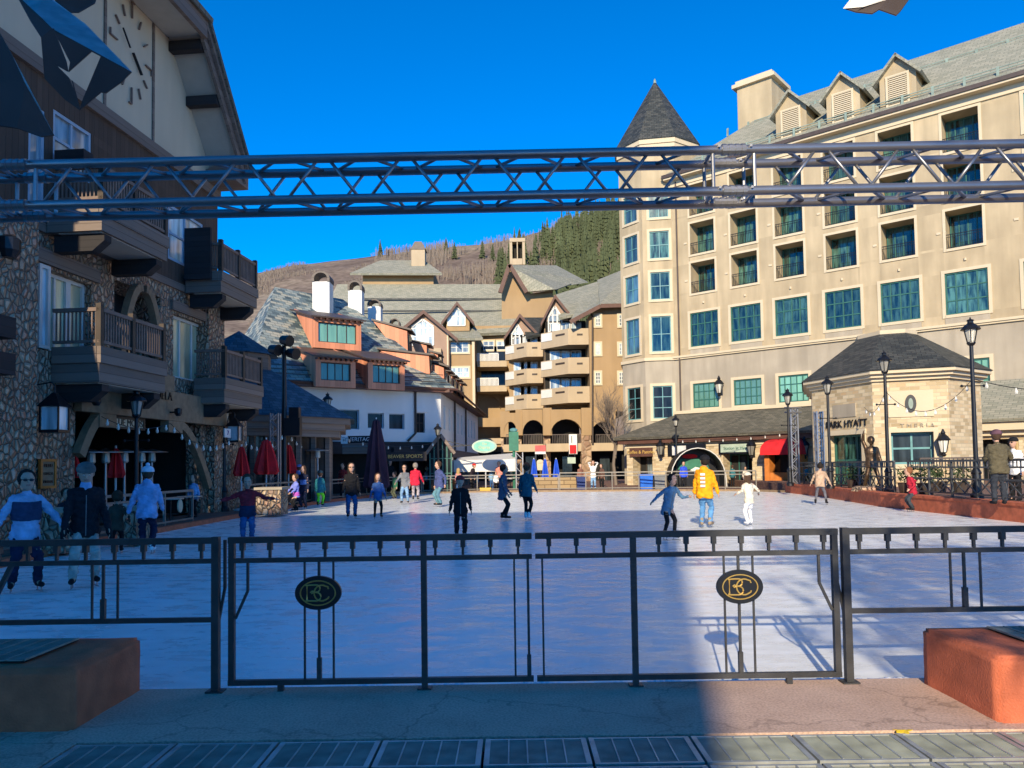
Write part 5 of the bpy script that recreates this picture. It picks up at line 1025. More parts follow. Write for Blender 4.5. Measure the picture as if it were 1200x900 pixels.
# stacked balcony towers
def bal_tower(xl, xc, xr, ys, Y, hpx, root):
    for k, y in enumerate(ys):
        a_ = P3(xl, y + 9, Y + 2.6); m_ = P3(xc, y, Y); r_ = P3(xr, y, Y); h = .0
        zt, zb = P3(xc, y, Y).z, P3(xc, y + hpx, Y).z
        foot = [(a_.x, Y + 2.9), (m_.x, Y), (r_.x, Y), (r_.x, Y + 3.2), (a_.x, Y + 3.2)]
        b = MB(); b.prism([(x, yy, zb) for x, yy in foot], (0, 0, .22))
        for p, q in ((foot[0], foot[1]), (foot[1], foot[2])):
            p, q = Vector(p), Vector(q); d_ = (q - p).normalized(); n_ = Vector((-d_.y, d_.x)) * .16
            b.hexa([(*p, zb + .222), (*q, zb + .222), (*(q + n_), zb + .222), (*(p + n_), zb + .222)], [(*p, zt), (*q, zt), (*(q + n_), zt), (*(p + n_), zt)])
        o = b.build('balcony', M['cream2'], root)
        w = Wall(foot[0], Vector(foot[1]) - Vector(foot[0]), (-.8, -.8)); w.L = (Vector(foot[1]) - Vector(foot[0])).length
        if w.n.dot(Vector((0, -1))) < 0: w.n = -w.n
        w.n = Vector((w.u.y, -w.u.x)); 
        if w.n.y > 0: w.n = -w.n
        b = MB(); b.wbox(w, .1, w.L * .42, zt - .95, zt - .1, .003, .06); b.build('white_panel', M['fr_white'], o)
        b = MB(); b.wbox(w, w.L * .55, w.L * .88, zt - .62, zt - .42, .003, .03); w2_ = fwall(Y); b.wbox(w2_, (m_.x + r_.x) / 2 - .3, (m_.x + r_.x) / 2 + .3, zt - .75, zt - .55, .003, .03); b.build('drain_slot', M['fr_brown'], o)
        # glazing behind
        if k < len(ys):
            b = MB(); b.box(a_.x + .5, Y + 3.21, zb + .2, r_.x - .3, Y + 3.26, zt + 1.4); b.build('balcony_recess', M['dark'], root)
            w3 = fwall(Y + 3.2); n = 3
            for q in range(n): t = a_.x + 1.0 + (r_.x - a_.x - 2) * q / n; window(w3, root, t, t + 1.3, zt - .1, zt + 1.2, 2, 1, .02, M['fr_white'], M['gl_white'], .09)
bal_tower(592, 617, 636, (401, 432, 462), 86, 17, T0); bal_tower(634, 665.6, 693, (385, 419, 453), 80, 19, T0)
g3 = gable('gable_wing', 597, 626, 388, 609, 370, 480, 89.3, 8, M['pink'], T0, 1.2, 'shingle_dark'); archwin(g3, 600, 613, 412, 392, 381, 89.3, 3)
g4 = gable('gable_wing', 640, 666, 368, 650, 348, 480, 83.3, 10, M['pink'], T0, 1.4); archwin(g4, 643, 658, 398, 372, 360, 83.3, 3)
b = MB(); pbox(b, 596, 405, 640, 480, 89.2, 6); pbox(b, 638, 385, 695, 478, 83.22, 8); b.build('tower_wall', M['tan'], T0)
b = MB(); slab_roof(b, P3(655, 372, 82), P3(705, 360, 82), P3(700, 330, 92), P3(652, 345, 92), .3); b.build('wing_roof', M['shingle'], T0)
b = MB(); slab_roof(b, P3(616, 395, 88), P3(642, 389, 88), P3(640, 372, 93), P3(612, 372, 93), .3); b.build('wing_roof', M['shingle_dark'], T0)
# right wing with small windows, and its roof
b = MB(); a_ = P3(692, 365, 79.5); b.prism([P3(692, 482, 79.5), P3(740, 482, 79.5), P3(740, 358, 79.5), P3(705, 359, 79.5), P3(690, 370, 79.5)], (0, 12, 0)); b.build('right_wing', M['tan'], T0)
b = MB(); slab_roof(b, P3(668, 376, 78.6), P3(704, 357, 78.6), P3(742, 322, 92), P3(690, 335, 92), .3); slab_roof(b, P3(703, 356.5, 78.5), P3(745, 356, 78.5), P3(745, 310, 95), P3(700, 328, 95), .3); b.build('wing_roof', M['shingle'], T0)
b = MB(); b.bar(P3(668, 377.5, 78.5), P3(704, 358.5, 78.5), .15, .4); b.bar(P3(704, 358.5, 78.4), P3(745, 357.5, 78.4), .15, .4); b.build('bargeboard', M['signbrown'], T0)
for x_ in (700.5, 728):
    for y_ in (375.5, 409, 443): pxwin(T0, x_ - 2.8, y_ - 6.5, x_ + 3.2, y_ + 6.5, 79.45, 2, 3, M['gl_white'], M['fr_white'])
b = MB(); b.tube([P3(692, 366, 79.3), P3(694.5, 372, 79.3), P3(694.5, 520, 79.3)], .1, 6); b.build('downpipe', M['fr_brown'], T0)
# tall gabled block with bell chimney
b = MB(); a_ = P3(600, 312, 96); c_ = P3(618, 345, 96)
b.prism([P3(588, 345, 97), P3(598, 314, 97), P3(622, 344, 97), P3(648, 340, 97), P3(648, 400, 97), P3(588, 400, 97)], (0, 10, 0)); b.build('tall_wall', M['tan'], T0)
b = MB(); slab_roof(b, P3(616, 342, 95.5), P3(652, 339, 95.5), P3(676, 330, 108), P3(596, 310.5, 96), .3); b.face([P3(596, 310.5, 95.6), P3(652, 311, 110), P3(690, 331, 108), P3(616, 341.5, 95.6)]); b.build('tall_roof', M['shingle'], T0)
b = MB(); b.bar(P3(586, 343, 95.5), P3(597, 310.5, 95.5), .5); b.bar(P3(597, 310.5, 95.5), P3(617, 343, 95.5), .5); b.build('bargeboard', M['signbrown'], T0)
b = MB(); pbox(b, 597, 283, 600.5, 310, 100, 2); pbox(b, 612, 283, 615.5, 310, 100, 2); pbox(b, 597, 279, 615.5, 283, 99.9, 2.2); pbox(b, 600.5, 303, 612, 310, 100, 2); pbox(b, 605.5, 283, 607, 303, 100, 2); o = b.build('bell_chimney', M['cream2'], T0); b = MB(); pbox(b, 600.6, 283.2, 611.8, 302.8, 101.2, .4); b.build('flue_opening', M['dark'], o)
# arcade at the base: piers, arches, terrace deck
b = MB()
for (xa_, xb_, Y_) in ((535, 560, 90), (586, 592, 88), (604, 613, 86), (636, 647, 82), (680, 695, 79.5)):
    pbox(b, xa_ + 1, 508, xb_ - 1 if xb_ - xa_ < 20 else xb_, 580, Y_, 1.4, 0) if xa_ != 535 else pbox(b, 553, 505, 558, 580, Y_, 1.2, 0)
b.build('stone_pier', M['rubble2'], T0)
def arcade(x0, x1, ytop, yspring, yarch, Y, root):
    w = fwall(Y); a_, zt = w.hit(x0, ytop); c_, zs = w.hit(x1, yspring); za_ = w.hit((x0 + x1) / 2, yarch)[1]; m_ = (a_ + c_) / 2
    b = MB(); N = 10
    for k in range(N):
        p0, p1 = math.pi * k / N, math.pi * (k + 1) / N; xa_, xb_ = m_ - (c_ - a_) / 2 * math.cos(p0), m_ - (c_ - a_) / 2 * math.cos(p1)
        b.hexa([w.P(xa_, zs + (za_ - zs) * math.sin(p0), 0), w.P(xb_, zs + (za_ - zs) * math.sin(p1), 0), w.P(xb_, zs + (za_ - zs) * math.sin(p1), -1), w.P(xa_, zs + (za_ - zs) * math.sin(p0), -1)], [w.P(xa_, zt, 0), w.P(xb_, zt, 0), w.P(xb_, zt, -1), w.P(xa_, zt, -1)])
    b.build('arch', M['tan'], root)
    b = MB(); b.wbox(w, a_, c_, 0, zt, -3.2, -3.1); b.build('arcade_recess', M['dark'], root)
arcade(590, 606, 484, 508, 494, 87.5, T0); arcade(612, 638, 480, 508, 492, 84, T0); arcade(645, 682, 480, 508, 491, 81, T0); arcade(692, 722, 482, 510, 494, 79.4, T0); arcade(559, 586, 452, 478, 464, 94.5, T0)
b = MB(); pbox(b, 586, 482, 596, 512, 87.6, 1); pbox(b, 604, 480, 613, 510, 85, 1); pbox(b, 636, 478, 647, 510, 81.2, 1); pbox(b, 681, 478, 695, 510, 79.45, .5); pbox(b, 559, 490, 588, 500, 92, 1); b.build('arcade_wall', M['tan'], T0)
b = MB(); pbox(b, 590, 521, 640, 529, 84, 4); pbox(b, 640, 520, 730, 528, 79.6, 4); pbox(b, 556, 514, 592, 520, 89, 4); b.build('terrace_deck', M['cream2'], T0)
for x0, x1, Y_ in ((593, 605, 84.2), (613, 637, 84.2), (647, 681, 79.8), (698, 727, 79.8)):
    w = fwall(Y_); a_, zt = w.hit(x0, 509); c_, zb = w.hit(x1, 521); b = MB(); b.wbox(w, a_, c_, zt - .08, zt, 0, .08)
    for k in range(int((c_ - a_) / .18)): t = a_ + k * .18; b.wbox(w, t, t + .05, zb, zt - .08, .02, .06)
    b.build('terrace_railing', M['brownmetal'], T0)
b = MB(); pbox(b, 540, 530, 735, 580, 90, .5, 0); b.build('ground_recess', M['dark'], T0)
b = MB()
for x_ in (600, 622, 665, 709): pbox(b, x_ - 6, 535, x_ + 6, 578, 84 if x_ < 640 else 81.5, .2, 0)
b.build('shop_window', M['gl_dark'], T0)
# ================================================================ RINK FENCE IN FRONT
FY = 5.65
def fx(px, py=700): return at(px, py, FY).x
def fz(py, px=600): return at(px, py, FY).z
FZT, FZ2, FZB = fz(628, 620), fz(652, 620), fz(795, 620)
def rbar(mb, x0, x1, z, w=.045, y=FY): mb.box(x0, y - w / 2, z - w / 2, x1, y + w / 2, z + w / 2)
def post(mb, x, z0, z1, w=.05, y=FY): mb.box(x - w / 2, y - w / 2, z0, x + w / 2, y + w / 2, z1)
def pegs(o, x0, x1, n, z0, z1, skip=()):
    for k in range(n):
        x = x0 + (x1 - x0) * (k + .5) / n
        if any(abs(x - s_) < .04 for s_ in skip): continue
        b = MB(); b.box(x - .009, FY - .012, z0 + .02, x + .009, FY + .012, z1 - .076); b.box(x - .017, FY - .02, z1 - .075, x + .017, FY + .02, z1 - .021); b.build('peg', M['gate'], o)
M['gate'] = mat_plain('worn_black_metal', (.036, .035, .034), .5, .1, .5, var=.35, scale=6, bump=.15)
M['goldring'] = mat_plain('gold_inlay', (.55, .36, .10), .35, .5, .5, var=.1)
def emblem(o, cx, cz):
    n = 40; b = MB(); b.prism([(cx + .168 * math.cos(a), FY - .034, cz + .122 * math.sin(a)) for a in [2 * math.pi * k / n for k in range(n)]], (0, .03, 0)); e = b.build('oval_emblem', M['black'], o)
    def curve(pts, r=.0058): c = MB(); c.tube([(cx + x, FY - .038, cz + z) for x, z in pts], r, 6); return c
    c = curve([(.127 * math.cos(2 * math.pi * k / n), .088 * math.sin(2 * math.pi * k / n)) for k in range(n + 1)], .0048); c.build('emblem_ring', M['goldring'], e)
    # monogram B and C interlaced
    B = []
    B += [(-.085, .052), (-.078, .050), (-.078, -.046), (-.085, -.052)]
    B2 = [(-.088, .055), (-.04, .058)] + [(-.01 + .026 * math.cos(a), .032 + .026 * math.sin(a)) for a in [math.pi / 2 - math.pi * k / 8 for k in range(9)]] + [(-.03, .004), (-.045, -.003), (-.052, .006), (-.042, .014), (-.02, .006)] + [(-.012 + .034 * math.cos(a), -.026 + .031 * math.sin(a)) for a in [math.pi / 2 - math.pi * k / 8 for k in range(9)]] + [(-.06, -.056), (-.088, -.055)]
    C2 = [(.078, .028), (.072, .045)] + [(.028 + .055 * math.cos(a), .0 + .057 * math.sin(a)) for a in [math.radians(60) + math.radians(240) * k / 14 for k in range(15)]] + [(.075, -.038), (.08, -.026)]
    curve(B).build('letter_stem', M['goldring'], e); curve(B2).build('letter_b', M['goldring'], e); curve(C2).build('letter_c', M['goldring'], e)
def gate(x0, x1, lab, xm, ex, px_mid):
    o = thing('rink_gate', lab, 'gate', ((x0 + x1) / 2, FY, 0), 'pair of metal gates in front of the rink')
    b = MB(); rbar(b, x0, x1, FZT, .045); rbar(b, x0, x1, FZ2, .034); rbar(b, x0, x1, FZB, .038); b.build('rail', M['gate'], o)
    b = MB(); post(b, x0 + .024 if ex < 0 else x1 - .024, FZB, FZT, .042); b.build('end_stile', M['gate'], o)
    b = MB(); post(b, xm, .0, FZT - .024, .042); b.box(xm - .05, FY - .04, 0, xm + .05, FY + .04, .012); b.build('stile', M['gate'], o)
    xs_ = -.03 if ex < 0 else .035
    pegs(o, x0, x1, 11, FZ2, FZT, (xm,))
    cx = fx(374) if ex < 0 else fx(866)
    for c_, w_ in ((cx - .105, .014), (cx, .018), (cx + .105, .014)):
        b = MB(); post(b, c_, FZB, FZ2, w_);
        if abs(c_ - cx) < .01: post(b, c_, FZB, FZB + .17, .032)
        b.build('baluster', M['gate'], o)
    for c_, w_ in (((fx(603), .014), (fx(619), .018)) if ex < 0 else ((fx(636), .014),)):
        b = MB(); post(b, c_, FZB, FZ2, w_);
        if w_ > .015: post(b, c_, FZB, FZB + .17, .03)
        b.build('baluster', M['gate'], o)
    f = cx - (1.0 if ex < 0 else -1.0) * 0.29; f = x0 + .38 if ex < 0 else x1 - .38
    b = MB(); post(b, f, 0, FZB, .04); b.build('foot', M['gate'], o)
    xe = x0 + .05 if ex < 0 else x1 - .05; s_ = 1 if ex < 0 else -1
    b = MB(); b.bar((xe, FY, FZ2 - .42), (xe + s_ * .09, FY, FZ2 - .22), .018); b.bar((xe + s_ * .09, FY, FZ2 - .22), (xe + s_ * .09, FY, FZ2), .018); b.build('corner_brace', M['gate'], o)
    emblem(o, cx, fz(694, 374)); return o
gate(fx(268), fx(624), 'left rink gate in shade with dark oval BC emblem', fx(497), -1, 497)
gate(fx(628), fx(983), 'right rink gate with sunlit gold oval BC emblem', fx(743), 1, 743)
def side_panel(x0, x1, lab, px3, zmid):
    o = thing('rink_fence', lab, 'fence', ((x0 + x1) / 2, FY, 0)); s_ = 1 if x1 > 0 else -1; xi = x0 if s_ > 0 else x1
    b = MB(); rbar(b, x0, x1, FZT, .045); rbar(b, x0, x1, FZ2, .034); rbar(b, x0, x1, zmid, .034); b.build('rail', M['gate'], o)
    b = MB(); post(b, xi, 0, FZT + .027, .052); b.box(xi - .06, FY - .05, 0, xi + .06, FY + .05, .012); b.build('post', M['gate'], o)
    xo = x1 if s_ > 0 else x0
    for xp in (xo, xi + s_ * 2.0):
        b = MB(); post(b, xp, 0, FZT - .03, .05); b.build('post', M['gate'], o)
    pegs(o, x0, x1, int((x1 - x0) / .205), FZ2, FZT, (xi,))
    for k, p in enumerate(px3):
        b = MB(); post(b, fx(p), zmid, FZ2, .018 if k == 1 else .014)
        if k == 1: post(b, fx(p), zmid, zmid + .16, .032)
        b.build('baluster', M['gate'], o)
    b = MB(); xe = xi - s_ * .1; b.bar((xi, FY + .03, FZ2 - .5), (xi - s_ * .055, FY + .03, FZ2 - .2), .018); b.bar((xi - s_ * .055, FY + .03, FZ2 - .2), (xi - s_ * .055, FY + .03, FZT), .02); b.build('latch_brace', M['gate'], o); return o
side_panel(-6.2, fx(253), 'black fence panel left of the gates, above the shaded block', (108, 121, 138), fz(728, 120))
b = MB(); b.bar((fx(-26), FY, FZ2 - .5), (fx(14), FY, FZ2 - .0), .03); o_ = [o for o in bpy.data.objects if o.name.startswith('rink_fence')][0]; b.build('diagonal_brace', M['gate'], o_)
side_panel(fx(992), 6.4, 'grey sunlit fence panel right of the gates', (1115, 1131, 1150), fz(714, 1130))
# ================================================================ OVERHEAD TRUSS
t = thing('lighting_truss', 'long aluminium box truss spanning the picture overhead', 'truss', (0, 4.85, 3.4))
TY0, TY1 = 4.78, 5.0; tz1 = lambda x: at(600, 180, TY0).z; ZT, ZB = at(600, 181, TY0).z, at(600, 229, TY0).z
ylean = lambda x: -.016 * x
for nm, y, z in (('chord', TY0, ZT), ('chord', TY1, ZT - .005), ('chord', TY0, ZB), ('chord', TY1, ZB - .005)):
    b = MB(); b.tube([(-7.5, y + ylean(-7.5), z), (0, y, z), (7.5, y + ylean(7.5), z)], .029, 14)
    o = b.build(nm, M['alu'], t, True)
joints = [-3.15, 1.42, 5.9]
def lace(pa, pb, name='lacing', r=.0125):
    b = MB(); b.tube([pa, pb], r, 8); return b
segs = []; x = -7.2; up = True
b1, b2, b3, b4 = MB(), MB(), MB(), MB(); n_ = 0
while x < 7.2:
    nx = x + .262; 
    if any(abs((x + nx) / 2 - j) < .16 for j in joints): x = nx; up = not up; continue
    for mb_, y in ((b1, TY0), (b2, TY1)):
        z0, z1 = (ZB, ZT) if up else (ZT, ZB)
        if mb_ is b2: z0, z1 = z1, z0
        mb_.tube([(x + .03, y + ylean(x), z0), (nx - .03, y + ylean(nx), z1)], .0105, 8)
    for mb_, z in ((b3, ZT), (b4, ZB)):
        y0_, y1_ = (TY0, TY1) if up else (TY1, TY0); mb_.tube([(x + .03, y0_ + ylean(x), z), (nx - .03, y1_ + ylean(nx), z)], .011, 8)
    x = nx; up = not up
for b in (b1, b2, b3, b4): b.build('lacing', M['alu'], t, True)
for j in joints:
    b = MB()
    for dx in (-.13, .13):
        for y in (TY0, TY1): b.tube([(j + dx, y + ylean(j), ZB), (j + dx, y + ylean(j), ZT)], .012, 8)
        for z in (ZB, ZT): b.tube([(j + dx, TY0 + ylean(j), z), (j + dx, TY1 + ylean(j), z)], .012, 8)
    b.build('end_frame', M['alu'], t)
    b = MB()
    for y in (TY0, TY1):
        for z in (ZB, ZT):
            b.tube([(j - .075, y + ylean(j), z), (j + .075, y + ylean(j), z)], .033, 12)
            for dx in (-.06, -.02, .02, .06): b.tube([(j + dx - .012, y + ylean(j), z), (j + dx + .012, y + ylean(j), z)], .037, 12)
            for dx in (-.1, .1): b.tube([(j + dx, y + ylean(j) - .045, z + .01), (j + dx, y + ylean(j) + .045, z + .01)], .009, 6)
    b.build('coupler', M['alu'], t)
# hanging folded metal star ornaments
def ornament(lab, sheets, holes_mat, Y, loc):
    o = thing('hanging_ornament', lab, 'ornament', at(*loc, Y), 'folded metal ornaments hanging overhead')
    for k, (pts_, mat_, cut) in enumerate(sheets):
        q = [at(x, y, Y + d) for x, y, d in pts_]; n = (q[1] - q[0]).cross(q[2] - q[0]).normalized() * .006
        b = MB(); b.prism(q, n); b.build('metal_sheet', mat_, o)
    return o
M['steel'] = mat_plain('brushed_steel', (.48, .46, .45), .38, .8, .5, var=.25, scale=12); M['steel_shaded'] = mat_plain('shaded_steel', (.075, .058, .05), .6, 0, .15, var=.15)  # one folded metal in two tints: sky-lit and shaded faces put into colour
Yo = 3.6
# main one: dark lower face with cut-outs, built as strips around the holes, and a bright folded upper face
up_ = [((20, -12, .25), (55, -12, .25), (100, 28, .12), (154, 84, 0), (60, 34, 0), (48, 22, .05), (22, 3, .2)), ]
o = ornament('folded metal ornament with cut-out slots, hanging before the clock gable', [
    (((60, 34, 0), (154, 84, 0), (142, 96, .0), (124, 109, .0), (118, 108, 0), (93, 129, 0), (97, 116, 0), (118, 66, 0), (107, 60, 0), (80, 84, 0), (82, 73, 0), (62, 34, 0)), M['steel_shaded'], None),
    (((20, -4, .1), (48, 22, .02), (60, 34, -.002), (62, 34, -.002), (77, 73, 0), (79, 84, 0), (63, 75, 0), (80, 92, 0), (89, 115, 0), (84, 95, 0), (93, 129, 0), (75, 116, 0), (52, 92, 0), (48, 44, 0), (35, 24, .05)), M['steel_shaded'], None),
    (((20, -6, .35), (52, -8, .3), (100, 28, .22), (154, 84, .012), (60, 34, .012), (40, 16, .1)), M['steel'], None)], None, Yo, (90, 10))
b = MB(); p = at(60, 0, Yo + .1); b.tube([p, p + Vector((0, 0, 1.2))], .003, 4); b.build('wire', M['black'], o)
o = ornament('dark curved metal ornament cut off by the left picture edge', [
    (((-40, 40, .1), (-5, 30, .1), (12, 60, .05), (30, 100, 0), (63, 158, 0), (48, 160, -.03), (20, 150, -.05), (-40, 142, -.05)), M['steel_shaded'], None),
    (((-40, 20, .2), (-4, 38, .2), (8, 52, .15), (63, 157, .012), (40, 128, .06), (22, 100, .1), (-40, 60, .2)), M['steel'], None)], None, 3.3, (0, 90))
b = MB(); p = at(-10, 20, 3.4); b.tube([p, p + Vector((0, 0, 1.2))], .003, 4); b.build('wire', M['black'], o)
o = ornament('dark metal ornament peeking in at the top left, above the clock', [(((62, 4, 0), (78, -20, 0), (120, -20, .05), (111, 4, 0), (92, 15, 0), (80, 15, 0)), M['steel_shaded'], None), (((78, -22, .1), (118, -22, .1), (111, 3, .012), (90, -6, .05)), M['steel'], None)], None, 4.2, (90, -10))
o = ornament('pale metal ornament tip at the top of the sky, right of centre', [(((989, 10, 0), (1000, -4, 0), (1020, -14, .05), (1045, -10, .1), (1038, 0, .05), (1012, 8, 0)), mat_plain('white_enamel', (.75, .7, .62), .5), None), (((989, 10.5, .01), (1012, 8.5, .01), (1040, 0, .06), (1068, -4, .1), (1055, 14, .08), (1050, 19, .05), (1030, 12, .03), (1022, 17, .02), (1003, 15, .01)), M['steel_shaded'], None)], None, 4.2, (1030, -8))
# ================================================================ LAMP POSTS
def lamp_post(p, h, lab, s=1.0, group='black lantern lamp posts around the rink'):
    p = Vector(p); o = thing('lamp_post', lab, 'lamp post', p, group); z = p.z + h
    b = MB(); b.lathe(p, [(.2 * s, 0), (.2 * s, .12), (.14 * s, .2), (.13 * s, .75), (.16 * s, .8), (.09 * s, .95), (.075 * s, 1.0), (.06 * s, h - .95 * s), (.08 * s, h - .93 * s), (.11 * s, h - .88 * s)], 12); b.build('post', M['black'], o)
    c = Vector((p.x, p.y, z - .42 * s)); b = MB(); b.lathe(c, [(.1 * s, -.5 * s), (.14 * s, -.44 * s), (.13 * s, -.4 * s)], 8)
    for k in range(6): a = k * math.pi / 3; b.bar(c + Vector((math.cos(a) * .12 * s, math.sin(a) * .12 * s, -.42 * s)), c + Vector((math.cos(a) * .215 * s, math.sin(a) * .215 * s, .02 * s)), .025 * s)
    b.lathe(c, [(.29 * s, .0), (.3 * s, .03 * s), (.24 * s, .12 * s), (.13 * s, .2 * s), (.09 * s, .24 * s), (.09 * s, .3 * s), (.12 * s, .31 * s), (.1 * s, .34 * s), (.03 * s, .37 * s), (.015 * s, .43 * s)], 10)
    b.build('lantern_cage', M['black'], o); b = MB(); b.lathe(c, [(.11 * s, -.4 * s), (.2 * s, .0)], 8); b.build('lantern_glass', M['lampglass'], o)
    b = MB(); b.tube([p + Vector((-.35, 0, h * .62)), p + Vector((.35, 0, h * .62))], .02, 6); b.ball(p + Vector((-.35, 0, h * .62)), .045); b.ball(p + Vector((.35, 0, h * .62)), .045); b.build('ring_bracket', M['black'], o); return o
def lp_at(px, ytop, Y, base, lab, s=1.0): p = at(px, 500, Y); zt = at(px, ytop, Y).z; return lamp_post((p.x, Y, base), zt - base, lab, s)
LP = {}
LP['a'] = lp_at(1142, 372, 24, .4, 'tallest-looking lamp post, beside the man in the brown jacket', .95)
LP['b'] = lp_at(1039, 411, 29.5, .4, 'lamp post just right of the bronze statue', .95)
LP['c'] = lp_at(971, 440, 35, .4, 'lamp post in front of the stone pavilion door', .95)
LP['d'] = lp_at(924, 455, 40, .4, 'lamp post beside the metal truss tower and red awning', .95)
LP['e'] = lp_at(792, 486, 55, 0, 'lamp post in front of the arcade by the black arched tent', .95)
LP['f'] = lp_at(513, 496, 51.0 if False else 50.6, 0, 'lamp post at the corner of the white building', .95)
LP['g'] = lp_at(384, 460, 41.5, 0, 'lamp post before the blue slate pavilion roof', .95)
LP['h'] = lp_at(160, 455, 22.8, 0, 'lamp post in front of the timber lodge entrance', .95)
LP['i'] = lp_at(263, 473, 30.5, 0, 'lamp post at the far stone pier of the lodge', .95)
# floodlight pole
p = at(333, 500, 35.0); zt = at(333, 405, 35).z; o = thing('floodlight_pole', 'tall black pole with three floodlights left of centre', 'floodlight pole', (p.x, 35, 0))
b = MB(); b.lathe((p.x, 35, 0), [(.24, 0), (.24, .5), (.13, .6), (.1, zt)], 10); b.bar((p.x - .35, 35, zt - .25), (p.x + .35, 35, zt - .25), .08); b.build('pole', M['black'], o)
for dx, dz in ((-.4, -.2), (.12, .22), (.42, -.38)):
    b = MB(); c = Vector((p.x + dx, 34.9, zt + dz)); b.tube([c + Vector((-.2, .1, .05)), c + Vector((.22, -.15, -.06))], [.2, .27], 10); b.build('floodlight', M['black'], o)
# truss towers
def truss_tower(px, y0, Y, base, wpx, lab, top=None):
    p = at(px, 500, Y); zt = at(px, y0, Y).z; w = wpx / 900 * Y / 2; o = thing('truss_tower', lab, 'truss tower', (p.x, Y, base), 'upright aluminium truss towers')
    b = MB()
    for sx in (-1, 1):
        for sy in (0, 1): b.tube([(p.x + sx * w, Y + sy * w * 2, base), (p.x + sx * w, Y + sy * w * 2, zt)], .05, 6)
    b.build('chord', M['alu'], o); b = MB(); n = int((zt - base) / (w * 2)); 
    for k in range(n):
        z0, z1 = base + (zt - base) * k / n, base + (zt - base) * (k + 1) / n; s_ = 1 if k % 2 else -1
        for sy in (0, 1): b.tube([(p.x - s_ * w, Y + sy * 2 * w, z0), (p.x + s_ * w, Y + sy * 2 * w, z1)], .025, 5)
        b.tube([(p.x - w, Y + (0 if k % 2 else 2 * w), z0), (p.x - w, Y + (2 * w if k % 2 else 0), z1)], .025, 5)
    b.build('lacing', M['alu'], o)
    if top:
        b = MB(); b.tube([(p.x - w * 3, Y - .1, zt), (p.x + w * 2, Y - .1, zt)], .05, 6); b.tube([(p.x - w * 3, Y - .1, zt - .25), (p.x + w * 2, Y - .1, zt - .25)], .05, 6); b.build('cross_bar', M['alu'], o)
truss_tower(321, 484, 34.2, 0, 9, 'aluminium truss tower among the closed red umbrellas')
truss_tower(931, 478, 41.5, .4, 8, 'aluminium truss tower in front of the red awning', True)
truss_tower(961, 482, 36.5, .4, 7, 'aluminium truss tower by the lettering of the stone pavilion')
truss_tower(608, 530, 54.5, 0, 8, 'aluminium truss tower beside the white canopy, middle distance')
# ================================================================ FENCES AROUND THE RINK
M['rail_dk'] = mat_plain('slate_grey_rail', (.075, .08, .08), .5, .2, .4); M['rail_far'] = mat_plain('weathered_rail', (.22, .20, .17), .6, .2, .4)
def rail_fence(pts, zb, h, lab, name='rink_railing', rails=(1.0, .82, .12), sp=1.9, mat='rail_far', orn=False, group='railings around the rink', balus=0):
    a0 = pts[0]; o = thing(name, lab, 'railing', (a0[0], a0[1], zb), group); r_ = MB(); p_ = MB(); x_ = MB()
    for k in range(len(pts) - 1):
        a, c = Vector(pts[k]), Vector(pts[k + 1]); L_ = (c - a).length; n = max(1, round(L_ / sp))
        for f in rails: r_.bar((a.x, a.y, zb + h * f), (c.x, c.y, zb + h * f), .07 if f == 1 else .05)
        for j in range(n + (k == len(pts) - 2)):
            q = a + (c - a) * j / n; p_.box(q.x - .03, q.y - .03, zb, q.x + .03, q.y + .03, zb + h)
        if orn:
            for j in range(n):
                q0, q1 = a + (c - a) * j / n, a + (c - a) * (j + 1) / n
                d_ = (q1 - q0)
                x_.bar((*(q0 + d_ * .05), zb + h * .13), (*(q0 + d_ * .5), zb + h * .5), .03); x_.bar((*(q0 + d_ * .5), zb + h * .5), (*(q0 + d_ * .95), zb + h * .13), .03)
                x_.bar((*(q0 + d_ * .05), zb + h * .5), (*(q0 + d_ * .5), zb + h * .13), .03); x_.bar((*(q0 + d_ * .5), zb + h * .13), (*(q0 + d_ * .95), zb + h * .5), .03)
                for m_ in range(1, 8):
                    q = q0 + d_ * m_ / 8; x_.bar((q.x, q.y, zb + h * .82), (q.x, q.y, zb + h), .025)
        if balus:
            nb_ = int(L_ / balus)
            for j in range(nb_): q = a + (c - a) * j / nb_; x_.bar((q.x, q.y, zb + h * .1), (q.x, q.y, zb + h), .025)
    r_.build('rail', M[mat], o); p_.build('post', M[mat], o)
    if x_.v: x_.build('infill', M[mat], o)
    return o
rail_fence([(-10.2, 13.5), (-10.2, 16.8)], 0, .95, 'metal railing at the left edge of the ice behind the skating couple', sp=1.65)
rail_fence([(-10.2, 18.6), (-10.2, 24.5)], 0, 1.0, 'metal railing on the left of the ice below the lodge')
rail_fence([(-10.2, 29.5), (-10.1, 33), (-9.85, 39), (-8.7, 45.8), (-6.0, 50.5)], 0, 1.05, 'curving metal railing in front of the blue slate pavilion', balus=0)
rail_fence([(-5.9, 50.6), (-2.4, 52.0), (3, 50.7)], 0, 1.05, 'metal railing at the far end of the ice, left half')
rail_fence([(3.1, 50.68), (9.8, 49.2), (14.8, 46.8)], 0, 1.15, 'metal railing at the far end of the ice in front of the arcade')
rail_fence([(15.95, 43.4), (15.6, 37.5), (14.15, 28.5)], .44, 1.15, 'ornamental dark railing beside the stone pavilion', rails=(1, .82, .5, .1), sp=1.5, mat='rail_dk', orn=True, group='ornamental terrace railings')
rail_fence([(14.1, 27.4), (14.0, 20.5), (13.6, 12.5)], .44, 1.15, 'ornamental dark railing on the red kerb at the right picture edge', rails=(1, .82, .5, .1), sp=1.5, mat='rail_dk', orn=True, group='ornamental terrace railings')
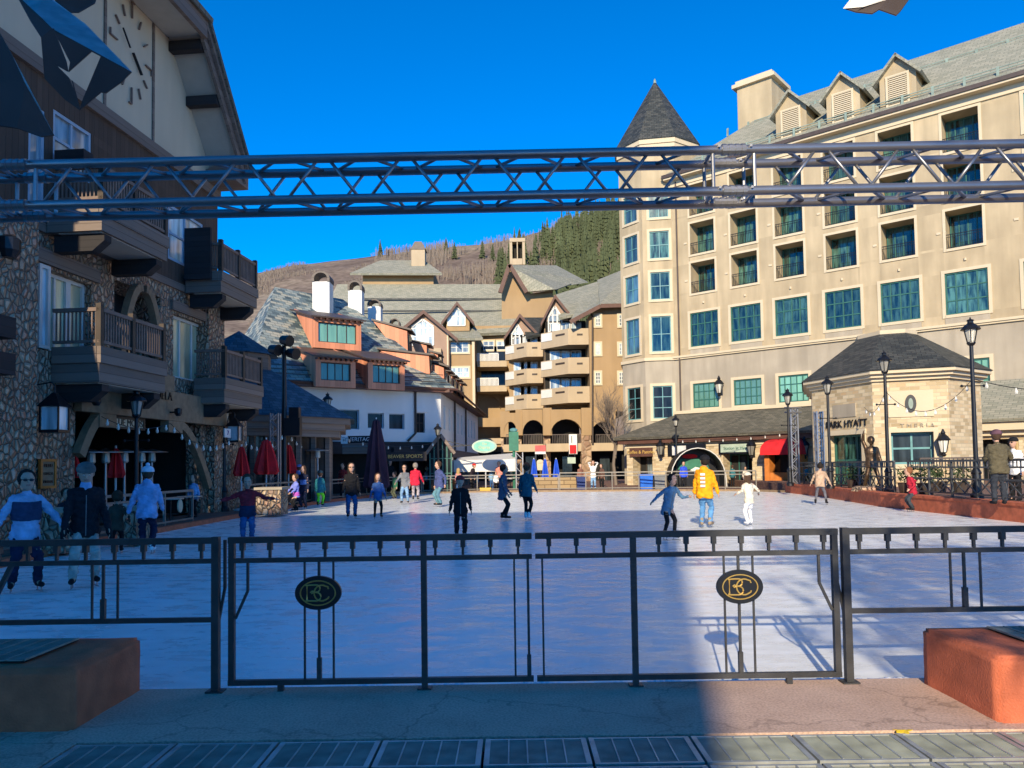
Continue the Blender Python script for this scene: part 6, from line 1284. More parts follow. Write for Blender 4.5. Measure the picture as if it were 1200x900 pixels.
rail_fence([(17.5, 33), (24, 31.5), (32, 30)], .4, 1.3, 'dense baluster fence on the terrace in front of the pavilion', name='terrace_fence', rails=(1, .12), balus=.16, mat='brownmetal', group='ornamental terrace railings')
# stone planters on the left edge
def planter(px0, px1, ytop, Y, lab):
    a_, c_ = at(px0, 600, Y), at(px1, 600, Y); h = at((px0 + px1) / 2, ytop, Y).z; b = MB(); b.box(a_.x, Y, -.02, c_.x, Y + .9, h); o = thing('stone_pillar', lab, 'pillar', (a_.x, Y, 0), 'low rubble pillars at the left of the ice'); b.build('pillar_body', M['rubble'], o)
    b = MB(); b.box(a_.x - .06, Y - .06, h, c_.x + .06, Y + .96, h + .09); b.build('pillar_cap', M['ltgrey'] if False else M['hotel2'], o)
planter(300, 329, 574, 27.8, 'low rubble pillar in front of the red umbrellas'); planter(138, 160, 599, 17.3, 'low rubble pillar between the two women on the left'); planter(48, 76, 601, 15.6, 'low rubble pillar behind the skating couple')
planter(224, 262, 573, 31, 'low rubble pillar at the foot of the far lodge pier')
# round emblems on the left railing
for px_, Y_, lab in ((205, 20.5, 'small round cream disc on the left railing, nearer one'), (243, 23.5, 'small round cream disc on the left railing, farther one')):
    p = at(px_, 594, Y_); b = MB(); b.prism([(-10.14, Y_ + .16 * math.cos(a), .55 + .2 * math.sin(a)) for a in [k * math.pi / 8 for k in range(16)]], (-.04, 0, 0)); solo(b, 'railing_disc', M['trim'], lab, 'disc', (-10.15, Y_, .35), 'round discs on the left railing')
# ================================================================ UMBRELLAS AND HEATERS
def closed_umbrella(p, h, r, mat, lab, group, pole=.9, name='closed_umbrella'):
    p = Vector(p); o = thing(name, lab, 'umbrella', p, group); n = 16; b = MB(); prof = [(.03, h), (.28 * r, h * .97), (.55 * r, h - (h - pole) * .35), (.85 * r, h - (h - pole) * .7), (r, pole + .12), (.8 * r, pole), (.1, pole + .1)]
    base = len(b.v)
    for r_, z in prof:
        for j in range(n): a = 2 * math.pi * j / n; rr = r_ * (1 + (.2 if j % 2 else -.28) + .1 * math.sin(j * 2.3 + z * 2)); b.v.append(Vector((p.x + rr * math.cos(a), p.y + rr * math.sin(a), p.z + z)))
    for k in range(len(prof) - 1):
        for j in range(n): b.f.append([k * n + j, k * n + (j + 1) % n, (k + 1) * n + (j + 1) % n, (k + 1) * n + j]); b.mi.append(0)
    b.f.append(list(range(n))); b.mi.append(0); b.build('canopy', mat, o, False)
    b = MB(); b.tube([p, p + Vector((0, 0, h + .08))], .035, 8); b.lathe(p, [(.3, 0), (.3, .06), (.05, .1)], 10); b.build('pole', M['ltgrey'], o); return o
gR = 'closed red umbrellas on the left terrace'
for px, Y, yt, yb, r, lab in ((283, 31.0, 523, 558, .3, 'closed red umbrella touching the far lodge pier'), (312, 33, 515, 556, .48, 'closed red umbrella just left of the truss tower, largest of the red ones'), (330, 38, 520, 556, .4, 'closed red umbrella partly behind the floodlight pole'), (338, 36, 521, 555, .36, 'closed red umbrella right of the floodlight pole')):
    p = at(px, 500, Y); closed_umbrella((p.x, Y, 0), at(px, yt, Y).z, r, M['red'], lab, gR, at(px, yb, Y).z)
for px, Y, lab in ((136, 25.8, 'closed red umbrella inside the dark lodge entrance'), (84, 22.6, 'closed red umbrella half hidden by the left stone pier')):
    p = at(px, 500, Y); closed_umbrella((p.x, Y, 0), at(px, 525, Y).z, .27, M['red'], lab, gR, at(px, 560, Y).z)
p = at(441, 500, 44.5); closed_umbrella((p.x, 44.5, 0), at(441, 491, 44.5).z, .68, M['plum'], 'large closed plum umbrella in front of the white building', 'x', .5); bpy.data.objects[-1]
for o in bpy.data.objects:
    if o.get('group') == 'x': del o['group']
for px, lab in ((625, 'closed blue umbrella left of the stacked sandstone wall sign'), (638, 'middle one of the closed blue umbrellas'), (651, 'rightmost closed blue umbrella near the red sign')):
    p = at(px, 500, 56); closed_umbrella((p.x, 56, 0), at(px, 538, 56).z, .26, M['bluecloth'], lab, 'closed blue umbrellas behind the far railing', at(px, 562, 56).z)
def heater(p, h, lab, r=.5):
    p = Vector(p); o = thing('patio_heater', lab, 'patio heater', p, 'steel patio heaters on the left terraces'); b = MB(); b.lathe(p, [(.22, 0), (.22, .55), (.06, .62), (.045, h - .45)], 10); b.build('stand', M['alu'], o)
    b = MB(); b.lathe(p, [(.1, h - .45), (.14, h - .4), (.12, h - .12), (.09, h - .1)], 10); b.build('burner', M['galv'], o); b = MB(); b.lathe(p, [(r, h - .1), (r, h - .08), (.12, h), (.02, h + .03)], 16); b.build('reflector_hood', M['alu'], o)
for px, Y, y, lab in ((107, 24.6, 527, 'patio heater nearest the left pier in the lodge entrance'), (124, 25.3, 527, 'second patio heater in the lodge entrance'), (146, 26.2, 527, 'patio heater left of the lodge lamp post'), (166, 27, 527, 'patio heater right of the lodge lamp post'), (178, 27.6, 527, 'rightmost patio heater in the lodge entrance'),
                      (347, 38, 529, 'patio heater right of the closed red umbrellas'), (357, 40, 525, 'patio heater behind the woman in navy'), (372, 37.5, 526, 'patio heater behind the child in green trousers')):
    p = at(px, 500, Y); heater((p.x, Y, 0), at(px, y, Y).z, lab, .55)
p = at(293, 500, 37); o = thing('open_umbrella', 'open pale blue umbrella behind the red ones', 'umbrella', (p.x, 37, 0)); b = MB(); b.lathe((p.x, 37, 0), [(.9, 2.5), (.92, 2.53), (.05, 2.95)], 8); b.build('canopy', M['fr_blue'], o); b = MB(); b.tube([(p.x, 37, 0), (p.x, 37, 2.9)], .03, 6); b.build('pole', M['alu'], o)
# ================================================================ STRING LIGHTS
def string(pa, pb, sag, n, lab):
    pa, pb = Vector(pa), Vector(pb); o = thing('string_lights', lab, 'string lights', pa, 'bulb strings around the rink'); pts = [pa + (pb - pa) * k / 16 - Vector((0, 0, sag * 4 * (k / 16) * (1 - k / 16))) for k in range(17)]
    b = MB(); b.tube(pts, .012, 4); b.build('cable', M['black'], o); b = MB()
    for k in range(n):
        f = (k + .5) / n; q = pa + (pb - pa) * f - Vector((0, 0, sag * 4 * f * (1 - f) + .12)); b.ball(q, .05, None, .07, 6, 4); b.tube([q + Vector((0, 0, .05)), q + Vector((0, 0, .12))], .025, 4)
    b.build('bulb', M['bulb'], o)
top = lambda k, z: LP[k].location + Vector((0, 0, z))
string(top('a', 3.75), top('b', 3.9), .9, 9, 'bulb string between the two lamp posts in front of the pavilion'); string(top('b', 3.9), (16.8, 36.5, 4.2), .5, 5, 'bulb string from the statue lamp post to the pavilion'); string(top('a', 3.75), (17.5, 19, 4.1), .6, 7, 'bulb string leaving the picture at the right edge')
string(LW.P(8.8, 3.2, 1.0), LW.P(5.2, 3.2, 1.0), .25, 7, 'bulb string under the lodge beam, left part'); string(LW.P(5.2, 3.2, 1.0), LW.P(.8, 2.85, 1.0), .5, 9, 'bulb string under the lodge beam, right part')
string(LW.P(-.5, 3.1, .6), (at(333, 500, 35).x, 35, 3.3), .6, 9, 'bulb string between the lodge and the floodlight pole'); string((at(333, 500, 35).x, 35, 3.5), top('g', 3.4), .7, 10, 'bulb string between the floodlight pole and the next lamp post')
string(top('f', 3.3), top('g', 3.6), .5, 9, 'bulb string in front of the white building shopfronts'); string(top('e', 3.3), HW.P(HW.hit(940, 522, 5)[0], 3.7, 5), .15, 9, 'bulb string along the arcade eave')
# ================================================================ FAR PLAZA THINGS
def crate(name, lab, cat, x0, y0, x1, y1, Y, dep, mat, lid=None, group=None):
    a_, c_ = at(x0, y0, Y), at(x1, y1, Y); o = thing(name, lab, cat, ((a_.x + c_.x) / 2, Y, c_.z), group); b = MB(); h = a_.z - c_.z; b.hexa([(a_.x + .04, Y + .04, c_.z), (c_.x - .04, Y + .04, c_.z), (c_.x - .04, Y + dep, c_.z), (a_.x + .04, Y + dep, c_.z)], [(a_.x, Y, a_.z), (c_.x, Y, a_.z), (c_.x, Y + dep + .05, a_.z), (a_.x, Y + dep + .05, a_.z)]); b.build('bin_body' if 'bin' in name else 'body', mat, o)
    b = MB(); b.box(a_.x - .03, Y - .04, a_.z + .002, c_.x + .03, Y + dep + .08, a_.z + .07); b.build('lid', lid or mat, o); return o
crate('waste_bin', 'bright blue waste bin behind the far railing', 'waste bin', 750, 557, 765.5, 577, 50.8, .8, M['bluebin'], None, 'waste bins behind the far railing'); crate('waste_bin', 'grey waste bin beside the blue one', 'waste bin', 767, 558, 780, 577, 50.8, .8, M['greybin'], None, 'waste bins behind the far railing')
crate('waste_bin', 'dark blue waste bin left of the man shading his eyes', 'waste bin', 676, 560, 687, 577, 52, .8, mat_plain('navy_plastic', (.01, .03, .14), .5), None, 'waste bins behind the far railing')
crate('storage_box', 'yellow box behind the far railing', 'box', 562, 573, 575, 579, 52.6, .5, M['yellow'])
b = MB(); a_, c_ = at(626, 560, 54), at(676, 578, 54); b.box(a_.x, 54, 0, c_.x, 55, a_.z); solo(b, 'sandstone_wall', M['hay'], 'low stacked sandstone wall behind the far railing', 'wall', (a_.x, 54, 0))
b = MB(); a_, c_ = at(600, 562, 56), at(620, 578, 56)
# wooden crates rack
o = thing('wooden_rack', 'wooden rack of small boxes right of the man in the blue sweater', 'rack', at(525, 578, 53)); b = MB(); a_, c_ = at(520, 562, 53), at(538, 578, 53)
for k in range(4): z = c_.z + (a_.z - c_.z) * k / 3; b.box(a_.x, 53, z, c_.x, 53.5, z + .06)
for k in range(4): x = a_.x + (c_.x - a_.x) * k / 3; b.box(x - .03, 53.01, c_.z, x + .03, 53.49, a_.z + .05)
b.build('shelf', M['orange'], o); b = MB()
for k in range(9): x = a_.x + .12 + (c_.x - a_.x) * (k % 3) / 3; z = c_.z + .07 + (a_.z - c_.z) * (k // 3) / 3; b.box(x, 53.1, z, x + .2, 53.4, z + .2)
b.build('small_box', M['beam'], o)
# white canopy (big square umbrella side on) and signs in the middle distance
o = thing('white_canopy', 'low white canvas canopy in front of the tan hotel', 'canopy', at(570, 560, 57)); a_, c_ = at(533, 531, 56), at(606, 544, 56); b = MB()
slab_roof(b, (a_.x, 55, c_.z + .15), (c_.x, 55, c_.z + .4), (c_.x, 58.5, a_.z), (a_.x, 58.5, a_.z - .3), .06); b.box(a_.x, 54.93, c_.z - .5, c_.x, 54.99, c_.z + .35); b.build('canvas', M['fr_white'], o); b = MB()
for x in (a_.x + .1, (a_.x + c_.x) / 2, c_.x - .1): b.box(x - .04, 55.0, 0, x + .04, 55.08, c_.z); 
b.build('canopy_post', M['alu'], o)
w = Wall((at(565, 520, 52).x, 52), (1, 0), (0, -1)); o = thing('oval_sign', 'green oval sign hanging on a bracket above the white canopy', 'sign', w.P(0, 3.5)); cz = at(568, 523, 52).z; cx = 0.15
b = MB(); b.prism([w.P(cx + .85 * math.cos(a), cz + .45 * math.sin(a), 0) for a in [k * math.pi / 12 for k in range(24)]], (0, -.1, 0)); b.build('sign_board', M['signgreen'], o); b = MB(); b.prism([w.P(cx + .72 * math.cos(a), cz + .34 * math.sin(a), .102) for a in [k * math.pi / 12 for k in range(24)]], (0, -.02, 0)); b.build('sign_face', M['gl_lite'], o)
text_mesh('lettering', 'The', .22, wall_mat(w, cx, cz + .16, .135), M['trim'], o); text_mesh('lettering', 'Osprey', .26, wall_mat(w, cx, cz - .08, .135), M['trim'], o); b = MB(); b.bar(w.P(-2.4, cz, -.05), w.P(-.7, cz + .1, -.05), .07); b.bar(w.P(-2.4, cz + .4, -.05), w.P(-1.2, cz + .1, -.05), .05); b.build('bracket', M['black'], o)
b = MB(); p = at(602, 514, 56); b.lathe((p.x, 56, 0), [(.12, 0), (.1, p.z - .9)], 8); o = thing('kiosk_post', 'green round-topped post sign beside the white canopy', 'sign post', (p.x, 56, 0)); b.build('post', M['green'], o); b = MB(); b.box(p.x - .35, 55.8, p.z - .9, p.x + .35, 56.2, p.z + .5); b.build('panel', M['green'], o); b = MB(); b.ball((p.x, 56, p.z + .62), .3, .2, .16); b.build('cap', M['fr_teal'], o)
# hanging banner white over red on the tan hotel
o = pxsign('hanging_banner', 'tall banner, white above red, hanging on the tan hotel pier', 666.5, 509, 676.5, 532, 79, M['white'], [], M['red'], .06, 'banner'); a_, c_ = at(667.5, 521.5, 78.9), at(675.5, 531.3, 78.9); b = MB(); b.box(a_.x, 78.86, c_.z, c_.x, 78.92, a_.z); b.build('red_panel', M['red'], o); b = MB(); a_, c_ = at(669.5, 511, 78.9), at(670.5, 519, 78.9); b.box(a_.x, 78.88, c_.z, c_.x, 78.92, a_.z); b.build('printed_mark', M['black'], o)
o = pxsign('shop_sign', 'red and white shop sign above the blue umbrellas', 627, 522, 639.5, 529, 57, mat_plain('rose_sign', (.5, .09, .08), .6), [], M['white'], .1); a_, c_ = at(627, 529.3, 56.9), at(639.5, 532, 56.9); b = MB(); b.box(a_.x, 56.9, c_.z, c_.x, 57.0, a_.z); b.build('lower_board', M['ltgrey'], o); b = MB(); b.box(a_.x, 57.01, 0, a_.x + .1, 57.1, a_.z); b.box(c_.x - .1, 57.01, 0, c_.x, 57.1, a_.z); b.build('sign_leg', M['black'], o)
o = pxsign('round_board', 'cream round-topped board between the blue umbrellas', 629, 541, 636.5, 551, 56.5, M['trim'], [], M['black'], .06); b = MB(); p = at(633, 541, 56.45); b.ball(p, .24, .05, .16); b.build('rounded_top', M['trim'], o); b = MB(); b.box(p.x - .04, 56.52, 0, p.x + .04, 56.6, p.z - .6); b.build('board_leg', M['fr_brown'], o)
o = pxsign('small_sign', 'pale green small sign hanging in the tan hotel arcade', 665, 536, 674.5, 543, 70, M['signgreen'], [], M['white'], .05); b = MB(); p = at(670, 536, 69.9); b.box(p.x - .3, 69.95, p.z, p.x - .26, 69.99, p.z + .7); b.box(p.x + .26, 69.95, p.z, p.x + .3, 69.99, p.z + .7); b.build('hanger', M['black'], o)
# red arched awning booth with orange wood front
wA = HW; a_ = HW.hit(946, 545, 4.4)[0]; c_ = HW.hit(902, 545, 4.4)[0]; o = thing('red_awning_booth', 'orange wooden booth front under a domed red awning', 'booth', HW.P((a_ + c_) / 2, 0, 5.5))
b = MB(); N = 8; z0, z1 = 2.15, 3.25; mid = (a_ + c_) / 2
for k in range(N):
    p0, p1 = math.pi / 2 * k / N, math.pi / 2 * (k + 1) / N; d0, d1 = 4.4 + 1.4 * math.cos(p0), 4.4 + 1.4 * math.cos(p1); y0_, y1_ = z0 + .3 + (z1 - z0 - .3) * math.sin(p0), z0 + .3 + (z1 - z0 - .3) * math.sin(p1); s0, s1 = .12 + .5 * (1 - math.cos(p0)), .12 + .5 * (1 - math.cos(p1))
    b.hexa([HW.P(a_ + s0 - .2, y0_, d0), HW.P(c_ - s0 + .2, y0_, d0), HW.P(c_ - s0 + .2, y0_, 4.41), HW.P(a_ + s0 - .2, y0_, 4.41)], [HW.P(a_ + s1 - .2, y1_, d1), HW.P(c_ - s1 + .2, y1_, d1), HW.P(c_ - s1 + .2, y1_, 4.41), HW.P(a_ + s1 - .2, y1_, 4.41)])
b.wbox(HW, a_ - .09, c_ + .09, z0, z0 + .297, 5.72, 5.8); b.wbox(HW, a_ - .09, a_ - .04, z0, z0 + .297, 4.41, 5.72); b.wbox(HW, c_ + .04, c_ + .09, z0, z0 + .297, 4.41, 5.72); b.build('awning', M['red'], o)
b = MB(); b.wbox(HW, a_, a_ + .35, 0, z0, 4.3, 5.3); b.wbox(HW, c_ - .35, c_, 0, z0, 4.3, 5.3); b.wbox(HW, a_ + .36, c_ - .36, 0, .95, 5.1, 5.25); b.build('wooden_front', M['orange'], o)
b = MB(); b.wbox(HW, a_ + .36, c_ - .36, .96, z0, 4.32, 4.36); b.build('booth_back', M['gl_dark'], o)
# black arched tent with white rim
p = at(819, 577, 53.5); a_ = at(786, 577, 53.5); c_ = at(852, 577, 53.5); zt = at(819, 525, 53.5).z; o = thing('arched_tent', 'black arched tent with white rim in front of the arcade', 'tent', (p.x, 53.5, 0)); rx = (c_.x - a_.x) / 2; N = 14
arc = [(p.x - rx * math.cos(math.pi * k / N), 53.5, zt * math.sin(math.pi * k / N) ** .8) for k in range(N + 1)]
b = MB()
for k in range(N): q0, q1 = Vector(arc[k]), Vector(arc[k + 1]); b.face([q0, q1, q1 + Vector((0, 1.8, 0)), q0 + Vector((0, 1.8, 0))])
b.face([Vector(q) + Vector((0, 1.8, 0)) for q in arc]); b.build('canvas', M['black'], o); b = MB(); b.tube(arc, .035, 6); b.build('rim', M['fr_white'], o)
b = MB(); b.prism([(p.x - .9, 55.2, zt - .75), (p.x + .9, 55.2, zt - .75), (p.x + 1.4, 55.2, zt - 1.9), (p.x - .2, 55.2, zt - 1.5), (p.x - 1.3, 55.2, zt - 1.5)], (0, -.03, 0)); b.build('green_panel', M['green'], o); b = MB(); b.prism([(p.x - .2, 55.15, zt - 1.55), (p.x + 1.4, 55.15, zt - 1.95), (p.x + 1.4, 55.15, 1.1), (p.x + .2, 55.15, 1.4)], (0, -.02, 0)); b.build('white_panel', M['white'], o); b = MB(); b.prism([(p.x + .35 * math.cos(a) * 1.6 - .2, 55.1, zt - .55 + .16 * math.sin(a)) for a in [k * math.pi / 6 for k in range(12)]], (0, -.02, 0)); b.build('red_badge', M['red'], o)
# bare grey tree right of the tan hotel
rs = random.Random(21)
def bare_tree(p, h, r, lab, rs, n=6, shade_leaves=0, mat='bark', name='bare_tree', tw=.012, depth=4):
    p = Vector(p); o = thing(name, lab, 'tree', p); b = MB(); c = MB()
    def br(a, d, L_, r_, dep):
        m_ = a + d * L_ * .5 + Vector((rs.uniform(-1, 1), rs.uniform(-1, 1), rs.uniform(-.5, .5))) * L_ * .07; e = a + d * L_
        (b if dep == 0 else c).tube([a, m_, e], r_, 6 if dep < 2 else 4, r_ * .6, cap=False)
        if dep >= depth: return
        for k in range(4 if dep < 4 else 5):
            nd = (d + Vector((rs.uniform(-1, 1), rs.uniform(-1, 1), rs.uniform(-.15, .75))) * .75).normalized(); s_ = a + d * L_ * rs.uniform(.45, 1); br(s_, nd, L_ * rs.uniform(.55, .8), r_ * .5, dep + 1)
    br(p, Vector((0, 0, 1)), h * .38, r, 0)
    if shade_leaves:  # leaf scraps added to the bare crown to thicken its cast shadow
        for q in range(shade_leaves):
            v0 = c.v[rs.randrange(len(c.v))]
            if v0.z < h * .3: continue
            d = lambda: Vector((rs.uniform(-1, 1), rs.uniform(-1, 1), rs.uniform(-1, 1))) * .16
            a_ = v0 + d(); c.face([a_, a_ + d(), a_ + d()])
    b.build('trunk', M[mat], o); c.build('crown', M[mat], o); return o
pp = at(722, 575, 62); bare_tree((pp.x, 62, 0), 8.5, .16, 'bare grey tree between the tan hotel and the turret', rs, mat='twig', depth=5)
bare_tree((2.4, -7.5, 0), 11, .26, 'bare tree behind the viewer that shades the right of the ice', rs, mat='bark', depth=5, shade_leaves=6000)
bare_tree((5.4, -6.6, 0), 10.5, .24, 'second bare tree behind the viewer on the right', rs, mat='bark', depth=5, shade_leaves=6000)
# terrace furniture: dark shrubs in pots
for k, (px, Y) in enumerate(((1000, 34), (1012, 33.5), (1062, 28), (1085, 27), (1100, 29), (1125, 27.5))):
    p = at(px, 560, Y); o = thing('potted_shrub', ['potted shrub left of the statue feet', 'potted shrub under the bronze statue', 'potted shrub left of the child in the red vest', 'potted shrub right of the child in the red vest', 'potted shrub under the pavilion window', 'potted shrub left of the tall lamp post'][k], 'shrub', (p.x, Y, .4), 'potted shrubs on the right terrace')
    b = MB(); b.lathe((p.x, Y, .4), [(.22, 0), (.3, .4), (.33, .42)], 10); b.build('pot', M['fr_brown'], o); b = MB()
    for q in range(130):
        a = rs.uniform(0, 6.28); r_ = rs.uniform(.05, .42); z = .85 + rs.uniform(0, .55); c = Vector((p.x + r_ * math.cos(a), Y + r_ * math.sin(a), z)); d1 = Vector((rs.uniform(-1, 1), rs.uniform(-1, 1), rs.uniform(-1, 1))) * .12; d2 = Vector((rs.uniform(-1, 1), rs.uniform(-1, 1), rs.uniform(-1, 1))) * .12; b.face([c, c + d1, c + d2])
    b.build('foliage', M['needle2'], o)
# chairs and tables on the far left terrace
def cafe_set(px, Y, lab):
    p = at(px, 560, Y); o = thing('cafe_table', lab, 'table', (p.x, Y, 0), 'cafe tables on the left terraces'); b = MB(); b.lathe((p.x, Y, 0), [(.4, .72), (.4, .76)], 14); b.build('table_top', M['galv'], o); b = MB(); b.lathe((p.x, Y, 0), [(.25, 0), (.03, .05), (.03, .72)], 8); b.build('leg', M['black'], o)
for px, Y, lab in ((200, 24.5, 'cafe table at the lodge entrance, nearest the ice'), (222, 26.5, 'cafe table farther along the lodge'), (470, 52.5, 'cafe table by the white building shopfront'), (585, 55, 'cafe table under the white canopy'), (598, 56, 'second cafe table under the white canopy')): cafe_set(px, Y, lab)
# ================================================================ PEOPLE
def loft(mb, rings, n=14):
    base = len(mb.v)
    for c, ax, ay in rings:
        for j in range(n): a = 2 * math.pi * j / n; mb.v.append(c + ax * math.cos(a) + ay * math.sin(a))
    for k in range(len(rings) - 1):
        for j in range(n): mb.f.append([base + k * n + j, base + k * n + (j + 1) % n, base + (k + 1) * n + (j + 1) % n, base + (k + 1) * n + j]); mb.mi.append(0)
    mb.f.append([base + j for j in range(n)][::-1]); mb.f.append([base + (len(rings) - 1) * n + j for j in range(n)]); mb.mi += [0, 0]
def cap_(mb, p, q, r0, r1, n=10):
    p, q = Vector(p), Vector(q); d = (q - p).normalized(); pts = [p - d * r0 * .95, p - d * r0 * .6, p, q, q + d * r1 * .6, q + d * r1 * .95]; mb.tube(pts, [r0 * .3, r0 * .8, r0, r1, r1 * .8, r1 * .3], n)
def remesh(mb, voxel, sm=3, wr=0, seed=0, name='x'):
    me = bpy.data.meshes.new('tmp'); me.from_pydata([tuple(v) for v in mb.v], [], mb.f); me.update()
    bm = bmesh.new(); bm.from_mesh(me); bmesh.ops.recalc_face_normals(bm, faces=bm.faces); bm.to_mesh(me); bm.free()
    ob = bpy.data.objects.new('tmp', me); COL.objects.link(ob); md = ob.modifiers.new('r', 'REMESH'); md.mode = 'VOXEL'; md.voxel_size = voxel
    dg = bpy.context.evaluated_depsgraph_get(); dg.update(); out = bpy.data.meshes.new_from_object(ob.evaluated_get(dg)); bpy.data.objects.remove(ob); bpy.data.meshes.remove(me)
    bm = bmesh.new(); bm.from_mesh(out)
    for _ in range(sm): bmesh.ops.smooth_vert(bm, verts=bm.verts, factor=.5, use_axis_x=True, use_axis_y=True, use_axis_z=True)
    if wr:
        bm.normal_update(); s = Vector((seed * 3.1, seed, 0))
        for v in bm.verts:
            c = v.co; v.co = c + v.normal * wr * (noise.noise(Vector((c.x * 9, c.y * 9, c.z * 16)) + s) + .5 * noise.noise(Vector((c.x * 22, c.y * 22, c.z * 30)) + s))
    for f in bm.faces: f.smooth = True
    bm.to_mesh(out); bm.free(); out.name = name; return out
def attach(me, name, mat, root):
    me.transform(WM[root].inverted()); me.materials.clear(); me.materials.append(mat); o = bpy.data.objects.new(name, me); COL.objects.link(o); o.parent = root; WM[o] = WM[root].copy(); return o
SKIN = mat_plain('skin', (.50, .29, .20), .55, var=.06); SKIND = mat_plain('tanned_skin', (.36, .20, .13), .55, var=.06)
MC = {}
def cm(name, c, rough=.85):
    if name not in MC: MC[name] = mat_plain(name, c, rough, var=.32, scale=6, bump=.35, spec=.2)
    return MC[name]
def ik(a, t, l1, l2, pole):
    d = t - a; L = min(d.length, (l1 + l2) * .995); dn = d.normalized(); x = (l1 * l1 - l2 * l2 + L * L) / (2 * L); h = math.sqrt(max(0, l1 * l1 - x * x)); pv = (pole - dn * pole.dot(dn)).normalized()
    return a + dn * x + pv * h, a + dn * L
def person(px, fy, hy, face, lab, top, bot, shoe=('black_boot', (.012, .012, .014)), hair=('brown_hair', (.07, .04, .025)), hat=None, skates=True, z=None, Y=None, lean=4, fl=(-.06, 0), fr=(.06, 0), hl=None, hr=None, squat=0, kid=1.0, long_hair=False, gloves=None, glasses=False, hood=False, fl_z=0, fr_z=0, twist=0, skirt=None, vest=None, bulk=1.0, pom=False, headpitch=0, headyaw=0, bag=None, sit=False, group=None, skin=SKIN, chest=None, solid=None, collar=None, name='person', scale_h=None):
    z = ICE if z is None else z; bulk = 1 + (bulk - 1) * .7
    p = on(px, fy, z) if Y is None else Vector((at(px, 550, Y).x, Y, z)); Hh = at(px, hy, p.y).z - z
    if scale_h: Hh = scale_h
    root = thing(name, lab, 'statue' if solid else 'person', p, group)
    f = R(face) + math.atan2(-p.x, p.y); F = Vector((math.sin(f), -math.cos(f), 0)); Rt = Vector((-math.cos(f), -math.sin(f), 0)); U = Vector((0, 0, 1))
    if hat: Hh *= .985
    near = Hh > 0 and p.y < 20; vx = .0085 if p.y < 14 else (.012 if near else .017)
    H = Hh; lift = (.045 if skates else .0) * 1.0
    L3 = lambda x, y, zz: p + Rt * (x * H) + F * (y * H) + U * (zz * H)
    la = R(lean); up = (U * math.cos(la) + F * math.sin(la)); fw = (F * math.cos(la) - U * math.sin(la))
    hs = kid; headr = .068 * (hs if hs < 1.05 else hs * .95)
    torso = .30 * (1 if kid == 1 else .97); hipz = (.50 if kid == 1 else .47) - squat
    P = L3((fl[0] + fr[0]) / 2 * .6, -.30 * math.sin(la) * .55, hipz + lift * .5)
    sh_c = P + up * (.315 * H); neck = P + up * (.365 * H); hd = neck + (up * .5 + U * .5) * (headr * 1.35 * H) + fw * (.012 * H)
    tw = R(twist); rt2 = (Rt * math.cos(tw) + F * math.sin(tw)); fw2 = (fw * math.cos(tw) - Rt * math.sin(tw))
    # scale so that the head top reaches the right height
    topz = hd.z + headr * 1.18 * H; err = (p.z + Hh) - topz
    if not sit:
        for v in (P, sh_c, neck, hd): v.z += err * .9
    HW_ = .042 if kid == 1 else .04
    hips = [P - rt2 * (HW_ * H), P + rt2 * (HW_ * H)]; SW_ = .093 * (1 if kid == 1 else .93)
    shs = [sh_c - rt2 * (SW_ * H) - up * .012 * H, sh_c + rt2 * (SW_ * H) - up * .012 * H]
    ank = [L3(fl[0], fl[1], .045 + lift + fl_z), L3(fr[0], fr[1], .045 + lift + fr_z)]
    leg = max((hips[0] - ank[0]).length, (hips[1] - ank[1]).length) / 2 * 1.012; leg = max(leg, .215 * H)
    kn = []
    for k in (0, 1):
        a_, t_ = ik(hips[k], ank[k], leg, leg, F + Rt * (.15 if k else -.15)); kn.append(a_); ank[k] = t_
    if hl is None: hl = (-.14, .03, .44)
    if hr is None: hr = (.14, .03, .44)
    hands = [L3(*hl), L3(*hr)]; el = []
    for k in (0, 1):
        a_, t_ = ik(shs[k], hands[k], .165 * H, .145 * H, -F * .8 - U * .5 + Rt * (.35 if k else -.35)); el.append(a_); hands[k] = t_
    B = MB()
    # head with features
    hy_ = R(headyaw); hp = R(headpitch); hf = (F * math.cos(hy_) + Rt * math.sin(hy_)); hr_ = (Rt * math.cos(hy_) - F * math.sin(hy_)); hu = U * math.cos(hp) + hf * math.sin(hp); hf = hf * math.cos(hp) - U * math.sin(hp); h = headr * H
    loft(B, [(hd - hu * h * 1.15 + hf * h * .28, hr_ * h * .28, hf * h * .25), (hd - hu * h * .95 + hf * h * .2, hr_ * h * .5, hf * h * .55), (hd - hu * h * .45 + hf * h * .05, hr_ * h * .72, hf * h * .85), (hd, hr_ * h * .82, hf * h * .98), (hd + hu * h * .5, hr_ * h * .82, hf * h * 1.0), (hd + hu * h * .95, hr_ * h * .62, hf * h * .75), (hd + hu * h * 1.18, hr_ * h * .25, hf * h * .3)])
    cap_(B, hd + hf * h * .92 + hu * h * .1, hd + hf * h * 1.16 - hu * h * .22, h * .07, h * .12, 6); cap_(B, hd + hf * h * .86 - hu * h * .52 - hr_ * h * .15, hd + hf * h * .86 - hu * h * .52 + hr_ * h * .15, h * .1, h * .1, 6)
    for s_ in (-1, 1): cap_(B, hd + hr_ * h * .82 * s_ + hu * h * .08, hd + hr_ * h * .84 * s_ - hu * h * .25, h * .13, h * .09, 6)
    cap_(B, neck - up * .03 * H, hd - hu * h * .5, .029 * H, .028 * H * min(1.15, hs))
